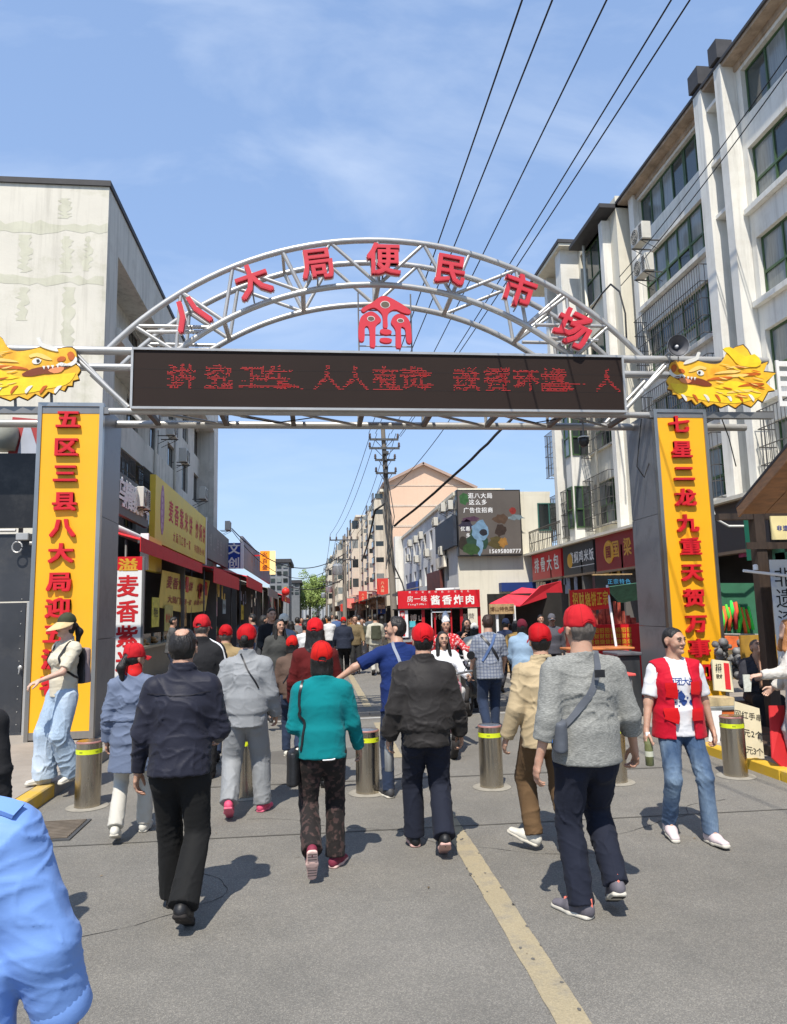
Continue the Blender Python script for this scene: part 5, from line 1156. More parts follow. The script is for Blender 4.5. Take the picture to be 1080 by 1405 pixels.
mb = MB(); write(mb, '博山', (x0+W_*.24, YK+.19, zs-.28), UX, UZ, .22, .25); write(mb, '特色炸', (x0+W_*.53, YK+.21, zs-.26), UX, UZ, .2, .21); write(mb, '直营', (x0+W_*.86, YK+.19, zs-.28), UX, UZ, .20, .22); mb.build('window_lettering', plain('pale_brown_letters', (206, 180, 160)), kk)
MB().box((x0+W_*.14, YK+.14, zs-.56), (x0+W_*.21, YK+.15, zs-.38)).build('cyan_notice', plain('cyan', (80, 176, 190)), kk)
mb = MB(); mb.box((x0+W_*.40, YK+.05, .95), (x0+W_*.41, YK+.12, zs-.04)); mb.box((x0+W_*.40, YK+.05, zs-.14), (x0+W_*.64, YK+.12, zs-.10)); mb.build('white_frame', m_cloudwhite, kk)
mb = MB(); mb.tube([(x0+W_*.5, YK+.6, zt+.03), (x0+W_*.8, YK+.6, zt+.05)], .045, 10); mb.build('roof_duct', m_white, kk, smooth=True)
MB().box((x0+.02, YK+.13, zt-.12), (x1-.02, YK+1.8, zt-.04)).build('roof', m_tubedk, kk)
# ---------------------------------------------------------------- utility poles
def pole(x, Y, h, label, arms, r0=.17, r1=.11, lean=(0, 0)):
    o = empty('utility_pole', (x, Y, 0), label, 'utility pole')
    MB().tube([(x, Y, 0), (x+lean[0]*.5, Y, h*.5), (x+lean[0], Y, h)], r0, 12, rr=[r0, (r0+r1)/2, r1]).build('shaft', m_pole, o, smooth=60)
    for k, (z, w_) in enumerate(arms):
        xo = x+lean[0]*z/h
        a_ = MB().box((xo-w_/2, Y-.16, z-.04), (xo+w_/2, Y-.10, z+.04)).build('crossarm', m_iron, o)
        for sx in (-.48, -.26, .26, .48)[::(1 if w_ > 1.2 else 3)]:
            MB().lathe([(.035, .04), (.06, .07), (.03, .10), (.06, .13), (.03, .16), (.05, .19), (.02, .24)], (xo+w_*sx, Y-.13, z), 8).build('insulator', M('brown_insulator', (.10, .07, .06), .3), a_, smooth=True)
        MB().tube([(xo-w_*.3, Y-.13, z-.03), (xo, Y-.1, z-.4), (xo+w_*.3, Y-.13, z-.03)], .015, 5).build('brace', m_iron, a_)
    return o
YP = 28.0
pt, pb_ = AY(528, 586, YP), AY(543, 830, YP)
PX = pb_.x; PH = pt.z; LEAN = (pt.x-pb_.x)*PH/(PH-pb_.z)
zz_ = lambda y: AY(528, y, YP).z
pp = pole(PX-.0, YP, PH, 'tall weathered concrete utility pole with four crossarms behind the kiosk', [(zz_(604), 1.15), (zz_(616), 1.2), (zz_(632), .8), (zz_(650), .8)], .14, .085, (LEAN, 0))
mb = MB(); rn = random.Random(9)
for k in range(4): z = zz_(625)-k*.26; mb.bbox((PX+LEAN*.7-.16+rn.uniform(-.1, .1), YP-.32, z), (PX+LEAN*.7+rn.uniform(.0, .2), YP-.12, z+rn.uniform(.1, .22)), .01)
for k in range(7): mb.tube([(PX+LEAN*.5+rn.uniform(-.2, .2), YP-.2, rn.uniform(3, 4)), (PX+LEAN*.6+rn.uniform(-.25, .25), YP-.25, 5.4), (PX+LEAN*.8+rn.uniform(-.1, .1), YP-.2, rn.uniform(6.5, 7.5))], .018, 5)
mb.build('switchgear', m_iron, pp)
q = AY(528, 690, YP); mb = MB(); mb.tube([q, AY(533, 760, YP), AY(552, 800, YP), AY(556, 815, YP-1)], .03, 6); mb.tube([q+Vector((.05, 0, 0)), AY(515, 700, YP), AY(505, 745, YP+4), AY(497, 770, YP+9)], .04, 6); mb.build('drop_cable', m_cable, pp, smooth=True)
far_poles = [(472, 735, 48, 'second utility pole with a transformer, far down the right side'), (457, 778, 75, 'third utility pole down the right side'), (448, 795, 105, 'fourth utility pole near the end of the street')]
tops_ = []
for (px, py, Y, lb_) in far_poles:
    p = AY(px, py, Y); o = pole(p.x, Y, p.z, lb_, [(p.z-.3, 1.9), (p.z-1.6, 1.4)], .16, .1); tops_.append(Vector((p.x, Y-.13, p.z-.1)))
    MB().lathe([(.30, 0), (.34, .1), (.34, .6), (.25, .7), (.1, .75)], (p.x-.45, Y-.3, p.z-2.6), 12).build('transformer', m_alu, o, smooth=40)
# ---------------------------------------------------------------- overhead lines
def sag(a, b, s, n=24): return [a.lerp(b, i/n) - Vector((0, 0, s*4*(i/n)*(1-i/n))) for i in range(n+1)]
def wire(label, pts, r, name='overhead_wire', grp=None): return MB().tube(pts, r, 6, cap=False).build(name, m_cable, label=label, cat='wire', group=grp, smooth=True)
zt_ = zz_(604)+.24
G5 = 'five parallel overhead wires'
for i, (px, x_end, z_) in enumerate(((705, -.52, 8.75), (745, -.28, 8.9), (817, .28, 9.0), (902, .55, 9.1), (927, .62, 9.3))):
    near_ = AG(px, 0, z_); far_ = Vector((PX+LEAN+x_end*1.1, YP-.13, zt_-(.0 if i < 3 else .12))); d = (near_-far_); back = near_ + d*.55
    wire('%s of the five parallel wires crossing the sky, counted from the left' % ('first', 'second', 'third', 'fourth', 'fifth')[i], sag(back, far_, .30, 30), .012, grp=G5)
for i in range(4):
    a_ = Vector((PX+LEAN+(-.5, -.25, .25, .5)[i], YP-.13, zt_)); b_ = tops_[0]+Vector(((-.9, -.5, .5, .9)[i], 0, .2)); wire('%s of four thin wires running on from the tall pole down the street' % ('first from left', 'second from left', 'third from left', 'rightmost')[i], sag(a_, b_, .5), .012, grp='wires beyond the tall pole')
    for k in range(2): wire('%s of four thin wires between the %s' % (('first from left', 'second from left', 'third from left', 'rightmost')[i], ('second and third poles', 'third and fourth poles')[k]), sag(tops_[k]+Vector(((-.9, -.5, .5, .9)[i], 0, .2)), tops_[k+1]+Vector(((-.9, -.5, .5, .9)[i], 0, .2)), .6), .014, grp='wires between the far poles')
# thick twisted cable from the right buildings to the tall pole, passing under the beam
A_ = Vector((XC-.9, 24.5, AX(870, 385, XC-.9).z)); B_ = AY(690, 588, 22.0); C_ = AY(541, 721, YP-.1)
pts = []
for i in range(31):
    t = i/30; s_ = (1-t); p = A_*(s_*s_) + (2*B_-.5*A_-.5*C_)*(2*s_*t) + C_*(t*t); pts.append(p+Vector((random.uniform(-.015, .015), 0, random.uniform(-.02, .02))))
wire('thick black bundled cable sagging from the right flats to the tall pole', pts, .045, 'bundled_cable')
wire('thick black cable loop hanging in front of the cream flats', [AX(x, y, XC-.95) for x, y in ((795, 445), (812, 425), (826, 403), (838, 390), (850, 400), (858, 430), (860, 470))], .03, 'bundled_cable')
wire('upper of two thin wires crossing the white flats', sag(AX(1090, 62, XB-.9), AX(850, 380, XB-.9), .15), .014)
wire('lower of two thin wires crossing the white flats', sag(AX(1090, 84, XB-.9), AX(852, 392, XB-.9), .15), .014)
q0, q1 = AX(318, 725, -4.9), tops_[0]-Vector((0, 0, 1.1))
wire('upper sagging cable across the street from the left shops', sag(q0, q1, 1.6), .03); wire('lower sagging cable across the street from the left shops', sag(q0-Vector((0, 0, .1)), q1-Vector((0, 0, .2)), 2.1), .02)
wire('long sagging cable across the far end of the street', sag(AY(398, 805, 70), AY(470, 795, 60), .5), .04)
wire('thin cable from the tall pole up to the right, crossing the gable', sag(AY(540, 670, YP), AY(608, 590, 22), .1)+[AY(640, 540, 19)], .012)
wire('small loose cable curling over the roof of the left building', [Vector((-12.5, 21, zr+.2))+Vector((i*.4, 0, .35*math.sin(i*.45))) for i in range(8)], .015)
# red banners and lanterns down the right side
def flag(px, py, w_, h_, Y, label, mat=None):
    p = AY(px, py, Y); o = empty('banner', p, label, 'banner', 'red banners hanging down the right side of the street')
    W_ = w_*Y/1000*1.03; H__ = h_*Y/1000*1.03
    MB().prism([(-W_/2, -H__*.42), (0, -H__/2), (W_/2, -H__*.42), (W_/2, H__/2), (-W_/2, H__/2)], p, UX, UZ, -.03).build('cloth', mat or plain('banner_red', (206, 62, 50)), o)
    mb = MB(); write(mb, '八大局', (p.x, p.y-.005, p.z), UX, UZ, H__*.2, H__*.24, down=True); mb.build('lettering', plain('pale_gold', (230, 190, 150)), o)
    MB().tube([(p.x-W_/2, Y+.05, p.z+H__/2), (p.x+W_*1.6, Y+.05, p.z+H__/2)], .03, 5).build('rod', m_iron, o)
flag(525, 805, 15, 22, 36, 'largest and nearest red hanging banner left of the kiosk'); flag(498, 820, 11, 17, 46, 'second red hanging banner down the right side')
flag(481, 828, 10, 13, 56, 'pale pink lantern-like banner down the right side', plain('faded_pink', (224, 130, 120))); flag(472, 834, 9, 10, 66, 'farthest small red banner down the right side')
flag(523, 838, 12, 9, 34, 'small blue and white notice below the nearest red banner', plain('blue_board', (28, 62, 150)))
# right side stalls beyond the kiosk: awnings running to the vanishing point
def awning_right(ya, yb, xi, xo, zi, zo, mat, label):
    o = empty('awning', ((xi+xo)/2, ya, zo), label, 'awning', 'awnings over the far right stalls'); MB().slab((xo, ya, zo), (xi, ya, zi), (xi, yb, zi), (xo, yb, zo), .04).build('sheet', mat, o)
    for y in (ya+.1, yb-.1): MB().tube([(xo+.1, y, 0), (xo+.1, y, zo)], .03, 6).build('post', m_bars, o)
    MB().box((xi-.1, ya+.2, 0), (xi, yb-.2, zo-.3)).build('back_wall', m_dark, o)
    MB().box((xo+.3, ya+.3, 0), (xo+.9, yb-.3, .9)).build('counter', plain('counterr%d' % (int(ya) % 4), [(150, 50, 40), (120, 110, 90), (70, 70, 76), (170, 120, 60)][int(ya) % 4], var=.5, vs=4), o)
    rn_ = random.Random(int(ya)); mb = MB()
    for i in range(18): y = rn_.uniform(ya+.3, yb-.5); z = rn_.choice((.9, 1.9, 2.2)); mb.box((xo+.2, y, z), (xo+rn_.uniform(.3, .8), y+rn_.uniform(.15, .5), z+rn_.uniform(.15, .5)))
    mb.build('goods', M('goodsm', (.30, .16, .10), .7, 0, .8, 5), o, kind='stuff')
kx = d0.x
for i, (ya, yb, mt, nm) in enumerate(((33, 40, M('dusty_awning', (.20, .17, .15), .85, 0, .3, 2), 'dusty grey awning of the stall under the nearest red banner'), (41, 50, MATS['dusty_awning'], 'second dusty awning on the far right side'), (51, 62, m_redcloth, 'red awning on the far right side of the street'), (63, 78, m_redcloth, 'second red awning on the far right side'), (80, 105, MATS['dusty_awning'], 'farthest awning on the right side of the street'))):
    xo = AY(515-i*14, 850, ya).x*1.0; awning_right(ya, yb, xo+2.2+.0, xo, 2.9, 2.45, mt, nm)
# ---------------------------------------------------------------- bollards
m_boll = M('bollard_steel', (.50, .45, .37), .24, 1, .18, 3.5, .04, 90, stretch=(1, 1, .15), dirt=((.22, .18, .13), .45, 5))
m_bband = plain('yellow_green_band', (214, 226, 40), .4, dirt=((.35, .35, .05), .4, 9))
bp = None
def bollard(px, py, label, dx=0):
    global bp
    g_ = AG(px, py-5); r = .118
    o = empty('bollard', (g_.x, g_.y, 0), label, 'bollard', 'steel bollards across the road')
    if bp is None:
        bp = {}
        bp['body'] = MB().lathe([(r, 0), (r, .545), (r, .60), (r-.008, .612), (r-.03, .615), (.02, .615)], (0, 0, 0), 40).mesh('body', m_boll); smooth_mesh(bp['body'], 30)
        bp['reflective_band'] = MB().lathe([(r+.0025, .498), (r+.0025, .542)], (0, 0, 0), 40, cap=False).mesh('band', m_bband); smooth_mesh(bp['reflective_band'], 60)
        bp['top_ring'] = MB().lathe([(r+.003, .596), (r+.004, .604), (r-.004, .613)], (0, 0, 0), 40, cap=False).mesh('ring', M('pink_worn_ring', (.34, .16, .14), .5)); smooth_mesh(bp['top_ring'], 60)
        bp['ground_collar'] = MB().lathe([(r+.075, .004), (r+.065, .010), (r+.002, .012)], (0, 0, 0), 40, cap=False).mesh('collar', M('collar_concrete', (.26, .24, .2), .9, 0, .2, 8)); smooth_mesh(bp['ground_collar'], 40)
        mb = MB()
        for k in range(5):
            for j in range(4): a0 = -1.75+k*1.257+j*.07; mb.quad(*[Vector(((r+.0035)*math.sin(a), -(r+.0035)*math.cos(a), z)) for a, z in ((a0, .512), (a0+.035, .512), (a0+.035, .528), (a0, .528))])
        bp['band_marks'] = mb.mesh('marks', M('band_marks', (.12, .13, .03), .6))
    for k_, me in bp.items(): c = bpy.data.objects.new(k_, me); COL.objects.link(c); c.parent = o
    return o
bollard(120, 1112, 'steel bollard with yellow band at the left kerb beside the woman with the sun visor')
bollard(335, 1098, 'steel bollard mostly hidden behind the person in the grey tracksuit')
bollard(505, 1093, 'steel bollard with yellow band beside the person in the teal sweater')
bollard(675, 1085, 'brownish steel bollard with yellow band beside the man in the beige jacket')
bollard(845, 1078, 'steel bollard hidden behind the man in the grey sweater')
bollard(1010, 1070, 'steel bollard with yellow band at the right kerb in front of the wooden stall')
# ---------------------------------------------------------------- wooden stall in the right foreground
YS_ = 8.9
ws = empty('wooden_stall', (6.3, 9.4, KH-.03), 'brown wooden market stall with pitched roof at the right edge', 'stall')
r0_, r1_ = AY(1014, 702, YS_-.6), AY(1095, 600, YS_-.6)
T_, U_ = r0_, AY(1100, 601, 6.2); V_ = Vector((T_.x+2.4, T_.y, T_.z)); K_ = U_+Vector((2.2, 0, 0)); n_ = (U_-T_).cross(V_-T_).normalized(); n_ = n_ if n_.z > 0 else -n_
for i in range(7):
    a, b, c, d = [P0.lerp(P1, t) for P0, P1, t in ((T_, V_, i/7), (T_, V_, (i+.96)/7), (U_, K_, (i+.96)/7), (U_, K_, i/7))]
    MB().slab(a+n_*.004*(i % 2), b+n_*.004*(i % 2), c, d, -.03).build('roof_plank', m_wood, ws)
MB().add([p+n_*h for h in (.045, .075) for p in (T_-Vector((.03, 0, 0)), V_, K_, U_-Vector((.03, 0, 0)))], [(0,1,2,3),(7,6,5,4),(0,4,5,1),(1,5,6,2),(2,6,7,3),(3,7,4,0)]).build('roof_sheet', m_roofdk, ws)
MB().add([p+n_*h+Vector((s_, 0, 0)) for h in (-.07, .044) for p, s_ in ((T_, -.025), (T_, 0), (U_, 0), (U_, -.025))], [(0,1,2,3),(7,6,5,4),(0,4,5,1),(1,5,6,2),(2,6,7,3),(3,7,4,0)]).build('fascia', m_wood, ws)
pz = AY(1055, 700, YS_)
for dx_, w_ in ((0, .13),):
    a_, b_ = AY(1046, 720, YS_), AY(1062, 1000, YS_)
    MB().box((AY(1050, 800, YS_).x-.07, YS_, KH-.03), (AY(1050, 800, YS_).x+.07, YS_+.14, r0_.z+.12)).build('post', m_wooddk, ws)
xp = AY(1050, 800, YS_).x
MB().box((xp-.07, YS_+2.0, KH-.03), (xp+.07, YS_+2.14, r0_.z+.3)).build('post', m_wooddk, ws)
MB().box((xp+1.6, YS_, KH-.03), (xp+1.74, YS_+.14, r0_.z+1)).build('post', m_wooddk, ws)
zb1, zb2 = AY(1060, 700, YS_).z, AY(1060, 748, YS_).z
mb = MB(); mb.box((r0_.x+.1, YS_+.02, r0_.z-.02), (xp+1.6, YS_+.12, r0_.z+.06)); mb.box((xp-.22, YS_-.02, zb2-.05), (xp+1.6, YS_-.004, zb2+.04)); mb.build('beam', m_wooddk, ws)
p = AY(1064, 712, YS_-.05); o = MB().box((p.x-.06, YS_-.04, p.z-.27), (p.x+.6, YS_-.02, p.z+.04)).build('name_plate', plain('cream_plate', (222, 206, 150)), ws)
mb = MB(); write(mb, '非遗文创小吃', (p.x+.26, YS_-.043, p.z-.12), UX, UZ, .075, .085); mb.build('lettering', plain('blue_ink', (40, 60, 140)), o)
# stall platform, planks along the kerb
for i in range(4):
    g0 = 4.98+i*.0
for i in range(9):
    MB().bbox((4.98, 5.9+i*.52, KH-.03), (5.7, 6.39+i*.52, KH+.09), .008).build('plank', m_wooddk if i % 2 else M('dark_wood_b', (.06, .04, .028), .6, 0, .3, 5, .2, 30), ws)
# fan-painting banner
a_, b_ = AY(1056, 768, YS_-.25), AY(1056, 905, YS_-.25); m_fan = M('blue_white_fan_paint', (.62, .64, .64), .6, 0, .12, 1.5, dirt=((.05, .18, .45), .9, 2.2))
o = empty('fan_banner', (a_.x+.25, YS_-.25, b_.z), 'white and blue painted banner with black brush characters on the wooden stall', 'banner')
MB().box((a_.x, YS_-.25, b_.z-.15), (a_.x+.62, YS_-.235, a_.z)).build('cloth', m_fan, o)
mb = MB(); write(mb, '非遗漆扇', (a_.x+.16, YS_-.254, (a_.z+b_.z)/2-.0), UX, UZ, .26, .265, down=True, bold=.005); mb.build('lettering', m_txt_black, o)
p = AY(1037, 782, YS_-.3); mb = MB(); mb.tube([AY(1020, 783, YS_-.3), AY(1080, 790, YS_-.3)], .018, 8); mb.lathe([(.03, 0), (.03, .06), (.015, .07)], AY(1037, 782, YS_-.3), 10); mb.build('banner_rod', m_cloudwhite, o)
# green sign on the shopfront and tassel board
s, a, b = front_sign('hanging_sign', 'green hanging sign with a white leaf mark behind the wooden stall', 1027, 702, 1050, 768, 10.6, plain('green_sign', (40, 130, 100)))
MB().prism([(-.07, -.10), (.08, -.06), (.08, .10), (-.07, .06)], ((a.x+b.x)/2+.03, 10.593, a.z-.22), UX, UZ, .004).build('white_mark', m_cloudwhite, s)
mb = MB(); write(mb, '绿色', ((a.x+b.x)/2+.02, 10.594, b.z+.17), UX, UZ, .10, .11); mb.build('lettering', m_txt_white, s)
YT = 11.6
a, b = AY(980, 800, YT), AY(1046, 872, YT); tb = empty('tassel_board', ((a.x+b.x)/2, YT, KH), 'green felt board hung with orange and green tassels behind the seated man', 'display board')
MB().slab(AY(982, 872, YT), AY(1050, 872, YT), AY(1034, 800, YT), AY(986, 800, YT), .04).build('board', M('green_felt', (.04, .16, .09), .9, 0, .15, 4), tb)
cols = [(230, 96, 50), (70, 220, 70), (236, 110, 60), (90, 200, 60), (220, 90, 50), (60, 230, 90), (180, 60, 60)]
rn = random.Random(2)
for i in range(13):
    x_ = 986+i*3.4; y_ = 826+rn.uniform(-3, 6)+abs(i-6)*.8; p = AY(x_, y_, YT-.08); l_ = .30+rn.uniform(0, .16); col = cols[i % 7]; mb = MB()
    mb.tube([p, p+Vector((rn.uniform(-.03, .03), -.02, -l_*.5)), p+Vector((rn.uniform(-.06, .06), 0, -l_))], .03, 7, rr=[.018, .034, .026]); mb.build('tassel', plain('tassel%d' % (i % 7), col, .8), tb, smooth=True)
mb = MB(); mb.tube([AY(978, 870, YT-.1), AY(1050, 871, YT-.1)], .018, 6); mb.build('rail', m_tube, tb)
o = MB().box((AY(981, 892, 11.0).x, 11.0, AY(981, 892, 11.0).z), (AY(1015, 892, 11.0).x, 11.3, AY(981, 874, 11).z)).build('orange_crate', plain('orange_box', (222, 110, 60), var=.3, vs=8), label='orange box of goods below the tassel board', cat='crate')
p = AY(1034, 905, 10.2); a_ = AY(1016, 872, 10.2); o = MB().box((a_.x, 10.2, .9), (a_.x+.65, 10.24, a_.z)).build('notice_board', plain('ochre_board', (170, 130, 50), var=.25, vs=5, dirt=((.2, .14, .05), .5, 4)), label='ochre yellow board standing behind the seated man', cat='board')
mb = MB(); write(mb, '财源', (a_.x+.3, 10.195, a_.z-.2), UX, UZ, .12, .14); mb.build('lettering', m_wooddk, o)
# cluttered dark goods behind
mb = MB(); rn = random.Random(8)
for i in range(60): p = AY(rn.uniform(978, 1016), rn.uniform(880, 930), 10.4+rn.random()*.4); r_ = rn.uniform(.03, .075); mb.lathe([(.2*r_, -r_), (r_, -.3*r_), (r_*.9, .5*r_), (.3*r_, r_)], p, 8, (rn.uniform(-1, 1), rn.uniform(-1, 1), 1))
mb.build('piled_bags', M('mixed_dark_goods', (.16, .16, .16), .6, 0, .8, 7), label='pile of dark and pale bags between the right pillar and the seated man', cat='bags', kind='stuff', smooth=True)
# display table with framed seals, cardboard sign
YT2 = 9.0
zt = AY(990, 968, YT2).z
o = empty('display_table', (AY(985, 960, YT2).x, YT2, KH), 'small orange legged display table with boxed seals beside the right pillar', 'table')
a_, b_ = AY(962, 962, YT2), AY(1020, 962, YT2)
MB().bbox((a_.x, YT2-.1, zt-.05), (b_.x, YT2+.5, zt), .01).build('tabletop', M('grey_top', (.22, .23, .22), .6), o)
for x_ in (a_.x+.12, b_.x-.12):
    for y_ in (YT2-.05, YT2+.45): MB().tube([(x_, y_, KH), (x_, y_, zt-.05)], .025, 6).build('leg', plain('orange_leg', (214, 110, 50)), o)
MB().box((a_.x+.2, YT2-.08, zt-.35), (b_.x-.02, YT2-.04, zt-.06)).build('orange_apron', plain('orange_leg', (214, 110, 50)), o)
t_ = MB().box((a_.x+.05, YT2-.05, zt+.002), (a_.x+.42, YT2+.2, zt+.10)).build('display_box', plain('straw_box', (190, 170, 130), var=.3, vs=9), label='low straw coloured box of small goods on the display table', cat='box')
# open box lid leaning back, with red strip
p = AY(992, 925, YT2+.2); rotm = Matrix.Rotation(R(-14), 3, 'X') @ Matrix.Rotation(R(8), 3, 'Y')
lid = MB(); lid.box(p+Vector((-.13, 0, -.22)), p+Vector((.13, .03, .18)), rotm, p); lo_ = lid.build('open_box_lid', plain('cream_lid', (206, 196, 164)), label='open cream box lid with a red strip standing on the display table', cat='box')
mb = MB(); mb.box(p+Vector((.02, -.006, -.19)), p+Vector((.09, -.001, .15)), rotm, p); mb.build('red_strip', m_txt_red, lo_)
mb = MB(); write(mb, '招财', p+Vector((-.06, -.012, .03)), UX, UZ, .09, .13, down=True); mb.build('lettering', m_txt_black, lo_)
# grey bin shape + white tablecloth
MB().slab(AY(975, 975, 8.75), AY(990, 975, 8.75), AY(984, 1070, 8.72), AY(968, 1068, 8.72), .01).build('white_cloth', m_cloudwhite, label='white cloth hanging from the near end of the display table', cat='cloth')
# cardboard price sign
ca = [AY(1008, 962, 7.9), AY(1042, 972, 7.9), AY(1050, 1050, 7.75), AY(1010, 1042, 7.75)]
o = empty('price_sign', (ca[2]+ca[3])/2, 'cream cardboard price sign with black brush writing hung in front of the wooden stall', 'price sign')
MB().slab(ca[3], ca[2], ca[1], ca[0], .012).build('card', plain('card', (206, 196, 166)), o)
uu = (ca[2]-ca[3]).normalized(); vv = (ca[0]-ca[3]).normalized(); nn = uu.cross(vv).normalized(); mb = MB(); cc = (ca[0]+ca[1]+ca[2]+ca[3])/4 + nn*.004
write(mb, '网红手串', cc+vv*.19-uu*.0, uu, vv, .085, .085, 0, .015); write(mb, '5元2个', cc-vv*.0+uu*.01, uu, vv, .09, .07, 0, .015); write(mb, '10元3个', cc-vv*.18, uu, vv, .09, .06, 0, .015); mb.build('lettering', m_txt_black, o)
# red and white sheet at the right edge
MB().slab(AY(1060, 1040, 7.3), AY(1084, 1062, 7.3), AY(1076, 968, 7.5), AY(1056, 968, 7.5), .015).build('red_sheet', plain('red_sheet', (190, 40, 44)), label='red printed sheet hanging at the stall edge beside the long haired person', cat='sheet')
# ---------------------------------------------------------------- trees at the end of the street
def tree(x, y, h, r, label, seed):
    rn_ = random.Random(seed); o = empty('street_tree', (x, y, 0), label, 'tree', 'green trees at the end of the street')
    mb = MB(); mb.tube([(x, y, 0), (x+.1, y, h*.4), (x-.1, y, h*.75)], .2, 8, rr=[.28, .2, .08])
    for k in range(6): a = rn_.uniform(0, 6.28); mb.tube([(x, y, h*(.35+.05*k)), (x+math.cos(a)*r*.6, y+math.sin(a)*r*.6, h*(.55+.06*k))], .06, 5)
    mb.build('trunk', m_pole, o)
    mb = MB()
    cl = [(Vector((rn_.gauss(0, r*.5), rn_.gauss(0, r*.5), h*.68+rn_.gauss(0, h*.15))), rn_.uniform(.5, 1.1)*r*.38) for _ in range(30)]
    for c, cr_ in cl:
        for _ in range(150):
            v = Vector((rn_.gauss(0, 1), rn_.gauss(0, 1), rn_.gauss(0, 1))).normalized()*cr_*rn_.uniform(.5, 1.05); p = Vector((x, y, 0))+c+v; s_ = rn_.uniform(.10, .24)
            a1 = Vector((rn_.gauss(0, 1), rn_.gauss(0, 1), rn_.gauss(0, 1))).normalized(); a2 = a1.orthogonal().normalized(); mb.quad(p-a1*s_, p-a2*s_*.6, p+a1*s_, p+a2*s_*.6)
    mb.build('crown', (M('spring_leaf', (.20, .27, .07), .6, 0, .5, .8, 0), ), o)
tp = [(425, 150, 9.0), (412, 140, 6.5), (436, 165, 9.5), (448, 150, 8.0)]
for i, (px, Y, h_) in enumerate(tp): p = AY(px, 850, Y); tree(p.x, Y, h_, 3.4, ('tallest pale green tree closing the view down the street', 'lower green tree left of the tallest one at the street end', 'green tree right behind the tallest one at the street end', 'green tree beside the farthest right hand flats')[i], i)
# ---------------------------------------------------------------- people: signed-distance bodies meshed in numpy
def vnoise(P, seed=0):
    """smooth value noise on Nx3 points, about -1..1"""
    P = np.asarray(P, np.float64); I = np.floor(P).astype(np.int64); f = P-I; f = f*f*(3-2*f); out = 0
    for dx in (0, 1):
        for dy in (0, 1):
            for dz in (0, 1):
                h = (I[:, 0]+dx)*374761393 + (I[:, 1]+dy)*668265263 + (I[:, 2]+dz)*2147483647 + seed*144665
                h = (h ^ (h >> 13))*1274126177 & 0x7fffffff; h = (h ^ (h >> 16)) & 0xffff
                w_ = (f[:, 0] if dx else 1-f[:, 0])*(f[:, 1] if dy else 1-f[:, 1])*(f[:, 2] if dz else 1-f[:, 2]); out = out + w_*(h/32767.5-1)
    return out
EDG = [((0,0,0),(1,0,0)),((0,1,0),(1,1,0)),((0,0,1),(1,0,1)),((0,1,1),(1,1,1)),((0,0,0),(0,1,0)),((1,0,0),(1,1,0)),((0,0,1),(0,1,1)),((1,0,1),(1,1,1)),((0,0,0),(0,0,1)),((1,0,0),(1,0,1)),((0,1,0),(0,1,1)),((1,1,0),(1,1,1))]
def nrm(v): v = np.asarray(v, float); return v/(np.linalg.norm(v)+1e-12)
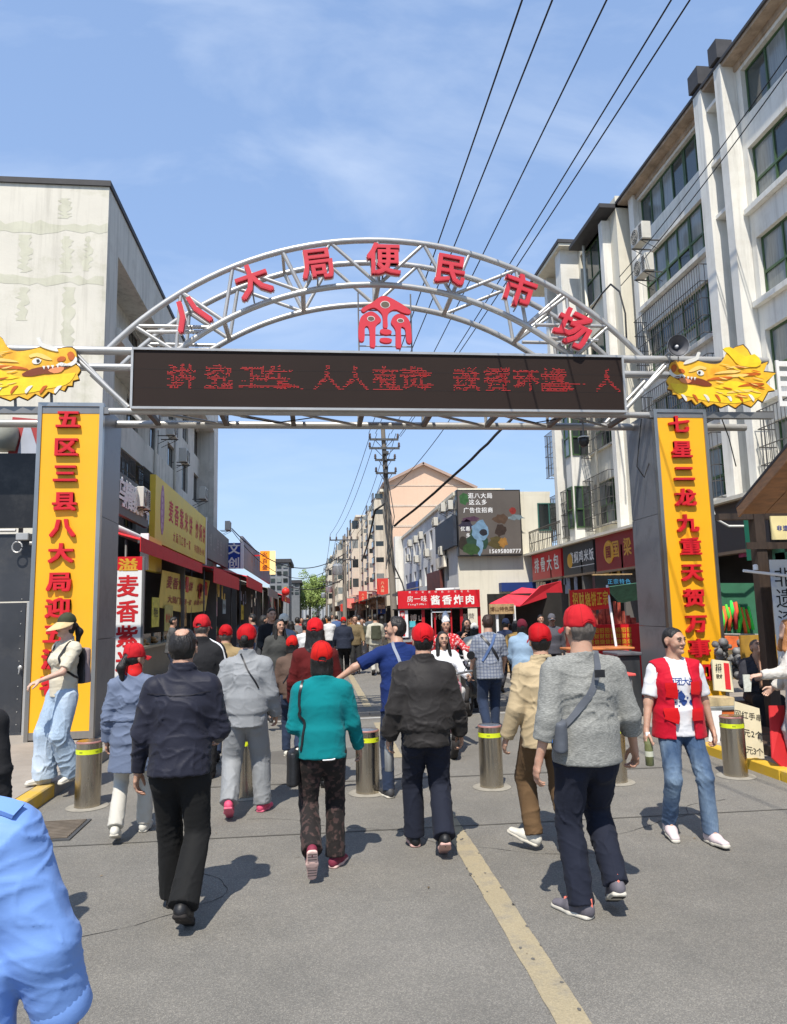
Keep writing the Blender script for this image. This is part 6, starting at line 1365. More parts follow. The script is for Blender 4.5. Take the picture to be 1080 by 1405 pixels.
class SDF:
    def __init__(s, vs): s.vs = vs; s.pr = []
    def add(s, a, b, ra, rb=None, side=(1, 0, 0), k=.02, clip=(), op='u', flat=False):
        """tapered elliptical capsule from a to b; ra, rb = (half width along side, half depth)"""
        a = np.asarray(a, float); b = np.asarray(b, float); ra = ra if isinstance(ra, tuple) else (ra, ra); rb = ra if rb is None else (rb if isinstance(rb, tuple) else (rb, rb))
        s.pr.append((a, b, ra, rb, np.asarray(side, float), k, clip, op, flat)); return s
    def mesh(s, name, noise_=None, post=None):
        m_ = .03; lo = np.min([np.minimum(p[0], p[1])-max(p[2]+p[3])-m_ for p in s.pr if p[7] == 'u'], 0); hi = np.max([np.maximum(p[0], p[1])+max(p[2]+p[3])+m_ for p in s.pr if p[7] == 'u'], 0)
        vs = s.vs; dims = np.ceil((hi-lo)/vs).astype(int)+2; D = np.full(dims, .5, np.float32)
        for (a, b, ra, rb, side, k, clip, op, flat) in s.pr:
            r = max(ra+rb)+k+2*vs; l = np.maximum(0, np.floor((np.minimum(a, b)-r-lo)/vs).astype(int)); h = np.minimum(dims, np.ceil((np.maximum(a, b)+r-lo)/vs).astype(int)+1)
            if np.any(h <= l): continue
            X = (lo[0]+np.arange(l[0], h[0])*vs)[:, None, None]; Y = (lo[1]+np.arange(l[1], h[1])*vs)[None, :, None]; Z_ = (lo[2]+np.arange(l[2], h[2])*vs)[None, None, :]
            ax = b-a; L = np.linalg.norm(ax); ax = ax/L if L > 1e-6 else np.array([0, 0, 1.]); sd_ = side-ax*(side@ax); sd_ = nrm(sd_) if np.linalg.norm(sd_) > 1e-3 else nrm(np.cross(ax, [0, 1, .1])); dd = np.cross(ax, sd_)
            px, py, pz = X-a[0], Y-a[1], Z_-a[2]; w_ = px*ax[0]+py*ax[1]+pz*ax[2]; u_ = px*sd_[0]+py*sd_[1]+pz*sd_[2]; v_ = px*dd[0]+py*dd[1]+pz*dd[2]
            t = np.clip(w_/max(L, 1e-6), 0, 1); rx = ra[0]+(rb[0]-ra[0])*t; ry = ra[1]+(rb[1]-ra[1])*t; e = w_-t*L
            if flat: rw = np.minimum(rx, ry)*.25
            else: rw = np.minimum(rx, ry)
            k0 = np.sqrt((u_/rx)**2+(v_/ry)**2+(e/rw)**2); k1 = np.sqrt((u_/rx**2)**2+(v_/ry**2)**2+(e/rw**2)**2)+1e-6
            d = k0*(k0-1)/k1
            for (cp, cn) in clip:
                cn = nrm(cn); d = np.maximum(d, (X-cp[0])*cn[0]+(Y-cp[1])*cn[1]+(Z_-cp[2])*cn[2])
            sl = tuple(slice(l[i], h[i]) for i in range(3)); G = D[sl]
            if op == 'u': hh = np.clip(.5+.5*(d-G)/k, 0, 1); D[sl] = d*(1-hh)+G*hh-k*hh*(1-hh)
            else: hh = np.clip(.5-.5*(G+d)/k, 0, 1); D[sl] = G*(1-hh)-d*hh+k*hh*(1-hh)
        if post: D = post(D, lo, vs)
        S = D < 0; c = S[:-1, :-1, :-1].astype(np.uint8)*0
        for dx in (0, 1):
            for dy in (0, 1):
                for dz in (0, 1): c += S[dx:dims[0]-1+dx, dy:dims[1]-1+dy, dz:dims[2]-1+dz]
        idx = np.argwhere((c > 0) & (c < 8)); n = len(idx); ID = np.full(c.shape, -1, np.int32); ID[tuple(idx.T)] = np.arange(n)
        acc = np.zeros((n, 3)); cnt = np.zeros(n)
        for A, B in EDG:
            da = D[tuple((idx+A).T)]; db_ = D[tuple((idx+B).T)]; m = (da < 0) != (db_ < 0); t = np.where(m, da/(da-db_+1e-12), 0)[:, None]
            acc += np.where(m[:, None], np.array(A)+(np.array(B)-np.array(A))*t, 0); cnt += m
        V = lo+(idx+acc/cnt[:, None])*vs; Fs = []
        for ax_ in range(3):
            e = np.eye(3, dtype=int)[ax_]; s0 = S[tuple(slice(0, dims[i]-e[i]) for i in range(3))]; s1 = S[tuple(slice(e[i], dims[i]) for i in range(3))]
            p = np.argwhere(s0 != s1); o1, o2 = [np.eye(3, dtype=int)[(ax_+j) % 3] for j in (1, 2)]
            ok = np.all(p-o1-o2 >= 0, 1) & np.all(p < np.array(c.shape), 1); p = p[ok]
            q = np.stack([ID[tuple((p-o1-o2).T)], ID[tuple((p-o2).T)], ID[tuple(p.T)], ID[tuple((p-o1).T)]], 1); fl = ~s0[tuple(p.T)]
            q[fl] = q[fl][:, ::-1]; Fs.append(q)
        Fq = np.concatenate(Fs); Fq = Fq[np.all(Fq >= 0, 1)]
        # relax once, then folds along the normal
        for _ in range(1):
            s_ = np.zeros_like(V); ct = np.zeros(len(V))
            for i in range(4): np.add.at(s_, Fq[:, i], V[Fq[:, (i+1) % 4]]); np.add.at(ct, Fq[:, i], 1)
            V = V*.5+.5*s_/np.maximum(ct, 1)[:, None]
        if noise_:
            N_ = np.zeros_like(V); fn = np.cross(V[Fq[:, 2]]-V[Fq[:, 0]], V[Fq[:, 3]]-V[Fq[:, 1]])
            for i in range(4): np.add.at(N_, Fq[:, i], fn)
            N_ /= np.linalg.norm(N_, axis=1)[:, None]+1e-12; V = V+N_*noise_(V)[:, None]
        me = bpy.data.meshes.new(name); me.vertices.add(len(V)); me.vertices.foreach_set('co', V.astype(np.float32).ravel())
        me.loops.add(len(Fq)*4); me.loops.foreach_set('vertex_index', Fq.astype(np.int32).ravel()); me.polygons.add(len(Fq)); me.polygons.foreach_set('loop_start', np.arange(0, len(Fq)*4, 4, dtype=np.int32))
        me.polygons.foreach_set('use_smooth', np.ones(len(Fq), bool)); me.update(calc_edges=True); me.validate(); return me
def folds(amp, sx, sy, sz, seed, warp=.35, knees=()):
    """cloth creases: ridged noise in stretched space, stronger near the given joints (point, radius, gain)"""
    def f(V):
        w_ = np.stack([vnoise(V*3.5+9, seed+k) for k in range(3)], 1)*warp; P = V*np.array([sx, sy, sz])+w_*2.2
        r1 = (1-np.abs(vnoise(P, seed)))**9; r2 = (1-np.abs(vnoise(P*np.array([1.7, 1.7, 2.1])+5, seed+7)))**12; r3 = (1-np.abs(vnoise(np.stack([P[:, 0]+P[:, 2]*.8, P[:, 1], P[:, 2]-P[:, 0]*.5], 1)*1.3+11, seed+9)))**12
        g = .35+.65*np.clip(vnoise(V*3.3+3, seed+3)*1.5+.4, 0, 1); base = r1*.8+r2*.5+r3*.75-.45+.35*vnoise(V*5.5, seed+4)
        out = base*amp*1.5*g
        for (p, r, q) in knees:
            d = np.linalg.norm(V-np.asarray(p), axis=1); out += q*.75*np.exp(-(d/r)**2)*((1-np.abs(np.sin((V[:, 2]+V[:, 0]*.6*np.cos(seed*1.7)+vnoise(V*7, seed+2)*.035)*np.pi/.042)))**3-.3)*(.4+.6*np.clip(vnoise(V*9, seed+6)+.5, 0, 1))
        return out
    return f
def cloth(key, col, rough=.85, var=.06, weave=.25, sheen=.02, bs=220, kind=None, col2=None, wr=.18):
    if key in MATS: return MATS[key]
    m = M(key, tuple(c*.86 for c in col), rough, 0, var, 3.0, 0, sheen=min(sheen, .05), spec=.22); N, L = m.node_tree.nodes, m.node_tree.links; b = N['Principled BSDF']
    tc = N.new('ShaderNodeTexCoord')
    def nz(s, d=3, st=(1, 1, 1)):
        mp_ = N.new('ShaderNodeMapping'); mp_.inputs['Scale'].default_value = st; L.new(tc.outputs['Object'], mp_.inputs[0]); n = N.new('ShaderNodeTexNoise'); n.inputs['Scale'].default_value = s; n.inputs['Detail'].default_value = d; L.new(mp_.outputs[0], n.inputs[0]); return n
    n1, n2, n3 = nz(bs, 2), nz(14, 4, (1, 1, 1.6)), nz(32, 3)
    def mul(n, f): x = N.new('ShaderNodeMath'); x.operation = 'MULTIPLY'; x.inputs[1].default_value = f; L.new(n.outputs[0], x.inputs[0]); return x
    a, bb, c = mul(n1, weave*.02), mul(n2, wr*.28), mul(n3, wr*.08); s1 = N.new('ShaderNodeMath'); s2 = N.new('ShaderNodeMath'); L.new(a.outputs[0], s1.inputs[0]); L.new(bb.outputs[0], s1.inputs[1]); L.new(s1.outputs[0], s2.inputs[0]); L.new(c.outputs[0], s2.inputs[1])
    bp_ = N.new('ShaderNodeBump'); bp_.inputs['Strength'].default_value = .8; bp_.inputs['Distance'].default_value = .07; L.new(s2.outputs[0], bp_.inputs['Height']); L.new(bp_.outputs[0], b.inputs['Normal'])
    src = b.inputs['Base Color'].links[0].from_socket
    def mixin(fac_sock, colour, f=1):
        mx_ = N.new('ShaderNodeMixRGB'); x = N.new('ShaderNodeMath'); x.operation = 'MULTIPLY'; x.inputs[1].default_value = f; L.new(fac_sock, x.inputs[0]); L.new(x.outputs[0], mx_.inputs[0]); L.new(src, mx_.inputs[1]); mx_.inputs[2].default_value = (*colour, 1); return mx_.outputs[0]
    def ramp(n, p0, p1): r = N.new('ShaderNodeValToRGB'); r.color_ramp.elements[0].position = p0; r.color_ramp.elements[1].position = p1; L.new(n.outputs[0], r.inputs[0]); return r.outputs[0]
    if kind == 'heather': src = mixin(ramp(nz(60, 3, (1, 1, 9)), .42, .62), col2, .75)
    if kind == 'denim': src = mixin(ramp(nz(3.2, 5, (1, 1, .6)), .42, .66), col2, .8); src = mixin(ramp(nz(150, 2, (1, 1, .3)), .4, .7), tuple(x*1.3 for x in col), .4)
    if kind == 'floral': src = mixin(ramp(nz(26, 4), .52, .6), col2, .7)
    if kind == 'plaid':
        for st in ((1, 0, 0), (0, 0, 1)):
            mp_ = N.new('ShaderNodeMapping'); L.new(tc.outputs['Object'], mp_.inputs[0]); w_ = N.new('ShaderNodeTexWave'); w_.wave_type = 'BANDS'; w_.bands_direction = 'X' if st[0] else 'Z'; w_.inputs['Scale'].default_value = 7; L.new(mp_.outputs[0], w_.inputs[0]); src = mixin(ramp(w_, .55, .8), col2, .55)
    L.new(src, b.inputs['Base Color']); return m
def skin(key='skin', col=(.46, .27, .185)):
    if key in MATS: return MATS[key]
    m = M(key, col, .5, 0, .10, 14, .12, 120, dirt=((col[0]*.85, col[1]*.55, col[2]*.5), .5, 6)); b = m.node_tree.nodes['Principled BSDF']; b.inputs['Subsurface Weight'].default_value = .12; b.inputs['Subsurface Radius'].default_value = (.012, .005, .003); return m
m_skin = skin(); m_skin2 = skin('fair_skin', (.56, .36, .27))
def hair_mat(key, col, rough=.45):
    return M(key, col, rough, 0, .35, 30, .8, 90, spec=.45, stretch=(1, 1, .25))
m_hair = hair_mat('black_hair', (.014, .012, .011)); m_hairg = hair_mat('greying_short_hair', (.12, .10, .085), .6); m_hairo = hair_mat('orange_brown_hair', (.36, .15, .05))
m_cap = cloth('cap_red', srgb(205, 18, 28), .75, .05, .2, .2, 160, wr=.12)
m_shoew = plain('white_shoe', (206, 202, 190), .6, dirt=((.3, .28, .25), .3, 9)); m_sole = plain('pale_sole', (196, 190, 176), .7); m_soledk = plain('dark_sole', (40, 36, 34), .8); m_shoeb = plain('black_shoe', (26, 26, 28), .5)
m_eye = M('dark_eye', (.012, .010, .009), .3, 0, 0, 1, 0); m_lip = M('lip', (.34, .12, .10), .5, 0, 0, 1, 0); m_eyew = M('eye_white', (.26, .22, .20), .3, 0, 0, 1, 0)
# ---- shoe meshes shared by everybody
def shoe_meshes():
    out = {}
    s = SDF(.007); s.add((0, -.055, .045), (0, .05, .045), (.038, .045), (.043, .042), side=(1, 0, 0), k=.02); s.add((0, .05, .038), (0, .165, .030), (.044, .034), (.036, .020), k=.03); s.add((0, -.03, .05), (0, -.015, .115), (.040, .048), (.036, .046), k=.02, clip=[((0, 0, .10), (0, -.2, 1))])
    out['shoe'] = s.mesh('shoe')
    s = SDF(.006); s.add((0, -.058, .012), (0, .05, .012), (.042, .024), (.047, .024), k=.02, clip=[((0, 0, .030), (0, 0, 1)), ((0, 0, 0), (0, 0, -1))]); s.add((0, .05, .012), (0, .172, .014), (.048, .024), (.036, .022), k=.02, clip=[((0, 0, .030), (0, 0, 1)), ((0, 0, 0), (0, 0, -1))])
    out['sole'] = s.mesh('sole')
    mb = MB()
    for k in range(9): mb.tube([(-.035, -.05+k*.025, .0), (.035, -.05+k*.025, .0)], .0035, 4)
    out['tread'] = mb.mesh('tread', m_soledk)
    return out
SHOE = shoe_meshes()
def vec(*a): return np.array(a, float)
def rotx(d): c, s = math.cos(R(d)), math.sin(R(d)); return np.array([[1, 0, 0], [0, c, -s], [0, s, c]])
def rotz(d): c, s = math.cos(R(d)), math.sin(R(d)); return np.array([[c, -s, 0], [s, c, 0], [0, 0, 1]])
def roty(d): c, s = math.cos(R(d)), math.sin(R(d)); return np.array([[c, 0, s], [0, 1, 0], [-s, 0, c]])
def mobj(name, me, mat, parent, label=None):
    if mat is not None: me.materials.clear(); me.materials.append(mat)
    o = bpy.data.objects.new(name, me); COL.objects.link(o); o.parent = parent; return tag(o, label)
class Pose:
    """joint positions in the person's own frame: x right, y forward, z up, feet near the origin"""
    def __init__(s, H=1.68, build=1.0, feet=None, arms=None, lean=2, head=(0, 0), hipz=None, sw=.168, hipy=0.0, twist=0):
        q = H/1.70; s.H, s.q, s.b = H, q, build; s.feet = feet or {-1: (-.09, .22, 0, 0, 4), 1: (.09, -.22, 35, 0, 4)}
        hz = (hipz if hipz is not None else .895)*q; s.pel = vec(0, hipy, hz); T = rotx(-lean); s.T = T
        s.waist = s.pel+T@vec(0, 0, .14)*q; s.chest = s.pel+T@vec(0, .005, .36)*q; s.neck = s.pel+T@vec(0, -.01, .55)*q; s.headc = s.pel+T@vec(0, .012, .695)*q
        s.hip = {}; s.knee = {}; s.ank = {}; s.fm = {}; s.sh = {}; s.el = {}; s.wr = {}; s.hd = {}; s.hn = {}; s.hs = {}
        s.HR = rotz(-head[0])@rotx(head[1])
        TW = rotz(twist)
        for k in (-1, 1):
            s.hip[k] = s.pel+vec(k*.085*q, 0, -.02*q)
            fx, fy, pitch, lift = s.feet[k][:4]; yaw = (s.feet[k][4] if len(s.feet[k]) > 4 else 4)*(1 if k > 0 else -1)
            Rf = rotz(-yaw)@rotx(-pitch) if True else None
            low = min((Rf@vec(0, -.075, 0))[2], (Rf@vec(0, .17, 0))[2]); org = vec(fx, fy, lift-low); s.fm[k] = (org, Rf); s.ank[k] = org+Rf@vec(0, -.01, .095)
            a, c = s.hip[k], s.ank[k]; L1, L2 = .404*q, .40*q; d = c-a; D = np.linalg.norm(d); D2 = min(D, (L1+L2)*.999)
            ca = (L1*L1+D2*D2-L2*L2)/(2*L1*D2); h = L1*math.sqrt(max(0, 1-ca*ca)); dn = d/D; pole = vec(k*.12, 1, 0); pole = nrm(pole-dn*(pole@dn)); s.knee[k] = a+dn*L1*ca+pole*h
            ar = (arms or {}).get(k, (0, 8, 12)); S_ = s.pel+T@TW@vec(k*sw*q*(.6+.4*build), -.012, .468*q); s.sh[k] = S_
            if isinstance(ar[0], (tuple, list)): u = nrm(ar[0]); f = nrm(ar[1])
            else:
                sw_, ab, elb = ar[:3]; inn = ar[3] if len(ar) > 3 else 4
                u = vec(k*math.sin(R(ab)), math.sin(R(sw_))*math.cos(R(ab)), -math.cos(R(sw_))*math.cos(R(ab))); a2 = sw_+elb; f = vec(-k*math.sin(R(inn-ab*.6)), math.sin(R(a2))*math.cos(R(inn)), -math.cos(R(a2))*math.cos(R(inn)))
            s.el[k] = S_+u*.285*q; f = nrm(f); s.wr[k] = s.el[k]+f*.245*q; s.hd[k] = f
            n_ = vec(-k, 0, 0) if not (len(ar) > 4) else nrm(ar[4]); n_ = nrm(n_-f*(n_@f)); s.hn[k] = n_; sd_ = np.cross(n_, f)*(-k)
            s.hs[k] = sd_ if sd_[1]*1+(-sd_[2])*.2 > -5 else -sd_
            th = np.cross(f, n_); s.hs[k] = th*(1 if (th@vec(0, 1, .3)) > 0 else -1)
def hand(S, w, d, n, t, q=1.0, curl=(22, 38, 26), spread=.0, k=.005):
    """palm + five fingers; w wrist, d direction of fingers, n palm normal, t towards the thumb"""
    d, n, t = nrm(d), nrm(n), nrm(t); P = lambda a, b, c: w+(d*a+t*b+n*c)*q
    S.add(P(-.01, 0, 0), P(.045, .0, 0), (.029*q, .020*q), (.038*q, .016*q), side=t, k=.012); S.add(P(.045, 0, 0), P(.080, -.001, .002), (.040*q, .015*q), (.038*q, .012*q), side=t, k=.010)
    def seg(base, ang0, L, r, c3):
        p = base; a = ang0
        for i, l in enumerate(L):
            a += c3[i]; dr = d*math.cos(R(a))+n*math.sin(R(a)); e = p+dr*l*q; S.add(p, e, (r-.0006*i)*q, (r-.0012-.0006*i)*q, k=k); p = e
    for i, (off, ln) in enumerate(((.030, .92), (.010, 1.0), (-.010, .95), (-.029, .76))):
        seg(P(.080-.004*abs(i-1), off, .002), 0, (.042*ln, .027*ln, .020*ln), .0088-.0006*(i == 3), tuple(c*(1+.12*i) for c in curl))
    b0 = P(.012, .028, .006); m1 = b0+(d*.72+t*.62+n*.32)*.042*q; m2 = m1+(d*.92+t*.20+n*.38)*.032*q; m3 = m2+(d*.95-t*.05+n*.40)*.024*q
    S.add(b0, m1, .0145*q, .0125*q, k=.010); S.add(m1, m2, .0120*q, .0105*q, k=.006); S.add(m2, m3, .0105*q, .0085*q, k=.004)
def body_mesh(p, vs, face=True, curl=None, female=False, fat=1.0):
    q, b = p.q, p.b; S = SDF(vs); T = p.T; sx = T@vec(1, 0, 0)
    for k in (-1, 1):
        S.add(p.hip[k], p.knee[k], (.066*q, .068*q), (.044*q, .046*q), k=.03); S.add(p.knee[k], p.ank[k], (.045*q, .048*q), (.030*q, .034*q), k=.03); S.add(p.ank[k], p.ank[k]+p.fm[k][1]@vec(0, .09, -.05), .026*q, .022*q, k=.02)
        S.add(p.sh[k], p.el[k], (.040*q*b, .042*q*b), (.036*q*b, .037*q*b), k=.03); S.add(p.el[k], p.wr[k], (.037*q*b, .036*q*b), (.026*q, .021*q), side=p.hs[k], k=.02)
        hand(S, p.wr[k], p.hd[k], p.hn[k], p.hs[k], q*(.93 if female else 1.0), **({'curl': curl[k]} if curl and k in curl else {}))
    S.add(p.pel, p.waist, (.115*q, .085*q), (.105*q, .08*q), side=sx, k=.04); S.add(p.waist, p.chest, (.105*q, .08*q), (.125*q, .088*q), side=sx, k=.05); S.add(p.sh[-1], p.sh[1], (.045*q, .04*q), k=.05)
    S.add(p.chest, p.neck, (.12*q, .08*q), (.06*q, .06*q), side=sx, k=.05)
    h = p.headc; M_ = p.HR; A = lambda x, y, z: h+M_@vec(x, y, z)*q; hx = M_@vec(1, 0, 0)
    S.add(p.neck-T@vec(0, 0, .03), A(0, -.018, -.055), (.060*q*b, .062*q*b), (.055*q*b, .058*q), side=sx, k=.02)
    S.add(A(0, -.018, .028), A(0, .012, .026), (.074*q*fat, .090*q), (.072*q*fat, .086*q), side=hx, k=.02)               # skull
    S.add(A(0, .020, .01), A(0, .040, -.070), (.062*q*fat, .052*q), (.036*q*fat, .036*q), side=hx, k=.028)                # jaw
    S.add(A(0, .03, -.035), A(0, .055, -.088), (.052*q*fat, .03*q), (.022*q, .016*q), side=hx, k=.02)
    for k in (-1, 1):
        S.add(A(k*.077*fat, -.012, .012), A(k*.079*fat, -.008, -.022), (.010*q, .022*q), (.008*q, .013*q), side=hx, k=.008)   # ear
        if face: S.add(A(k*.034, .055, -.018), A(k*.042, .045, -.03), .030*q, .024*q, k=.02)
    if face:
        S.add(A(0, .088, .022), A(0, .104, -.020), (.009*q, .010*q), (.014*q, .013*q), side=hx, k=.010); 
        for k in (-1, 1): S.add(A(k*.010, .096, -.024), A(k*.013, .094, -.025), .0085*q, k=.006)
        for k in (-1, 1): S.add(A(k*.031, .104, .010), A(k*.033, .102, .010), (.014*q, .010*q), side=hx, k=.012, op='s')
        S.add(A(-.03, .082, .030), A(.03, .082, .030), .013*q, k=.018)
        S.add(A(-.018, .082, -.053), A(.018, .082, -.053), (.007*q, .008*q), k=.006); S.add(A(0, .078, -.084), A(0, .080, -.086), .016*q, k=.015)
    return S.mesh('body', None)
def top_mesh(p, vs, kind='jacket', hem=.02, sleeve=1.0, loose=.02, seed=0, rib=False, amp=.006, collar=True, belly=0, female=False, cuffw=None, hemflare=0.0, hemz=None, opened=False, vest=False, hood=False, neckopen=0):
    q, b = p.q, p.b; S = SDF(vs); T = p.T; up = T@vec(0, 0, 1); sx = T@vec(1, 0, 0); L = loose
    hz = p.pel+T@vec(0, 0, -hem*q); cl = [(hz, -up)]
    w0 = (.150+L)*q*b; d0_ = (.108+L)*q*b
    if hem > .25:                                                # long coat
        S.add(p.waist, p.pel+T@vec(0, 0, -hem*q-.02), ((.135+L)*q*b, (.10+L)*q*b), ((.175+L+hemflare)*q*b, (.135+L+hemflare*.8)*q*b), side=sx, k=.03, clip=cl, flat=True)
    hemw = (.150+L*(0.25 if rib else .85)+hemflare)*q*b; hc_ = T@vec(0, -.014*q, 0)
    S.add(p.pel+T@vec(0, 0, -max(hem if hem <= .25 else .05, 0)*q-.0)+hc_, p.waist, (hemw, (.130+L*(.4 if rib else .8))*q*b), ((.138+L)*q*b, (.102+L+belly*.6)*q*b), side=sx, k=.03, clip=cl, flat=True)
    if rib:
        S.add(p.pel+T@vec(0, 0, .045*q), p.waist, ((.158+L)*q*b, (.118+L)*q*b), ((.15+L)*q*b, (.11+L)*q*b), side=sx, k=.03, clip=[(p.pel+T@vec(0, 0, .025*q), -up)])
    S.add(p.waist, p.chest, ((.130+L*.9)*q*b, (.100+L*.9+belly*.6)*q*b), ((.150+L*.7)*q*b, (.108+L*.8)*q*b), side=sx, k=.05, clip=cl)
    ch2 = p.chest+T@vec(0, -.005, .075*q); S.add(p.chest, ch2, ((.152+L*.7)*q*b, (.108+L*.7)*q*b), ((.110+L*.5)*q*b, (.080+L*.4)*q*b), side=sx, k=.05)
    if female: 
        for k in (-1, 1): S.add(p.chest+T@vec(k*.065*q, .085*q, -.01*q), p.chest+T@vec(k*.06*q, .095*q, -.02*q), .048*q, k=.04)
    S.add(p.sh[-1]*.9+p.sh[1]*.1, p.sh[1]*.9+p.sh[-1]*.1, (.050*q+L*.4, .056*q+L*.4), k=.05)
    nk = p.neck; ct = [(nk+T@vec(0, -.01, (.048 if kind in ('jacket', 'coat') else .012)*q), T@vec(0, .25 if not neckopen else .7, 1))]
    for k in (-1, 1): S.add(p.sh[k]*.22+nk*.78-up*.022, p.sh[k]*.97+nk*.03+up*.004, .052*q, .046*q+L*.35, k=.035)
    if not vest: S.add(p.chest+up*.08, nk+T@vec(0, -.004, .06*q), (.10*q, .085*q), ((.068+(.006 if kind == 'jacket' else 0))*q*b, (.070)*q*b), side=sx, k=.03, clip=ct)
    if not vest:
        for k in (-1, 1):
            e, w_ = p.el[k], p.wr[k]; sl = sleeve; a = p.sh[k]
            up_r = (.050+L*.6)*q*b; el_r = (.042+L*.55)*q*b; wr_r = ((.033+L*.45)*q*b if cuffw is None else cuffw)
            if sl <= 1.0:                                          # short sleeve, fraction of the upper arm
                end = a+(e-a)*sl; S.add(a+(e-a)*.10, end+(e-a)*.05, (up_r*.92, up_r*.96), (up_r*.98, up_r*.98), k=.035, clip=[(end, e-a)])
            else:
                fr = sl-1; end = e+(w_-e)*fr; rr = el_r+(wr_r-el_r)*fr
                S.add(a+(e-a)*.10, e, (up_r*.90, up_r*1.0), (el_r, el_r*1.05), k=.04); S.add(e, end+nrm(w_-e)*.01, (el_r, el_r), (rr, rr), k=.02, clip=[(end, w_-e)])
                if rib and fr > .8: S.add(e+(w_-e)*.55, e+(w_-e)*.82, el_r*.95, el_r*.92, k=.02)
    kn = []
    for k in (-1, 1):
        if not vest and sleeve > 1: kn += [(p.el[k], .10, .007), (p.wr[k], .07, .005)]
    f = folds(amp, 5.5, 5.5, 7, seed, .5, kn)
    if opened or vest:
        ow = .078 if opened is True or vest else opened
        S.add(p.pel+T@vec(0, .14*q, -.1*q), p.chest+T@vec(0, .12*q, .02), (ow*q, .12*q), (ow*.95*q, .10*q), side=sx, k=.008, op='s'); S.add(p.chest+T@vec(0, .12*q, .0), nk+T@vec(0, .03*q, .05*q), (ow*q, .10*q), (.075*q, .085*q), side=sx, k=.008, op='s')
    if vest:
        for k in (-1, 1): S.add(p.sh[k]+vec(k*.045*q, 0, 0)+up*.0, p.sh[k]+vec(k*.06*q, 0, -.16*q), (.052*q, .085*q), k=.01, op='s')
        S.add(nk+T@vec(0, .01*q, .0), nk+T@vec(0, .0, .1*q), (.078*q, .085*q), k=.01, op='s')
    return S.mesh('top', f)
def legs_mesh(p, vs, loose=.02, hemr=.075, seed=0, amp=.006, length=1.0, kneer=None, short_z=None, seat=1.0, hemlow=.03):
    q, b = p.q, p.b; S = SDF(vs); L = loose; top = [(p.waist+vec(0, 0, -.01), vec(0, 0, 1))]
    S.add(p.pel+vec(0, 0, .0), p.waist, (.142*q*b*seat+L*.4, .105*q*b+L*.4), (.125*q*b+L*.4, .095*q*b+L*.4), side=(1, 0, 0), k=.04, clip=top)
    kn = []
    for k in (-1, 1):
        S.add(p.hip[k]+vec(k*.0, -.028*q*seat, -.02*q), p.hip[k]+vec(k*.0, -.018*q, -.09*q), (.076*q*b*seat, .072*q*b), (.076*q*b, .070*q*b), k=.035)
        kr = (kneer or .056)*q*b+L*.55; S.add(p.hip[k], p.knee[k], (.084*q*b+L*.5, .090*q*b+L*.5), (kr, kr), k=.025)
        an = p.ank[k]; d = nrm(an-p.knee[k]); end = an+d*hemlow*q; hr = hemr*q
        S.add(p.knee[k], end+d*.012, (kr, kr), (hr*.92, hr), k=.02, clip=[(end, d)])
        kn += [(p.knee[k], .12, .008), (end-d*.05, .08, .010), (p.hip[k]+vec(0, .05, -.05), .1, .006)]
    f0 = folds(amp, 7, 7, 3.2, seed, .35, kn); return S.mesh('trousers', f0)
def hair_mesh(p, vs, style='short', seed=0, fat=1.0):
    q = p.q; h = p.headc; M_ = p.HR; A = lambda x, y, z: h+M_@vec(x, y, z)*q; S = SDF(vs); hx = M_@vec(1, 0, 0); fwd, up = M_@vec(0, 1, 0), M_@vec(0, 0, 1)
    nape = -.055 if style in ('short', 'bald', 'buzz') else -.075; g = .004 if style == 'buzz' else .008
    c = [(A(0, 0, nape), -(up*1.0-fwd*.0)), (A(0, .055 if style != 'buzz' else .060, .055), nrm(fwd*1.0-up*.55))]
    S.add(A(0, -.018, .028), A(0, .012, .026), ((.074*fat+g)*q, (.090+g)*q), ((.072*fat+g)*q, (.086+g)*q), side=hx, k=.01, clip=c)
    S.add(A(0, -.035, .0), A(0, -.035, -.045), ((.068*fat+g)*q, (.058+g)*q), ((.056*fat+g)*q, (.04+g)*q), side=hx, k=.015, clip=[c[0], (A(0, -.0, 0), fwd)])
    if style == 'short': S.add(A(0, .0, .075), A(0, .035, .085), (.058*q, .06*q), (.05*q, .04*q), side=hx, k=.02, clip=[c[1]])
    for k in (-1, 1): S.add(A(k*.076, .0, .02), A(k*.078, .0, -.03), (.02*q, .028*q), k=.004, op='s')
    if style == 'ponytail': S.add(A(0, -.105, .02), A(0, -.15, -.06), (.022*q, .022*q), (.038*q, .034*q), k=.02); S.add(A(0, -.15, -.06), A(-.01, -.125, -.21), (.038*q, .034*q), (.014*q, .012*q), k=.03)
    if style == 'long': 
        S.add(A(0, -.04, .0), A(0, -.085, -.20), (.088*q, .062*q), (.115*q, .045*q), side=hx, k=.03); S.add(A(0, -.085, -.2), A(0, -.10, -.36), (.115*q, .045*q), (.10*q, .03*q), side=hx, k=.03)
        for k in (-1, 1): S.add(A(k*.07, -.0, .0), A(k*.09, .02, -.22), (.025*q, .05*q), (.03*q, .04*q), k=.03)
    if style == 'bob': S.add(A(0, -.03, .0), A(0, -.04, -.085), (.090*q, .070*q), (.092*q, .070*q), side=hx, k=.02, clip=[(A(0, .02, 0), fwd)])
    if style == 'bun': S.add(A(0, -.11, .03), A(0, -.12, .02), .036*q, k=.01)
    return S.mesh('hair', lambda V: (vnoise(V*np.array([60, 60, 22]), seed)*.0022+vnoise(V*18, seed+1)*.003))
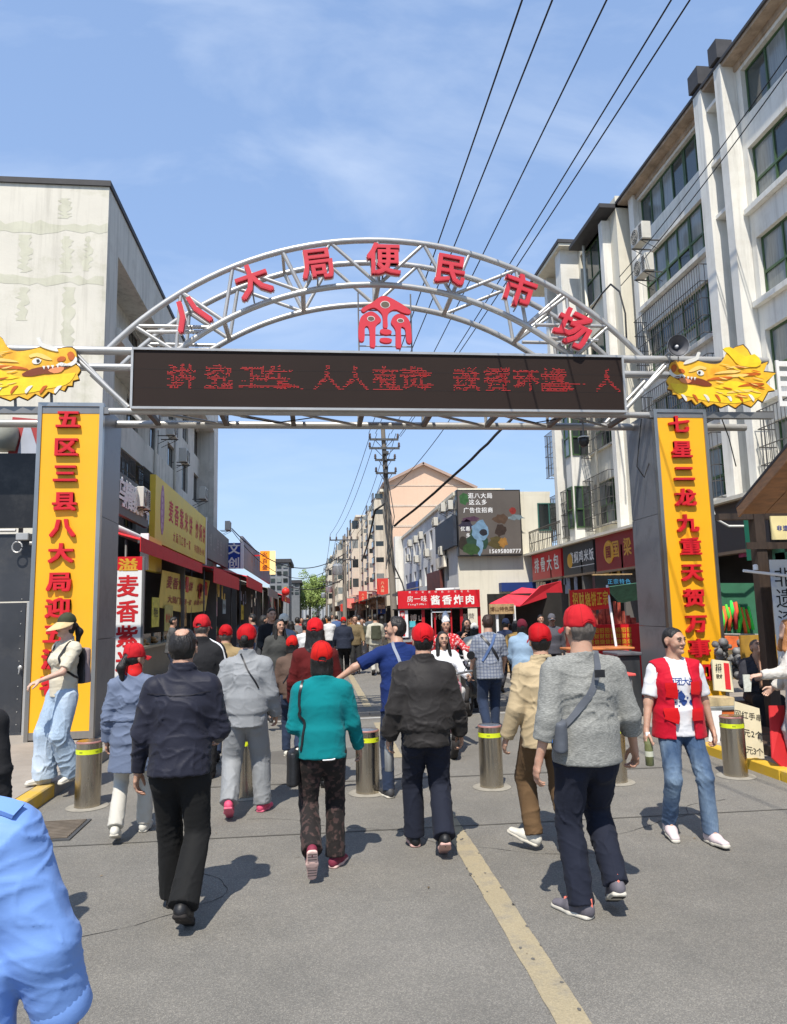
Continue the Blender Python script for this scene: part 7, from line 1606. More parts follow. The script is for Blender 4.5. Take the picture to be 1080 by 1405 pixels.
def cap_mesh(p, vs, tilt=0, seed=0, opening=True):
    q = p.q; h = p.headc; M_ = p.HR@rotx(tilt); A = lambda x, y, z: h+M_@vec(x, y, z)*q; hx = M_@vec(1, 0, 0); fwd, up = M_@vec(0, 1, 0), M_@vec(0, 0, 1); S = SDF(vs)
    S.add(A(0, -.022, .040), A(0, .012, .044), (.088*q, .108*q), (.086*q, .104*q), side=hx, k=.015, clip=[(A(0, 0, .018), -(up))])
    S.add(A(0, -.02, .085), A(0, .01, .09), (.070*q, .058*q), (.068*q, .056*q), side=hx, k=.03)
    if opening: S.add(A(0, -.135, .034), A(0, -.10, .034), (.030*q, .024*q), side=hx, k=.006, op='s')
    c_, s_ = A(0, 0, 0), q
    def f(V):
        L_ = (V-c_)@M_; an = np.arctan2(L_[:, 0], L_[:, 1]+.01); seam = np.exp(-(np.abs(((an/(math.pi/3)+.5) % 1)-.5)/.025)**2)*np.clip((L_[:, 2]-.03)/.03, 0, 1)
        return -.0020*seam + vnoise(V*16, seed)*.0055 + vnoise(V*34, seed+1)*.0025
    return S.mesh('cap', f)
def brim(p, mat, parent, tilt=0, w_=.072, ln=.078):
    q = p.q; M_ = p.HR@rotx(tilt); h = p.headc; mb = MB(); NU, NV = 14, 5; vs = []
    for t in (0, .004):
        for i in range(NU+1):
            a = -1.15+2.3*i/NU
            for j in range(NV+1):
                r_ = j/NV; x = math.sin(a)*(.080+.0*r_); y = .012+math.cos(a)*(.092)+ln*r_*math.cos(a*.95)**.8 if math.cos(a*.95) > 0 else .0; z = .024-.030*abs(math.sin(a))**2-.022*r_+t
                vs.append(Vector(h+M_@vec(x, y, z)*q))
    n = (NU+1)*(NV+1); fs = []
    for i in range(NU):
        for j in range(NV):
            a = i*(NV+1)+j; fs += [(a, a+1, a+NV+2, a+NV+1), (n+a+NV+1, n+a+NV+2, n+a+1, n+a)]
    for i in range(NU): a = i*(NV+1)+NV; fs.append((a, n+a, n+a+NV+1, a+NV+1))
    return mb.add(vs, fs).build('brim', mat, parent, world=False, smooth=60)
def band_on(me_obj, pts, width, thick, name, mat, parent, off=.004, axis=None, nrm_out=None):
    """strap laid on a garment: the points are pushed onto its surface, then given width and thickness"""
    me = me_obj.data; bt = BVHTree.FromPolygons([v.co.copy() for v in me.vertices], [tuple(p_.vertices) for p_ in me.polygons]); P = []; N_ = []
    dense = []
    for i in range(len(pts)-1):
        for t in range(8): dense.append(Vector(pts[i]).lerp(Vector(pts[i+1]), t/8))
    dense.append(Vector(pts[-1]))
    for d in dense:
        r_ = bt.find_nearest(d)
        if r_[0] is None: continue
        P.append(r_[0]); N_.append(r_[1])
    for _ in range(3):
        P = [P[0]]+[(P[i-1]+P[i]*2+P[i+1])/4 for i in range(1, len(P)-1)]+[P[-1]]; N_ = [N_[0]]+[(N_[i-1]+N_[i]*2+N_[i+1]).normalized() for i in range(1, len(N_)-1)]+[N_[-1]]
    vs = []; fs = []
    for i, (p_, n_) in enumerate(zip(P, N_)):
        t = (P[min(i+1, len(P)-1)]-P[max(i-1, 0)]).normalized(); s = t.cross(n_).normalized()*width/2
        vs += [p_-s+n_*off*.2, p_+s+n_*off*.2, p_+s*.96+n_*(off+thick), p_-s*.96+n_*(off+thick)]
    for i in range(len(P)-1):
        for k in range(4): fs.append((i*4+k, i*4+(k+1) % 4, i*4+4+(k+1) % 4, i*4+4+k))
    return MB().add(vs, fs).build(name, mat, parent, world=False, smooth=50)
PEOPLE = []
def person(label, X, Y, face, pose, top=None, legs=None, shoes=(m_shoeb, m_soledk), hair=('short', m_hair), cap=None, vs=.0065, cvs=.009, skinm=None, facem=False, seed=0, curl=None, female=False, z=0, group=None, extra=None, captilt=0, fat=1.0):
    """face: heading in degrees clockwise from +Y (away from the camera)"""
    p = pose; me = body_mesh(p, vs, facem, curl, female, fat); me.materials.append(skinm or m_skin)
    root = bpy.data.objects.new('person', me); COL.objects.link(root); root.location = (X, Y, z); root.rotation_euler = (0, 0, -R(face)); tag(root, label, 'person', group)
    out = {'root': root, 'pose': p}
    if top:
        t = dict(top); nm = t.pop('name', 'jacket'); mt = t.pop('mat'); out['top'] = mobj(nm, top_mesh(p, cvs, seed=seed, **t), mt, root)
    if legs:
        t = dict(legs); nm = t.pop('name', 'trousers'); mt = t.pop('mat'); out['legs'] = mobj(nm, legs_mesh(p, cvs, seed=seed+5, **t), mt, root)
    if shoes:
        for k in (-1, 1):
            org, Rf = p.fm[k]; mt = Matrix([list(Rf[i])+[org[i]] for i in range(3)]+[[0, 0, 0, 1]]); sc_ = p.q*(.93 if female else 1.0)
            a = SHOE['shoe'].copy(); o = mobj('shoe', a, shoes[0], root); o.matrix_local = mt @ Matrix.Scale(sc_, 4); b = mobj('sole', SHOE['sole'].copy(), shoes[1], o)
            if len(shoes) > 2: c = bpy.data.objects.new('tread', SHOE['tread']); COL.objects.link(c); c.parent = o
            if len(shoes) > 3:
                mb = MB(); mb.tube([(0, -.082, .05), (0, -.078, .11)], .008, 6); mb.tube([(0, .10, .066), (0, .04, .092)], .012, 6); mb.build('tab', shoes[3], o, world=False)
    if hair: out['hair'] = mobj('hair', hair_mesh(p, vs, hair[0], seed, fat), hair[1], root)
    if cap is not None:
        out['cap'] = mobj('cap', cap_mesh(p, vs, captilt, seed), cap, root); brim(p, cap, out['cap'], captilt)
        q = p.q; M_ = p.HR@rotx(captilt); mb = MB(); mb.lathe([(.011, 0), (.009, .005), (.002, .007)], Vector(p.headc+M_@vec(0, -.005, .146)*q), 10); mb.build('button', cap, out['cap'], world=False)
        if vs < .0101:
            A_ = lambda x, y, z_: p.headc+p.HR@rotx(captilt)@vec(x, y, z_)*p.q
            for a in (0, 60, 120):
                dr = vec(math.sin(R(a+90)), math.cos(R(a+90)), 0); band_on(out['cap'], [A_(dr[0]*.11*math.cos(t), dr[1]*.13*math.cos(t)-.005, .03+.125*math.sin(t)) for t in np.linspace(.12, math.pi-.12, 7)], .0035, .0014, 'seam', M('cap_seam', srgb(150, 10, 20), .8), out['cap'], .0006)
            band_on(out['cap'], [A_(x, -.16, .022) for x in (-.045, 0, .045)], .016, .003, 'back_strap', cap, out['cap'], .002)
    if facem:
        q = p.q; A = lambda x, y, z_: Vector(p.headc+p.HR@vec(x, y, z_)*q); fw = Vector(p.HR@vec(0, 1, 0)); sx_ = Vector(p.HR@vec(1, 0, 0)); uz = Vector(p.HR@vec(0, 0, 1))
        for k in (-1, 1):
            e = MB().prism([(.0125*math.cos(t*.5236), .0038*math.sin(t*.5236)) for t in range(12)], A(k*.032, .0925, .011), sx_, uz, .004).build('eye', m_eyew, root, world=False); MB().lathe([(.0048, 0), (.004, .002)], A(k*.032, .0960-.0, .011)+fw*-.001, 10, -fw*-1).build('iris', m_eye, e, world=False)
            MB().tube([A(k*.014, .0975, .028), A(k*.030, .0985, .034), A(k*.050, .083, .028)], .0030, 6).build('eyebrow', m_hair, root, world=False)
            MB().tube([A(k*.017, .0935, .0165), A(k*.032, .0965, .0195), A(k*.048, .0865, .0150)], .0014, 5).build('eyelid', m_eye, root, world=False)
        MB().tube([A(-.023, .085, -.053), A(-.008, .0925, -.0505), (A(0, .0920, -.052)), A(.008, .0925, -.0505), A(.023, .085, -.053)], .0042, 6, rr=[.002, .0045, .004, .0045, .002]).build('lips', m_lip, root, world=False)
    PEOPLE.append(out); return out
def bag(parent, c, size, mat, rz=0, tilt=0, name='bag', soft=.02):
    S = SDF(.009); sx_, sy_, sz_ = size; c = np.asarray(c, float)
    S.add((0, 0, -sz_/2+.03), (0, 0, sz_/2-.03), (sx_/2, sy_/2), (sx_/2*.9, sy_/2*.8), k=.02, flat=True); me = S.mesh(name, lambda V: vnoise(V*14, 3)*.005)
    o = mobj(name, me, mat, parent); o.location = Vector(c); o.rotation_euler = (R(tilt), 0, R(rz)); return o
# ---------------------------------------------------------------- the people, nearest first
def at(px, fy, hx, hy, Y=None):
    """ground point under photo point (px, fy) and the body height that puts the head top at (hx, hy)"""
    g_ = AG(px, fy) if Y is None else AY(px, fy, Y); t = AY(hx, hy, g_.y); return t.x*.55+g_.x*.45, g_.y, t.z
c_navy = cloth('navy_jacket_cloth', (.021, .022, .036), .55, .08, .15, .3); c_blk = cloth('black_trouser_cloth', (.013, .013, .013), .8, .1); c_char = cloth('charcoal_bomber_cloth', (.030, .027, .026), .62, .08, .2, .2)
c_teal = cloth('teal_knit', (.002, .20, .215), .9, .05, .6, .3, 170); c_grey = cloth('heather_grey_knit', (.20, .20, .185), .92, .06, .5, .3, 200, 'heather', (.36, .36, .33))
c_navyt = cloth('navy_trouser_cloth', (.017, .020, .034), .85, .08); c_beige = cloth('beige_jacket_cloth', (.50, .39, .235), .7, .05, .15, .2); c_brown = cloth('brown_trouser_cloth', (.15, .09, .045), .9, .08)
c_track = cloth('grey_tracksuit_cloth', (.30, .31, .32), .6, .05, .2, .3, col2=None); c_trackd = cloth('darker_grey_tracksuit', (.25, .25, .25), .6, .05, .2, .3)
c_coat = cloth('blue_grey_coat_cloth', (.15, .185, .27), .65, .07, .15, .3); c_white = cloth('white_cotton', (.74, .74, .75), .9, .03, .2, .2); c_whitep = cloth('off_white_trouser', (.60, .57, .50), .85, .04)
c_jean = cloth('blue_denim', (.055, .095, .17), .9, .1, .5, .1, 260, 'denim', (.30, .40, .50)); c_jeanl = cloth('pale_denim', (.36, .46, .58), .9, .06, .4, .1, 240, 'denim', (.55, .62, .70)); c_jeand = cloth('dark_denim', (.03, .045, .085), .9, .1, .4, .1, 240)
c_floral = cloth('dark_floral_trouser', (.022, .018, .017), .8, .1, .2, .2, 200, 'floral', (.085, .05, .045)); c_polo = cloth('navy_polo_cotton', (.012, .03, .135), .85, .05); c_plaid = cloth('blue_grey_plaid', (.30, .32, .36), .85, .05, .3, .1, 220, 'plaid', (.09, .11, .17))
c_cream = cloth('cream_cotton', (.66, .60, .47), .85, .04); c_vest = cloth('red_vest_mesh', srgb(198, 16, 44), .7, .08, .5, .2, 320); c_vestb = cloth('red_vest_panel', srgb(214, 22, 28), .55, .04, .1, .2); c_blue = cloth('sky_blue_shirt', (.20, .36, .76), .55, .04, .15, .05, 260, wr=.10); c_dred = cloth('dark_red_knit', (.11, .012, .012), .9, .08, .6)
c_tau = cloth('taupe_jacket', (.13, .085, .065), .85, .08); c_ndk = cloth('dark_navy_coat', (.024, .030, .050), .8, .08); c_den2 = cloth('light_denim_jacket', (.30, .42, .55), .9, .06, .4, .1, 240); c_dark = cloth('dark_cloth', (.02, .02, .022), .8, .1)
cap_v = [m_cap, cloth('cap_red_faded', srgb(196, 34, 42), .8, .08, .2, .02, 160, wr=.14), cloth('cap_red_deep', srgb(186, 12, 22), .7, .05, .2, .02, 160, wr=.12), cloth('cap_red_warm', srgb(208, 30, 24), .75, .06, .2, .02, 160, wr=.12)]
def W(front, a=.22, b=-.24, pb=38, pf=-4, wd=.085, ya=5, yb=5, lift=0): return {front: (front*wd, a, pf, 0, ya), -front: (-front*wd, b, pb, lift, yb)}

# --- man in navy jacket with thinning hair
X, Y, Ht = at(236, 1262, 256, 866)
P = Pose(Ht, 1.08, W(-1, .24, -.25, 30, -5, .075), {-1: (-4, 11, 14, -2), 1: (8, 12, 62, 18)}, lean=3, head=(6, 4))
o = person('capless man with thinning dark hair in navy jacket and black trousers, walking away', X, Y, 2, P, dict(name='jacket', mat=c_navy, kind='jacket', hem=.055, sleeve=1.98, loose=.030, amp=.0075, cuffw=.042), dict(mat=c_blk, loose=.028, hemr=.098, amp=.007), (m_shoeb, m_soledk), ('short', m_hair), seed=1, fat=1.08, curl={-1: (20, 34, 26)})
q = P.q; h_ = P.headc; d_ = nrm((0, -.50, .87)); S_ = SDF(.005); S_.add(h_+vec(0, -.018, .028)*q, h_+vec(0, .012, .026)*q, ((.074*1.08+.0125)*q, (.090+.0125)*q), ((.072*1.08+.0125)*q, (.086+.0125)*q), k=.01, clip=[(h_+vec(0, -.018, .028)*q+d_*.084*q, -d_)]); mobj('bald_spot', S_.mesh('bald', None), m_skin, o['hair'])
mb = MB(); bk = o['top']
band_on(bk, [P.neck+vec(-.20, -.12, -.115), P.neck+vec(0, -.16, -.10), P.neck+vec(.20, -.12, -.115)], .006, .002, 'yoke_seam', M('seam_dark', (.010, .010, .016), .8), bk, .001)
# --- woman in blue grey coat with ponytail, left of him
X, Y, Ht = at(182, 1150, 181, 888)
P = Pose(Ht, .95, W(1, .20, -.16, 20, -5, .075), {-1: (-8, 10, 20), 1: (10, 8, 30)}, lean=1, head=(38, 3))
o = person('woman in blue grey belted coat and white trousers with red cap and ponytail', X, Y, 0, P, dict(name='coat', mat=c_coat, kind='coat', hem=.30, sleeve=1.95, loose=.032, hemflare=.015, amp=.008), dict(mat=c_whitep, loose=.02, hemr=.075), (m_shoew, m_sole), ('ponytail', m_hair), cap_v[1], seed=2, female=True, facem=True)
hw = [P.waist+P.T@vec(.19*math.sin(a), -.17*math.cos(a), .02) for a in np.linspace(-1.6, 1.6, 9)]; band_on(o['top'], hw, .014, .006, 'waist_gather', c_coat, o['top'], .002)
S_ = SDF(.006); S_.add(P.neck+vec(0, 0, .01), P.neck+vec(0, .01, .06), (.072, .072), (.066, .066), k=.01); mobj('scarf', S_.mesh('scarf', lambda V: vnoise(V*20, 1)*.006), cloth('red_scarf', srgb(210, 40, 40)), o['root'])
# --- person in grey tracksuit with pink shoes
X, Y, Ht = at(341, 1118, 336, 862)
c_pinksh = plain('pink_shoe', (206, 78, 110), .6, var=.3, vs=9); m_pinksole = plain('pink_sole', (214, 104, 128), .6)
P = Pose(Ht, 1.08, {-1: (-.13, -.22, 32, 0, 2), 1: (.14, .12, 0, 0, 22)}, {-1: (-10, 12, 20), 1: (2, 12, 26, 0)}, lean=2, head=(8, 8))
o = person('person in loose grey tracksuit and pink shoes with red cap and a thin crossbody strap', X, Y, 0, P, dict(name='sweatshirt', mat=c_track, kind='jacket', hem=.10, sleeve=1.96, loose=.036, rib=True, amp=.008), dict(mat=c_track, loose=.040, hemr=.085, amp=.008, kneer=.065), (c_pinksh, m_pinksole), ('bun', m_hair), cap_v[2], seed=3, female=True)
band_on(o['top'], [P.neck+vec(-.05, -.06, .02), P.neck+vec(.02, -.15, -.12), P.chest+vec(.13, -.14, -.10)], .014, .004, 'crossbody_strap', m_black, o['top'])
# --- woman in teal sweater
X, Y, Ht = at(440, 1196, 444, 886)
P = Pose(Ht, 1.10, {-1: (-.075, -.30, 66, .02, 2), 1: (.09, .10, 0, 0, 28)}, {-1: (-4, 8, 82, 14), 1: (8, 14, 18, -4)}, lean=3, head=(-4, 10), sw=.170)
o = person('woman in bright teal sweater and dark floral trousers with red cap and black bag', X, Y, 0, P, dict(name='sweater', mat=c_teal, kind='sweater', hem=.05, sleeve=1.96, loose=.024, amp=.006, belly=.02, neckopen=0), dict(mat=c_floral, loose=.022, hemr=.085, amp=.006, seat=1.08), (plain('maroon_shoe', (120, 40, 60), .7), plain('pink_white_sole', (214, 180, 170), .7), 1), ('bob', m_hair), cap_v[3], seed=4, female=True, captilt=6)
me = o['top'].data
band_on(o['top'], [P.sh[-1]+vec(.03, -.02, .05), P.sh[-1]+vec(-.0, -.09, -.02), P.sh[-1]+vec(-.01, -.14, -.15), P.waist+vec(-.15, -.12, .06), P.pel+vec(-.17, -.10, .02)], .018, .005, 'bag_strap', m_black, o['root'])
bag(o['root'], P.pel+vec(-.205, -.04, -.10), (.10, .20, .27), M('black_leather', (.012, .012, .013), .45), 0, name='shoulder_bag')
band_on(o['top'], [P.pel+vec(.0, -.16, -.045), P.pel+vec(.09, -.15, -.045)], .012, .003, 'lace_hem', m_cloudwhite, o['top'])
# --- man in black bomber jacket
X, Y, Ht = at(588, 1168, 581, 862)
P = Pose(Ht, 1.14, {-1: (-.09, .17, -4, 0, 4), 1: (.085, -.22, 30, 0, 4)}, {-1: (-6, 13, 22, -3), 1: (-2, 14, 20, -2)}, lean=2, head=(-6, 3))
o = person('man in black bomber jacket with red cap, carrying a steel flask', X, Y, 0, P, dict(name='bomber_jacket', mat=c_char, kind='jacket', hem=.10, sleeve=1.98, loose=.042, rib=True, amp=.009), dict(mat=c_navyt, loose=.032, hemr=.09, amp=.006), (m_shoeb, plain('pinkish_sole', (200, 160, 150), .7)), ('short', m_hair), cap_v[0], seed=5, captilt=2)
w_ = P.wr[-1]+P.hd[-1]*.09
fl_o = bpy.data.objects.new('x', None)
rt = o['root']; wp = Vector(rt.location)+Vector(w_)
mb = MB(); mb.lathe([(.026, -.12), (.031, -.115), (.031, .06), (.026, .075), (.026, .10), (.012, .105)], wp+Vector((.012, .015, -.05)), 20); mb.build('steel_flask', m_alu, label='brushed steel drinking flask in the left hand of the man in the black bomber jacket', cat='flask', smooth=50)
# --- man in grey sweater, big, on the right
X, Y, Ht = at(822, 1252, 789, 839)
P = Pose(Ht, 1.10, {-1: (-.10, -.02, 0, 0, 30), 1: (.10, -.10, 26, .035, 12)}, {-1: (-12, 14, 18, -6), 1: (-2, 17, 24, -6)}, lean=-1, head=(-12, 4), sw=.176)
o = person('heavyset man in heather grey sweater with red cap and grey sling bag', X, Y, -3, P, dict(name='sweater', mat=c_grey, kind='sweater', hem=.06, sleeve=1.50, loose=.040, belly=.02, amp=.008), dict(mat=c_navyt, loose=.032, hemr=.078, amp=.007), (plain('grey_shoe', (96, 92, 98), .7, var=.3, vs=12), m_sole, 1, plain('coral_tab', (230, 120, 100))), ('buzz', m_hairg), cap_v[1], seed=6, fat=1.12, curl={1: (34, 46, 34), -1: (22, 34, 26)}, captilt=-4)
st = band_on(o['top'], [P.neck+vec(.07, -.04, .03), P.neck+vec(.06, -.12, -.06), P.chest+vec(-.02, -.16, -.02), P.waist+vec(-.12, -.16, .10), P.waist+vec(-.17, -.11, .03)], .042, .004, 'sling_strap', cloth('grey_webbing', (.12, .13, .15), .7), o['root'])
mb = MB(); c_ = Vector(P.neck+vec(.028, -.170, -.10)); mb.box(c_+Vector((-.03, -.012, -.022)), c_+Vector((.03, 0, .022))); mb.build('buckle', m_black, o['root'], world=False)
bg = bag(o['root'], P.waist+vec(-.20, -.09, -.03), (.10, .17, .22), cloth('grey_nylon', (.11, .12, .14), .5), -12, 10, 'sling_bag'); MB().box((-.054, -.05, -.03), (-.048, .05, .07)).build('blue_panel', plain('bag_blue', (40, 110, 190)), bg, world=False)
# --- man in beige jacket
X, Y, Ht = at(752, 1172, 745, 862)
P = Pose(Ht, 1.06, {-1: (-.12, .13, -16, .03, 48), 1: (.10, -.12, 6, 0, 18)}, {-1: (-6, 14, 24, -6), 1: (2, 12, 20)}, lean=2, head=(0, 4))
o = person('man in beige jacket and brown trousers with red cap and white shoes', X, Y, -2, P, dict(name='jacket', mat=c_beige, kind='jacket', hem=.10, sleeve=1.98, loose=.042, amp=.008), dict(mat=c_brown, loose=.038, hemr=.075, amp=.007), (m_shoew, m_sole), ('short', m_hair), cap_v[2], seed=7, captilt=3)
band_on(o['top'], [P.neck+vec(.02, -.06, .03), P.neck+vec(.08, -.14, -.08), P.chest+vec(.15, -.12, -.05)], .028, .004, 'bag_strap', m_black, o['root'])
# --- man in red vest, coming towards the camera
X, Y, Ht = at(936, 1150, 928, 862)
P = Pose(Ht, 1.04, {1: (.12, -.04, 10, 0, 4), -1: (-.13, .16, -4, 0, 12)}, {1: (6, 16, 10, -4), -1: (-6, 14, 12, -2)}, lean=0, head=(-30, 2), hipz=.895)
o = person('man in white printed T-shirt under a red mesh volunteer vest and faded jeans', X, Y, 187, P, dict(name='t_shirt', mat=c_white, kind='tshirt', hem=.07, sleeve=.82, loose=.026, amp=.007, neckopen=0), dict(mat=c_jean, loose=.018, hemr=.064, amp=.008), (plain('pale_pink_shoe', (206, 190, 190), .7), m_sole), ('buzz', m_hair), facem=True, seed=8, curl={1: (46, 62, 40), -1: (30, 44, 34)})
S0 = dict(kind='vest', hem=.09, sleeve=0, loose=.055, hemflare=.02, vest=True, amp=.004, seed=12)
vo_ = mobj('vest', top_mesh(P, .009, **S0), c_vest, o['root'])
# red upper panels of the vest and printed shirt front
bt = None
for k in (-1, 1): band_on(vo_, [P.chest+vec(k*.115, .18, -.11), P.chest+vec(k*.115, .18, .02)], .09, .003, 'chest_panel', c_vestb, vo_, .001)
for k in (-1, 1): band_on(vo_, [P.waist+vec(k*.125, .20, -.08), P.waist+vec(k*.125, .20, .04)], .11, .006, 'pocket', c_vestb, vo_, .002)
mb = MB(); m_ink = plain('blue_ink_print', (36, 66, 130), .8); sh_me = o['top'].data; bt = BVHTree.FromPolygons([v.co.copy() for v in sh_me.vertices], [tuple(f.vertices) for f in sh_me.polygons])
def onshirt(x, z):
    r_ = bt.ray_cast(Vector((x, .6, z)), Vector((0, -1, 0)));  return (r_[0]+Vector((0, .0035, 0))) if r_[0] is not None else Vector((x, .13, z))
cz = P.chest[2]
def print_poly(pts):
    v = [onshirt(x, z) for x, z in pts]; mb.add(v[::-1] if True else v, [tuple(range(len(v)))])
for j, (ch, dx_) in enumerate(zip('百团大战', (.082, .028, -.026, -.078))):
    a, fs, fr = glyph(ch, .010)
    for e in (0,):
        vs = [onshirt(dx_-p_[0]*.060, cz+.015+p_[1]*.062) for p_ in a]; mb.add(vs, [f[::1] for f in fr])
rn = random.Random(3)
for i in range(34):
    an, rr_ = rn.uniform(0, 6.28), rn.gauss(0, .045); s_ = rn.uniform(.003, .011) if i > 6 else rn.uniform(.014, .026); cx_, cz_ = rr_*math.cos(an)*1.3, cz-.10+rr_*math.sin(an); print_poly([(cx_+s_*math.cos(t*.785)*rn.uniform(.7, 1.3), cz_+s_*math.sin(t*.785)*rn.uniform(.7, 1.5)) for t in range(8)])
mb.build('shirt_print', m_ink, o['top'], world=False, kind='stuff')
rt = o['root']; mat = Matrix.Translation(rt.location) @ Matrix.Rotation(rt.rotation_euler[2], 4, 'Z'); wp = mat @ Vector(P.wr[1]+P.hd[1]*.085+P.hn[1]*.02)
bo = empty('water_bottle', wp-Vector((0, 0, .17)), 'clear green tea bottle with white cap held by the man in the red vest', 'bottle')
MB().lathe([(.026, -.13), (.032, -.125), (.032, .0), (.030, .02), (.032, .04), (.020, .07), (.014, .085)], wp+Vector((0, -.01, -.03)), 18).build('bottle', M('green_bottle', (.16, .17, .07), .12, 0, .2, 20, 0, spec=.8), bo, smooth=50)
MB().lathe([(.017, .085), (.017, .115), (.014, .12)], wp+Vector((0, -.01, -.03)), 14).build('cap', m_cloudwhite, bo, smooth=40); MB().lathe([(.0326, -.06), (.0326, -.02)], wp+Vector((0, -.01, -.03)), 18, cap=False).build('label', plain('bottle_label', (190, 190, 170)), bo, smooth=60)
# --- woman with sun visor, left
X, Y, Ht = at(80, 1092, 90, 862)
P = Pose(Ht-.01, .92, {1: (.08, .13, -4, 0, 10), -1: (-.09, -.09, 10, 0, 8)}, {-1: ((-.05, .55, -.80), (.22, .95, -.30), 0, 0, (0, 0, -1)), 1: (-14, 10, 22, 4)}, lean=-2, head=(6, 0), hipz=.90)
o = person('woman in cream blouse and pale wide jeans with straw sun visor and backpack', X, Y, 218, P, dict(name='blouse', mat=c_cream, kind='shirt', hem=.03, sleeve=.85, loose=.024, female=True, amp=.007, neckopen=1), dict(mat=c_jeanl, loose=.05, hemr=.125, kneer=.075, amp=.009, name='wide_jeans', hemlow=.045), (m_shoew, m_sole), ('ponytail', m_hair), None, skinm=m_skin2, facem=True, female=True, seed=9, z=KH if False else KH)
q = P.q; h_ = P.headc; M_ = P.HR; m_straw = plain('straw', (200, 176, 130), .8, var=.15, vs=20, bs=180, bump=.4)
mb = MB(); mb.lathe([(.086, -.012), (.090, 0), (.088, .03), (.084, .045)], Vector(h_+M_@vec(0, -.005, .042)*q), 28, Vector(M_@rotx(-6)@vec(0, 0, 1)), cap=False); S_ = SDF(.006); S_.add(h_+M_@vec(0, -.012, .045)*q, h_+M_@vec(0, .0, .050)*q, (.088*q, .104*q), k=.01, clip=[(h_+M_@vec(0, 0, .05)*q, -(M_@vec(0, 0, 1)))]); mobj('hat_crown', S_.mesh('c', lambda V: vnoise(V*30)*.004), plain('dark_green_band', (52, 56, 36), .8), o['root']); vb = mb.build('visor_band', plain('dark_green_band', (52, 56, 36), .8), o['root'], world=False, smooth=60)
mb = MB(); vs = []
for t in (0, .004):
    for i in range(25):
        a = -1.9+3.8*i/24
        for j in range(4):
            r_ = j/3; w_ = max(0, math.cos(a*.80)); vs.append(Vector(h_+M_@vec(math.sin(a)*(.086+.075*r_*w_), math.cos(a)*(.098)+.115*r_*math.cos(a)*w_+.0-.004, .045-.085*r_*w_+t)*q))
n_ = 100; fs = []
for i in range(24):
    for j in range(3): a = i*4+j; fs += [(a, a+1, a+5, a+4), (n_+a+4, n_+a+5, n_+a+1, n_+a)]
    a = i*4+3; fs.append((a, n_+a, n_+a+4, a+4))
mb.add(vs, fs).build('visor_brim', m_straw, vb, world=False, smooth=60)
bp_ = bag(o['root'], P.chest+vec(.0, -.20, -.08), (.27, .15, .40), cloth('pink_grey_nylon', (.36, .27, .26), .7), 0, name='backpack'); bp2 = bag(bp_, (0, .055, 0), (.285, .06, .42), m_black, name='back_panel')
for k in (-1, 1): band_on(o['top'], [P.chest+vec(k*.12, -.12, .08), P.sh[k]*.6+P.neck*.4+vec(0, .0, .05), P.chest+vec(k*.10, .15, .04), P.chest+vec(k*.13, .12, -.08), P.waist+vec(k*.15, -.02, .04), P.waist+vec(k*.10, -.12, .0)], .022, .005, 'backpack_strap', m_black, o['root'])
# --- man in navy polo reaching out to the left
X, Y, Ht = at(556, 1096, 541, 848)
P = Pose(Ht, 1.05, {-1: (-.10, .12, 0, 0, 10), 1: (.10, -.15, 20, 0, 8)}, {-1: ((-.86, .05, -.42), (-.80, .25, -.55), 0, 0, (0, 0, -1)), 1: (5, 10, 30)}, lean=4, head=(-66, 14))
o = person('man in navy polo shirt stretching out his left arm, grey strap on his back', X, Y, -8, P, dict(name='polo_shirt', mat=c_polo, kind='polo', hem=.08, sleeve=.82, loose=.030, amp=.007), dict(mat=c_jeand, loose=.018, hemr=.066), (plain('black_white_shoe', (60, 60, 62), .6), m_sole), ('short', m_hair), facem=True, seed=10)
band_on(o['top'], [P.neck+vec(-.07, -.05, .03), P.neck+vec(-.04, -.15, -.08), P.chest+vec(.03, -.16, -.10), P.waist+vec(.13, -.13, .06)], .030, .004, 'grey_strap', cloth('light_grey_strap', (.32, .35, .42)), o['root'])
mb = MB(); mb.lathe([(.034, -.012), (.034, .012)], Vector(P.wr[-1]-P.hd[-1]*.02), 14, Vector(P.hd[-1]), cap=False); mb.lathe([(.016, 0), (.014, .006)], Vector(P.wr[-1]-P.hd[-1]*.02+vec(-.01, -.03, .018)), 10, (-.3, -.8, .4)); mb.build('wristwatch', m_black, o['root'], world=False, smooth=40)
# --- man in plaid shirt
X, Y, Ht = at(675, 1008, 669, 845)
P = Pose(Ht, 1.10, W(1, .16, -.16, 20), {-1: (6, 12, 20), 1: (10, 12, 30)}, lean=1, head=(-8, 4))
o = person('man in short sleeved blue grey plaid shirt with two crossed straps on his back', X, Y, 2, P, dict(name='plaid_shirt', mat=c_plaid, kind='shirt', hem=.10, sleeve=.90, loose=.036, amp=.007), dict(mat=c_jeand, loose=.03, hemr=.07), (m_shoeb, m_soledk), ('short', hair_mat('brown_hair', (.035, .018, .012))), seed=11, vs=.009, cvs=.012)
band_on(o['top'], [P.neck+vec(-.12, -.08, .0), P.chest+vec(-.02, -.17, .04), P.waist+vec(.13, -.15, .04)], .038, .005, 'dark_strap', m_black, o['root']); band_on(o['top'], [P.neck+vec(.09, -.08, .0), P.chest+vec(.02, -.17, .04), P.waist+vec(-.13, -.15, .02)], .036, .006, 'blue_strap', cloth('blue_strap', (.10, .16, .32)), o['root'], .008)
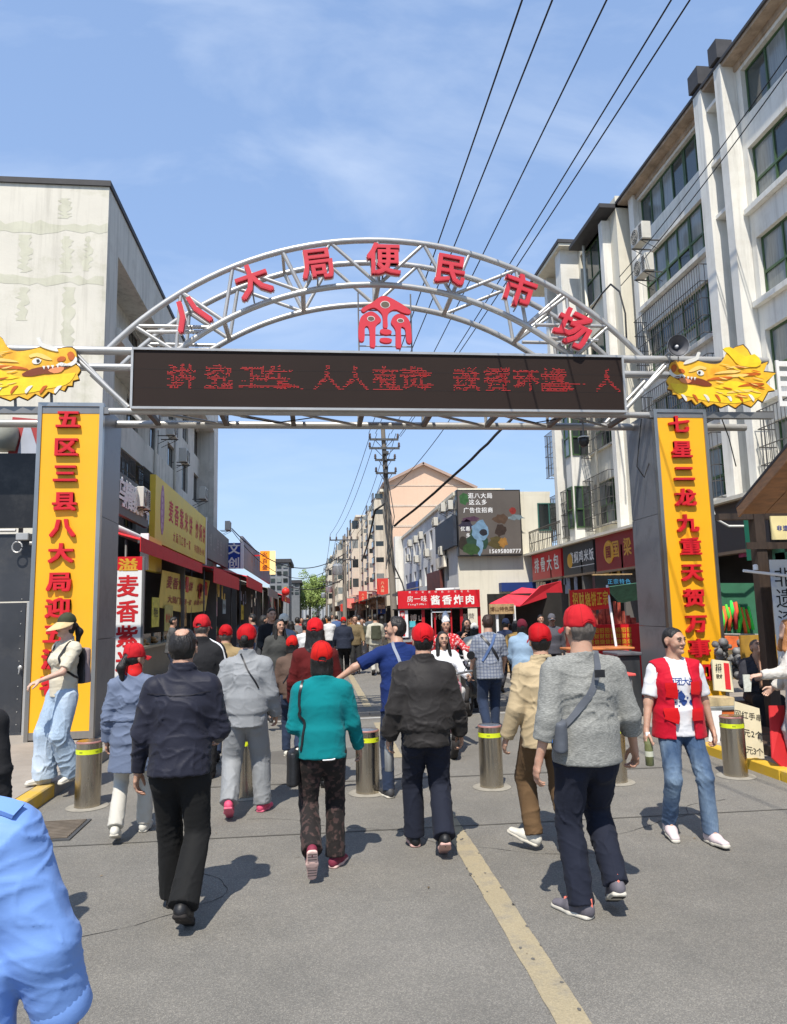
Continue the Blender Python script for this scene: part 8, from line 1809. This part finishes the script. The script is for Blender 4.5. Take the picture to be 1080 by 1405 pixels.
# --- woman in taupe jacket, red cap
X, Y, Ht = at(393, 1040, 407, 876)
P = Pose(Ht, .98, W(-1, .14, -.14, 20), {-1: (0, 12, 20), 1: (10, 10, 40)}, lean=3, head=(0, 8))
o = person('woman in taupe brown jacket and jeans with red cap, left of the woman in teal', X, Y, 3, P, dict(name='jacket', mat=c_tau, kind='jacket', hem=.06, sleeve=1.95, loose=.035, rib=True), dict(mat=c_jeand, loose=.02, hemr=.07), (m_shoew, m_sole), ('bob', m_hair), cap_v[3], seed=13, female=True, vs=.009, cvs=.012)
band_on(o['top'], [P.neck+vec(.07, -.08, .0), P.chest+vec(.0, -.16, -.02), P.waist+vec(-.13, -.14, .04)], .016, .004, 'crossbody_strap', m_black, o['root'])
# --- woman with long black hair and dark red sweater behind the woman in teal
X, Y, Ht = at(430, 1085, 436, 853)
P = Pose(Ht, 1.05, W(1, .16, -.16, 20), {-1: (4, 13, 20), 1: (8, 12, 24)}, lean=2, head=(8, 4))
o = person('long haired woman in dark red sweater and red cap beyond the woman in teal', X, Y, 0, P, dict(name='sweater', mat=c_dred, kind='sweater', hem=.06, sleeve=1.95, loose=.034), dict(mat=c_blk, loose=.02, hemr=.07), (m_shoeb, m_soledk), ('long', m_hair), cap_v[0], seed=14, female=True, vs=.008, cvs=.011)
# --- dark striped jacket man behind the bald man
X, Y, Ht = at(278, 1072, 274, 848)
P = Pose(Ht, 1.12, W(1, .14, -.14, 20), {-1: (4, 12, 40), 1: (2, 12, 22)}, lean=2, head=(14, 4))
o = person('man in dark track jacket with white sleeve stripes and red cap', X, Y, 0, P, dict(name='track_jacket', mat=c_dark, kind='jacket', hem=.08, sleeve=1.95, loose=.045), dict(mat=c_dark, loose=.03, hemr=.075), (m_shoeb, m_soledk), ('buzz', m_hairg), cap_v[1], seed=15, vs=.009, cvs=.012, facem=False)
for dk in (0, .022): band_on(o['top'], [P.neck+vec(.10+dk, -.02, .04), P.sh[1]+vec(.03+dk*.6, -.05, .02), P.sh[1]*.5+P.el[1]*.5+vec(.06, -.04-dk, 0), P.el[1]+vec(.07, -.03-dk, 0)], .010, .003, 'sleeve_stripe', m_cloudwhite, o['top'])
# --- beige person behind the grey tracksuit
X, Y, Ht = at(309, 1045, 309, 861)
P = Pose(Ht, 1.05, W(1, .14, -.14, 20), None, lean=2, head=(0, 6))
person('person in tan jacket with red cap, left of the person in the grey tracksuit', X, Y, 0, P, dict(name='jacket', mat=cloth('tan_jacket', (.36, .26, .13), .85), kind='jacket', hem=.08, sleeve=1.95, loose=.04), dict(mat=c_jeand, loose=.03, hemr=.07), (m_shoeb, m_soledk), ('buzz', m_hairg), cap_v[2], seed=16, vs=.010, cvs=.013)
# --- navy coat man farther on
X, Y, Ht = at(474, 926, 470, 848)
P = Pose(Ht, 1.2, W(1, .16, -.16, 20), {-1: (0, 14, 30), 1: (0, 14, 60)}, lean=3, head=(0, 6))
person('man in dark navy jacket with red cap, farther up the road beyond the polo shirt', X, Y, 0, P, dict(name='jacket', mat=c_ndk, kind='jacket', hem=.12, sleeve=1.95, loose=.05), dict(mat=c_blk, loose=.03, hemr=.075), (m_shoeb, m_soledk), ('buzz', m_hairg), cap_v[3], seed=17, vs=.013, cvs=.016)
# --- denim jacket woman with maroon cap
X, Y, Ht = at(716, 990, 719, 852)
P = Pose(Ht, 1.0, W(1, .1, -.1, 10), {-1: (10, 12, 50), 1: (10, 12, 60)}, lean=4, head=(-20, 14))
o = person('woman in light blue denim jacket with maroon cap', X, Y, 30, P, dict(name='denim_jacket', mat=c_den2, kind='jacket', hem=.06, sleeve=1.95, loose=.045), dict(mat=c_dark, loose=.02, hemr=.07), (m_shoeb, m_soledk), ('bob', m_hair), cloth('maroon_cap_cloth', (.14, .015, .03)), seed=18, female=True, vs=.012, cvs=.015)
# --- blue shirted man at the bottom left corner, very near
P = Pose(1.60, 1.26, W(1, .1, -.1, 5), {-1: (10, 10, 20), 1: (0, 20, 14, 0)}, lean=4, head=(-18, 12), sw=.172)
o = person('man in sky blue uniform shirt with epaulette and rolled sleeve at the bottom left corner', -.90, 1.88, 2, P, dict(name='uniform_shirt', mat=c_blue, kind='shirt', hem=.0, sleeve=1.62, loose=.040, amp=.0045, cuffw=.062), dict(mat=c_dark, loose=.02, hemr=.08), (m_shoeb, m_soledk), ('short', m_hair), seed=19, vs=.006, cvs=.006)
band_on(o['top'], [P.neck+vec(.08, -.03, .03), P.sh[1]*.5+P.neck*.5+vec(0, -.035, .07), P.sh[1]+vec(.035, -.035, .055)], .046, .006, 'epaulette', c_blue, o['top'], .006)
band_on(o['top'], [P.neck+vec(-.24, -.13, -.10), P.neck+vec(0, -.17, -.08), P.neck+vec(.15, -.15, -.085), P.sh[1]+vec(.0, -.09, .00)], .005, .003, 'yoke_seam', cloth('blue_seam', (.10, .20, .52)), o['top'], .001)
cp = P.el[1]+(P.wr[1]-P.el[1])*.60; mb = MB(); ax_ = Vector(nrm(P.wr[1]-P.el[1])); mb.lathe([(.060, -.035), (.067, -.03), (.068, .03), (.063, .04), (.050, .038)], Vector(cp), 28, ax_, cap=False)
me_c = [v.co for v in ()]; cu = mb.build('rolled_cuff', c_blue, o['top'], world=False, smooth=60)
# --- red capped person cut off by the left edge
g_ = AY(-24, 1000, 4.2)
P = Pose(1.56, .85, W(1, .1, -.1, 5), None, lean=2, head=(10, 4))
person('red capped person in black cut off by the left edge of the picture', g_.x-.07, 4.2, 0, P, dict(name='jacket', mat=c_dark, kind='jacket', hem=.08, sleeve=1.95, loose=.03), dict(mat=c_dark, loose=.02, hemr=.07), (m_shoeb, m_soledk), ('short', m_hair), cap_v[0], seed=20, vs=.009, cvs=.012)
# --- long haired person in white at the right edge
g_ = AY(1082, 1100, 7.2)
P = Pose(1.60, 1.0, W(1, .08, -.08, 5), {-1: ((-.25, .55, -.75), (-.25, .95, -.10), 0, 0, (.3, 0, -1)), 1: (10, 8, 40)}, lean=6, head=(-10, 12))
o = person('person with long orange brown hair in a white jacket reaching towards the stall', g_.x+.26, 7.2, -62, P, dict(name='jacket', mat=cloth('white_jacket', (.62, .58, .52), .8), kind='jacket', hem=.30, sleeve=1.90, loose=.04, hemflare=.06, amp=.008), dict(mat=cloth('grey_white_skirt', (.48, .46, .45)), loose=.04, hemr=.10), (m_shoew, m_sole), ('long', m_hairo), seed=21, female=True, skinm=m_skin2, vs=.008, cvs=.010)
rt = o['root']; mat = Matrix.Translation(rt.location) @ Matrix.Rotation(rt.rotation_euler[2], 4, 'Z'); wp = mat @ Vector(P.wr[-1]+P.hd[-1]*.10)
MB().prism([(-.035, -.10), (.035, -.10), (.05, .0), (.035, .07), (-.035, .07)], wp+Vector((-.03, -.01, -.05)), UX, UZ, -.012).build('paper_fan', plain('pale_card', (200, 200, 186), var=.2, vs=30), label='small pale perforated fan held out by the person with long hair', cat='fan')
# --- seated man looking at his phone
g_ = AY(1040, 960, 9.75)
P = Pose(1.66, 1.10, {-1: (-.12, .42, 0, 0, 6), 1: (.12, .40, 0, 0, 6)}, {-1: ((-.15, .35, -.85), (.45, .72, .45), 0, 0, (1, -.3, .2)), 1: ((.15, .25, -.9), (-.45, .80, .30), 0, 0, (-1, -.3, .2))}, lean=6, head=(-14, 30), hipz=.50)
o = person('seated man in dark grey jacket looking down at a phone behind the right bollard', g_.x+.05, 9.80, 195, P, dict(name='jacket', mat=cloth('slate_jacket', (.045, .045, .055)), kind='jacket', hem=.04, sleeve=1.93, loose=.04, opened=.03), dict(mat=c_dark, loose=.03, hemr=.07), (m_shoeb, m_soledk), ('buzz', m_hairg), seed=22, facem=True, vs=.008, cvs=.011)
rt = o['root']; mat = Matrix.Translation(rt.location) @ Matrix.Rotation(rt.rotation_euler[2], 4, 'Z'); wp = mat @ Vector((P.wr[-1]+P.wr[1])/2+vec(0, .09, .05))
MB().bbox(wp+Vector((-.035, -.005, -.04)), wp+Vector((.035, .005, .09)), .003).build('mobile_phone', m_black, label='black phone in the hands of the seated man', cat='phone')
so_ = empty('stool', (g_.x+.03, 9.85, KH-.03), 'low stool under the seated man', 'stool'); MB().bbox((g_.x-.17, 9.70, .36), (g_.x+.23, 10.05, .41), .01).build('seat', m_wooddk, so_)
for sx in (-.14, .20):
    for sy in (9.73, 10.02): MB().tube([(g_.x+sx, sy, KH-.03), (g_.x+sx, sy, .36)], .018, 6).build('leg', m_wooddk, so_)
# ---------------------------------------------------------------- scooters
def scooter(x, y, face, label, col, apron=None):
    o = empty('scooter', (x, y, 0), label, 'scooter', rz=-R(face)); c = M('scooter_%s' % label[:6], col, .35, 0, .1, 3)
    for yy in (-.55, .55):
        w_ = MB().tube([(0, yy+.23*math.cos(t*math.pi/10), .25+.23*math.sin(t*math.pi/10)) for t in range(21)], .045, 8).build('wheel', m_soledk, o, world=False, smooth=True); mb = MB(); mb.lathe([(.05, -.04), (.05, .04)], (0, yy, .25), 12, (1, 0, 0))
        for t in range(6): a = t*math.pi/3; mb.tube([(0, yy, .25), (0, yy+.2*math.cos(a), .25+.2*math.sin(a))], .012, 5)
        mb.build('rim', m_alu, w_, world=False)
    S_ = SDF(.02); S_.add((0, -.45, .50), (0, -.1, .52), (.13, .12), (.12, .10), side=(1, 0, 0), k=.06); S_.add((0, -.05, .32), (0, .35, .30), (.13, .05), (.13, .05), side=(1, 0, 0), k=.05); S_.add((0, .42, .35), (0, .36, .85), (.14, .05), (.17, .06), side=(1, 0, 0), k=.06); S_.add((0, .50, .45), (0, .58, .40), (.07, .16), k=.05); mobj('body', S_.mesh('b'), c, o)
    MB().bbox((-.13, -.60, .70), (.13, .02, .79), .03).build('seat', m_black, o, world=False); mb = MB(); mb.tube([(-.33, .22, 1.0), (-.12, .33, .98), (.12, .33, .98), (.33, .22, 1.0)], .016, 8); mb.tube([(0, .36, .8), (0, .33, 1.0)], .03, 8); mb.build('handlebar', m_tubedk, o, world=False)
    for s_ in (-1, 1): mb = MB(); mb.tube([(s_*.22, .27, 1.0), (s_*.30, .30, 1.18)], .006, 5); mb.lathe([(.055, 0), (.05, .02)], (s_*.31, .29, 1.2), 12, (0, -1, .1)); mb.build('mirror', m_black, o, world=False)
    MB().lathe([(.07, 0), (.06, .03), (.02, .045)], (0, .40, .86), 14, (0, 1, 0)).build('headlight', m_cloudwhite, o, world=False, smooth=60)
    MB().lathe([(.05, 0), (.03, .02)], (0, -.60, .60), 10, (0, -1, 0)).build('tail_light', m_redsign, o, world=False)
    if apron: MB().slab((-.30, .42, .25), (.30, .42, .25), (.30, .33, .98), (-.30, .33, .98), .04).build('wind_apron', apron, o, world=False)
    MB().box((-.08, -.63, .36), (.08, -.62, .46)).build('number_plate', m_cloudwhite, o, world=False); return o
ride = {-1: (-.13, .22, 0, .32, 4), 1: (.13, .22, 0, .32, 4)}; hands_f = {-1: ((-.2, .6, -.7), (-.1, .95, -.25)), 1: ((.2, .6, -.7), (.1, .95, -.25))}
def person_lo(label, px, hy, Y, face, H, top_m, leg_m, hairs, cap=None, arms=None, feet=None, hipz=None, lean=2, female=False, b=1.0, hem=.06, sl=1.95, head=(0, 5), v=.016, seed=0, z=0, extra=None, xy=None):
    g_ = AY(px, hy, Y); x = g_.x if xy is None else xy[0]; Y = Y if xy is None else xy[1]
    P = Pose(H, b, feet or W(random.choice((-1, 1)), .18, -.18, 22), arms, lean=lean, head=head, hipz=hipz)
    return person(label, x, Y, face, P, dict(name='top', mat=top_m, kind='shirt', hem=hem, sleeve=sl, loose=.035, neckopen=0), dict(mat=leg_m, loose=.025, hemr=.072), (m_shoeb, m_soledk), hairs, cap, seed=seed, female=female, vs=v, cvs=v*1.15, z=z, facem=abs(face) > 100)
g_ = AY(498, 905, 24); scooter(g_.x, 24, 180, 'dark scooter ridden towards the camera in the distance left of the man with the backpack', (.04, .04, .045))
person_lo('rider in olive jacket on the dark scooter in the distance', 498, 850, 24.15, 180, 1.66, cloth('olive', (.06, .065, .045)), c_dark, ('short', m_hair), arms=hands_f, feet=ride, hipz=.80, lean=0, v=.02, seed=31, xy=(g_.x, 24.2))
g_ = AY(628, 990, 9.4); scooter(g_.x-.12, 9.6, 182, 'pink electric scooter mostly hidden behind the man in the black bomber', (.45, .20, .24))
person_lo('girl with long black hair in white riding the pink scooter', 636, 880, 9.7, 176, 1.58, c_white, cloth('white_skirt', (.6, .58, .55)), ('long', m_hair), arms=hands_f, feet=ride, hipz=.80, lean=2, female=True, v=.010, seed=32, xy=(g_.x-.10, 9.78))
g_ = AY(690, 940, 13.0); scooter(g_.x-.55, 13.0, 200, 'black scooter parked between the pink scooter and the man in the plaid shirt', (.03, .03, .03))
# costumed figure in red and white robe
x_, y_ = AY(612, 880, 12.5).x, 12.5
o = person_lo('figure in flowing red and white robe with a tall white headdress', 612, 862, 12.5, 190, 1.62, cloth('red_white_robe', srgb(200, 40, 50), .8, .05, .3, .1, 120, 'floral', (.7, .66, .62)), cloth('white_robe', (.62, .60, .58)), ('bob', m_hair), arms={-1: ((-.6, .3, -.7), (-.3, .9, .1)), 1: ((.6, .3, -.7), (.3, .8, .3))}, hem=.42, sl=1.7, v=.013, seed=33)
S_ = SDF(.012); h_ = o['pose'].headc; S_.add(h_+vec(0, 0, .09), h_+vec(0, -.02, .20), (.075, .075), (.045, .05), k=.02); mobj('headdress', S_.mesh('hd', lambda V: vnoise(V*25)*.012), m_cloudwhite, o['root'])
S_ = SDF(.016); P = o['pose']
for k in (-1, 1): S_.add(P.el[k], P.wr[k]+vec(0, 0, -.16), (.06, .05), (.13, .05), k=.03)
mobj('wide_sleeves', S_.mesh('ws', lambda V: vnoise(V*14)*.01), cloth('white_robe', (.62, .60, .58)), o['root'])
# seated woman in black and white by the kiosk, drinking
person_lo('woman with black hair and dark dress at the kiosk, hands raised to her face', 640, 868, 14.2, 172, 1.60, c_dark, c_white, ('long', m_hair), arms={-1: ((-.3, .5, -.7), (.3, .5, .8)), 1: ((.3, .5, -.7), (-.3, .5, .8))}, female=True, v=.013, seed=34)
# ---------------------------------------------------------------- the crowd beyond
CR_ = [
 ('man in khaki backpack outfit with white trousers walking away, right of the distant scooter', 515, 852, 21, 0, 1.70, (.55, .52, .42), (.52, .50, .45), 'short', None, 1.95),
 ('shopper in white T-shirt far up the road beside the dark navy jacket', 452, 853, 26, 0, 1.64, (.68, .68, .68), (.04, .05, .08), 'short', None, .9),
 ('shopper in lilac top beside the shopper in white far up the road', 444, 856, 28, 10, 1.60, (.36, .30, .42), (.05, .05, .06), 'long', None, .9),
 ('woman in white blouse with dark bun, between the left stalls and the red capped woman', 419, 856, 15.5, -12, 1.60, (.70, .70, .70), (.03, .03, .04), 'bun', None, 1.5),
 ('person in white bucket hat and blue grey shirt by the left stalls', 389, 858, 12.8, 20, 1.62, (.22, .26, .33), (.05, .06, .08), 'short', (.72, .70, .62), .9),
 ('tall man in black coat facing the camera by the left stalls', 372, 851, 13.4, 160, 1.74, (.018, .018, .02), (.02, .02, .022), 'short', None, 1.95),
 ('woman in camouflage dark shirt left of the white bucket hat', 382, 862, 11.6, 150, 1.56, (.07, .07, .065), (.03, .03, .03), 'long', None, 1.9),
 ('person in dark grey hooded top at the left stalls, behind the grey tracksuit', 360, 858, 14.8, 80, 1.62, (.08, .08, .085), (.02, .02, .03), 'bob', None, 1.9),
 ('person in dark blue top browsing the second left stall', 348, 856, 17.5, -70, 1.64, (.03, .04, .08), (.02, .02, .02), 'short', None, 1.9),
 ('grey shirted shopper far up the left side', 408, 854, 22, 0, 1.66, (.18, .18, .19), (.03, .03, .04), 'short', None, .9),
 ('black haired shopper in brown far up the left side', 398, 856, 19, 30, 1.60, (.12, .08, .06), (.02, .02, .03), 'long', None, 1.9),
 ('pink dressed shopper in the far crowd', 430, 855, 34, 180, 1.60, (.55, .30, .34), (.4, .25, .28), 'long', None, .9),
 ('shopper in cream in the far crowd', 436, 852, 38, 0, 1.70, (.55, .50, .42), (.08, .08, .09), 'short', None, .9),
 ('shopper in black in the far crowd, left side', 422, 853, 42, 0, 1.68, (.02, .02, .02), (.03, .03, .04), 'short', None, .9),
 ('shopper in red in the far crowd, left side', 414, 856, 30, 180, 1.60, (.40, .04, .04), (.03, .03, .04), 'bob', None, 1.9),
 ('man in olive brown jacket close behind the man in the dark navy jacket', 487, 853, 21.5, 180, 1.68, (.20, .15, .08), (.05, .05, .05), 'short', None, 1.9),
 ('shopper in white right behind the dark navy jacket', 492, 856, 25, 0, 1.66, (.66, .66, .66), (.3, .3, .32), 'short', None, .9),
 ('two tone shopper at the right stalls near the nearest red hanging banner', 508, 855, 30, -20, 1.64, (.10, .12, .14), (.03, .03, .04), 'short', None, .9),
 ('shopper in dark top right of the man with the khaki backpack', 524, 856, 26, 10, 1.62, (.05, .05, .06), (.25, .27, .32), 'long', None, .9),
 ('woman in white sun hat beside the man in the plaid shirt', 651, 868, 13.6, 20, 1.50, (.62, .58, .50), (.4, .38, .36), 'bob', (.66, .64, .58), .9),
 ('person in dark blue hood bending at the canopy stall', 694, 866, 15.6, 40, 1.54, (.02, .03, .07), (.03, .03, .04), 'short', (.02, .03, .07), 1.9),
 ('person in mustard patterned shirt in front of the canopy stall', 708, 864, 13.8, 20, 1.54, (.34, .22, .08), (.05, .04, .04), 'bob', None, .9),
 ('stallholder in dark clothes under the pink-red canopy', 742, 858, 17.5, 185, 1.60, (.04, .04, .045), (.03, .03, .03), 'short', None, 1.9),
 ('stallholder in grey cap behind the man in the beige jacket', 757, 856, 15.4, 190, 1.62, (.10, .10, .12), (.03, .03, .03), 'short', (.12, .12, .14), 1.9),
 ('vendor in white apron inside the red kiosk', 566, 846, 22.6, 180, 1.66, (.60, .58, .56), (.05, .05, .05), 'short', None, 1.5),
 ('shopper in blue in the far crowd, centre', 462, 856, 33, 0, 1.64, (.08, .14, .30), (.03, .03, .04), 'short', None, .9),
 ('shopper in grey in the far crowd, centre', 456, 856, 40, 180, 1.66, (.28, .28, .29), (.03, .03, .04), 'short', None, .9),
 ('shopper in orange in the far crowd, centre', 447, 857, 46, 0, 1.62, (.42, .16, .04), (.03, .03, .04), 'short', None, .9),
 ('seller in grey at the food stall counter on the left', 236, 858, 17.6, 75, 1.62, (.10, .10, .10), (.03, .03, .03), 'short', None, 1.9),
]
for i, (lb_, px, hy, Y, fc, H_, tc_, lc_, hs_, hat, sl_) in enumerate(CR_):
    random.seed(100+i)
    arms = {-1: (random.uniform(-12, 25), 10, random.uniform(10, 60)), 1: (random.uniform(-12, 25), 10, random.uniform(10, 60))}
    person_lo(lb_, px, hy, Y, fc, H_, cloth('crowd_top%d' % i, tc_), cloth('crowd_legs%d' % (i % 9), lc_), (hs_, m_hair), cloth('hat%d' % i, hat) if hat else None, arms, v=.014 if Y < 20 else .02, seed=40+i, female=hs_ in ('long', 'bob', 'bun'), sl=sl_, b=random.uniform(.95, 1.12), z=KH if px < 395 else 0)
gp = PEOPLE  # khaki man's backpack
r_ = [p_ for p_ in PEOPLE if 'khaki backpack' in p_['root']['label']][0]; bag(r_['root'], r_['pose'].chest+vec(0, -.20, -.06), (.30, .16, .42), cloth('khaki_dark', (.07, .075, .05)), name='backpack')
# litter and leaves on the road
mb = MB(); rn = random.Random(21)
for i in range(26):
    x, y = rn.uniform(-2.3, 4.4), rn.uniform(2.4, 9); s_ = rn.uniform(.006, .016); a = rn.uniform(0, 3); mb.add([(x+s_*math.cos(a), y+s_*math.sin(a), .006), (x-s_*.5*math.sin(a), y+s_*.5*math.cos(a), .010), (x-s_*math.cos(a), y-s_*math.sin(a), .006), (x+s_*.4*math.sin(a), y-s_*.4*math.cos(a), .009)], [(0, 1, 2, 3)])
mb.build('litter', plain('dry_leaf', (120, 100, 70), var=.5, vs=3), kind='stuff', label='tiny dry leaves and scraps scattered on the road', cat='litter')
bpy.data.objects.remove(_fo)
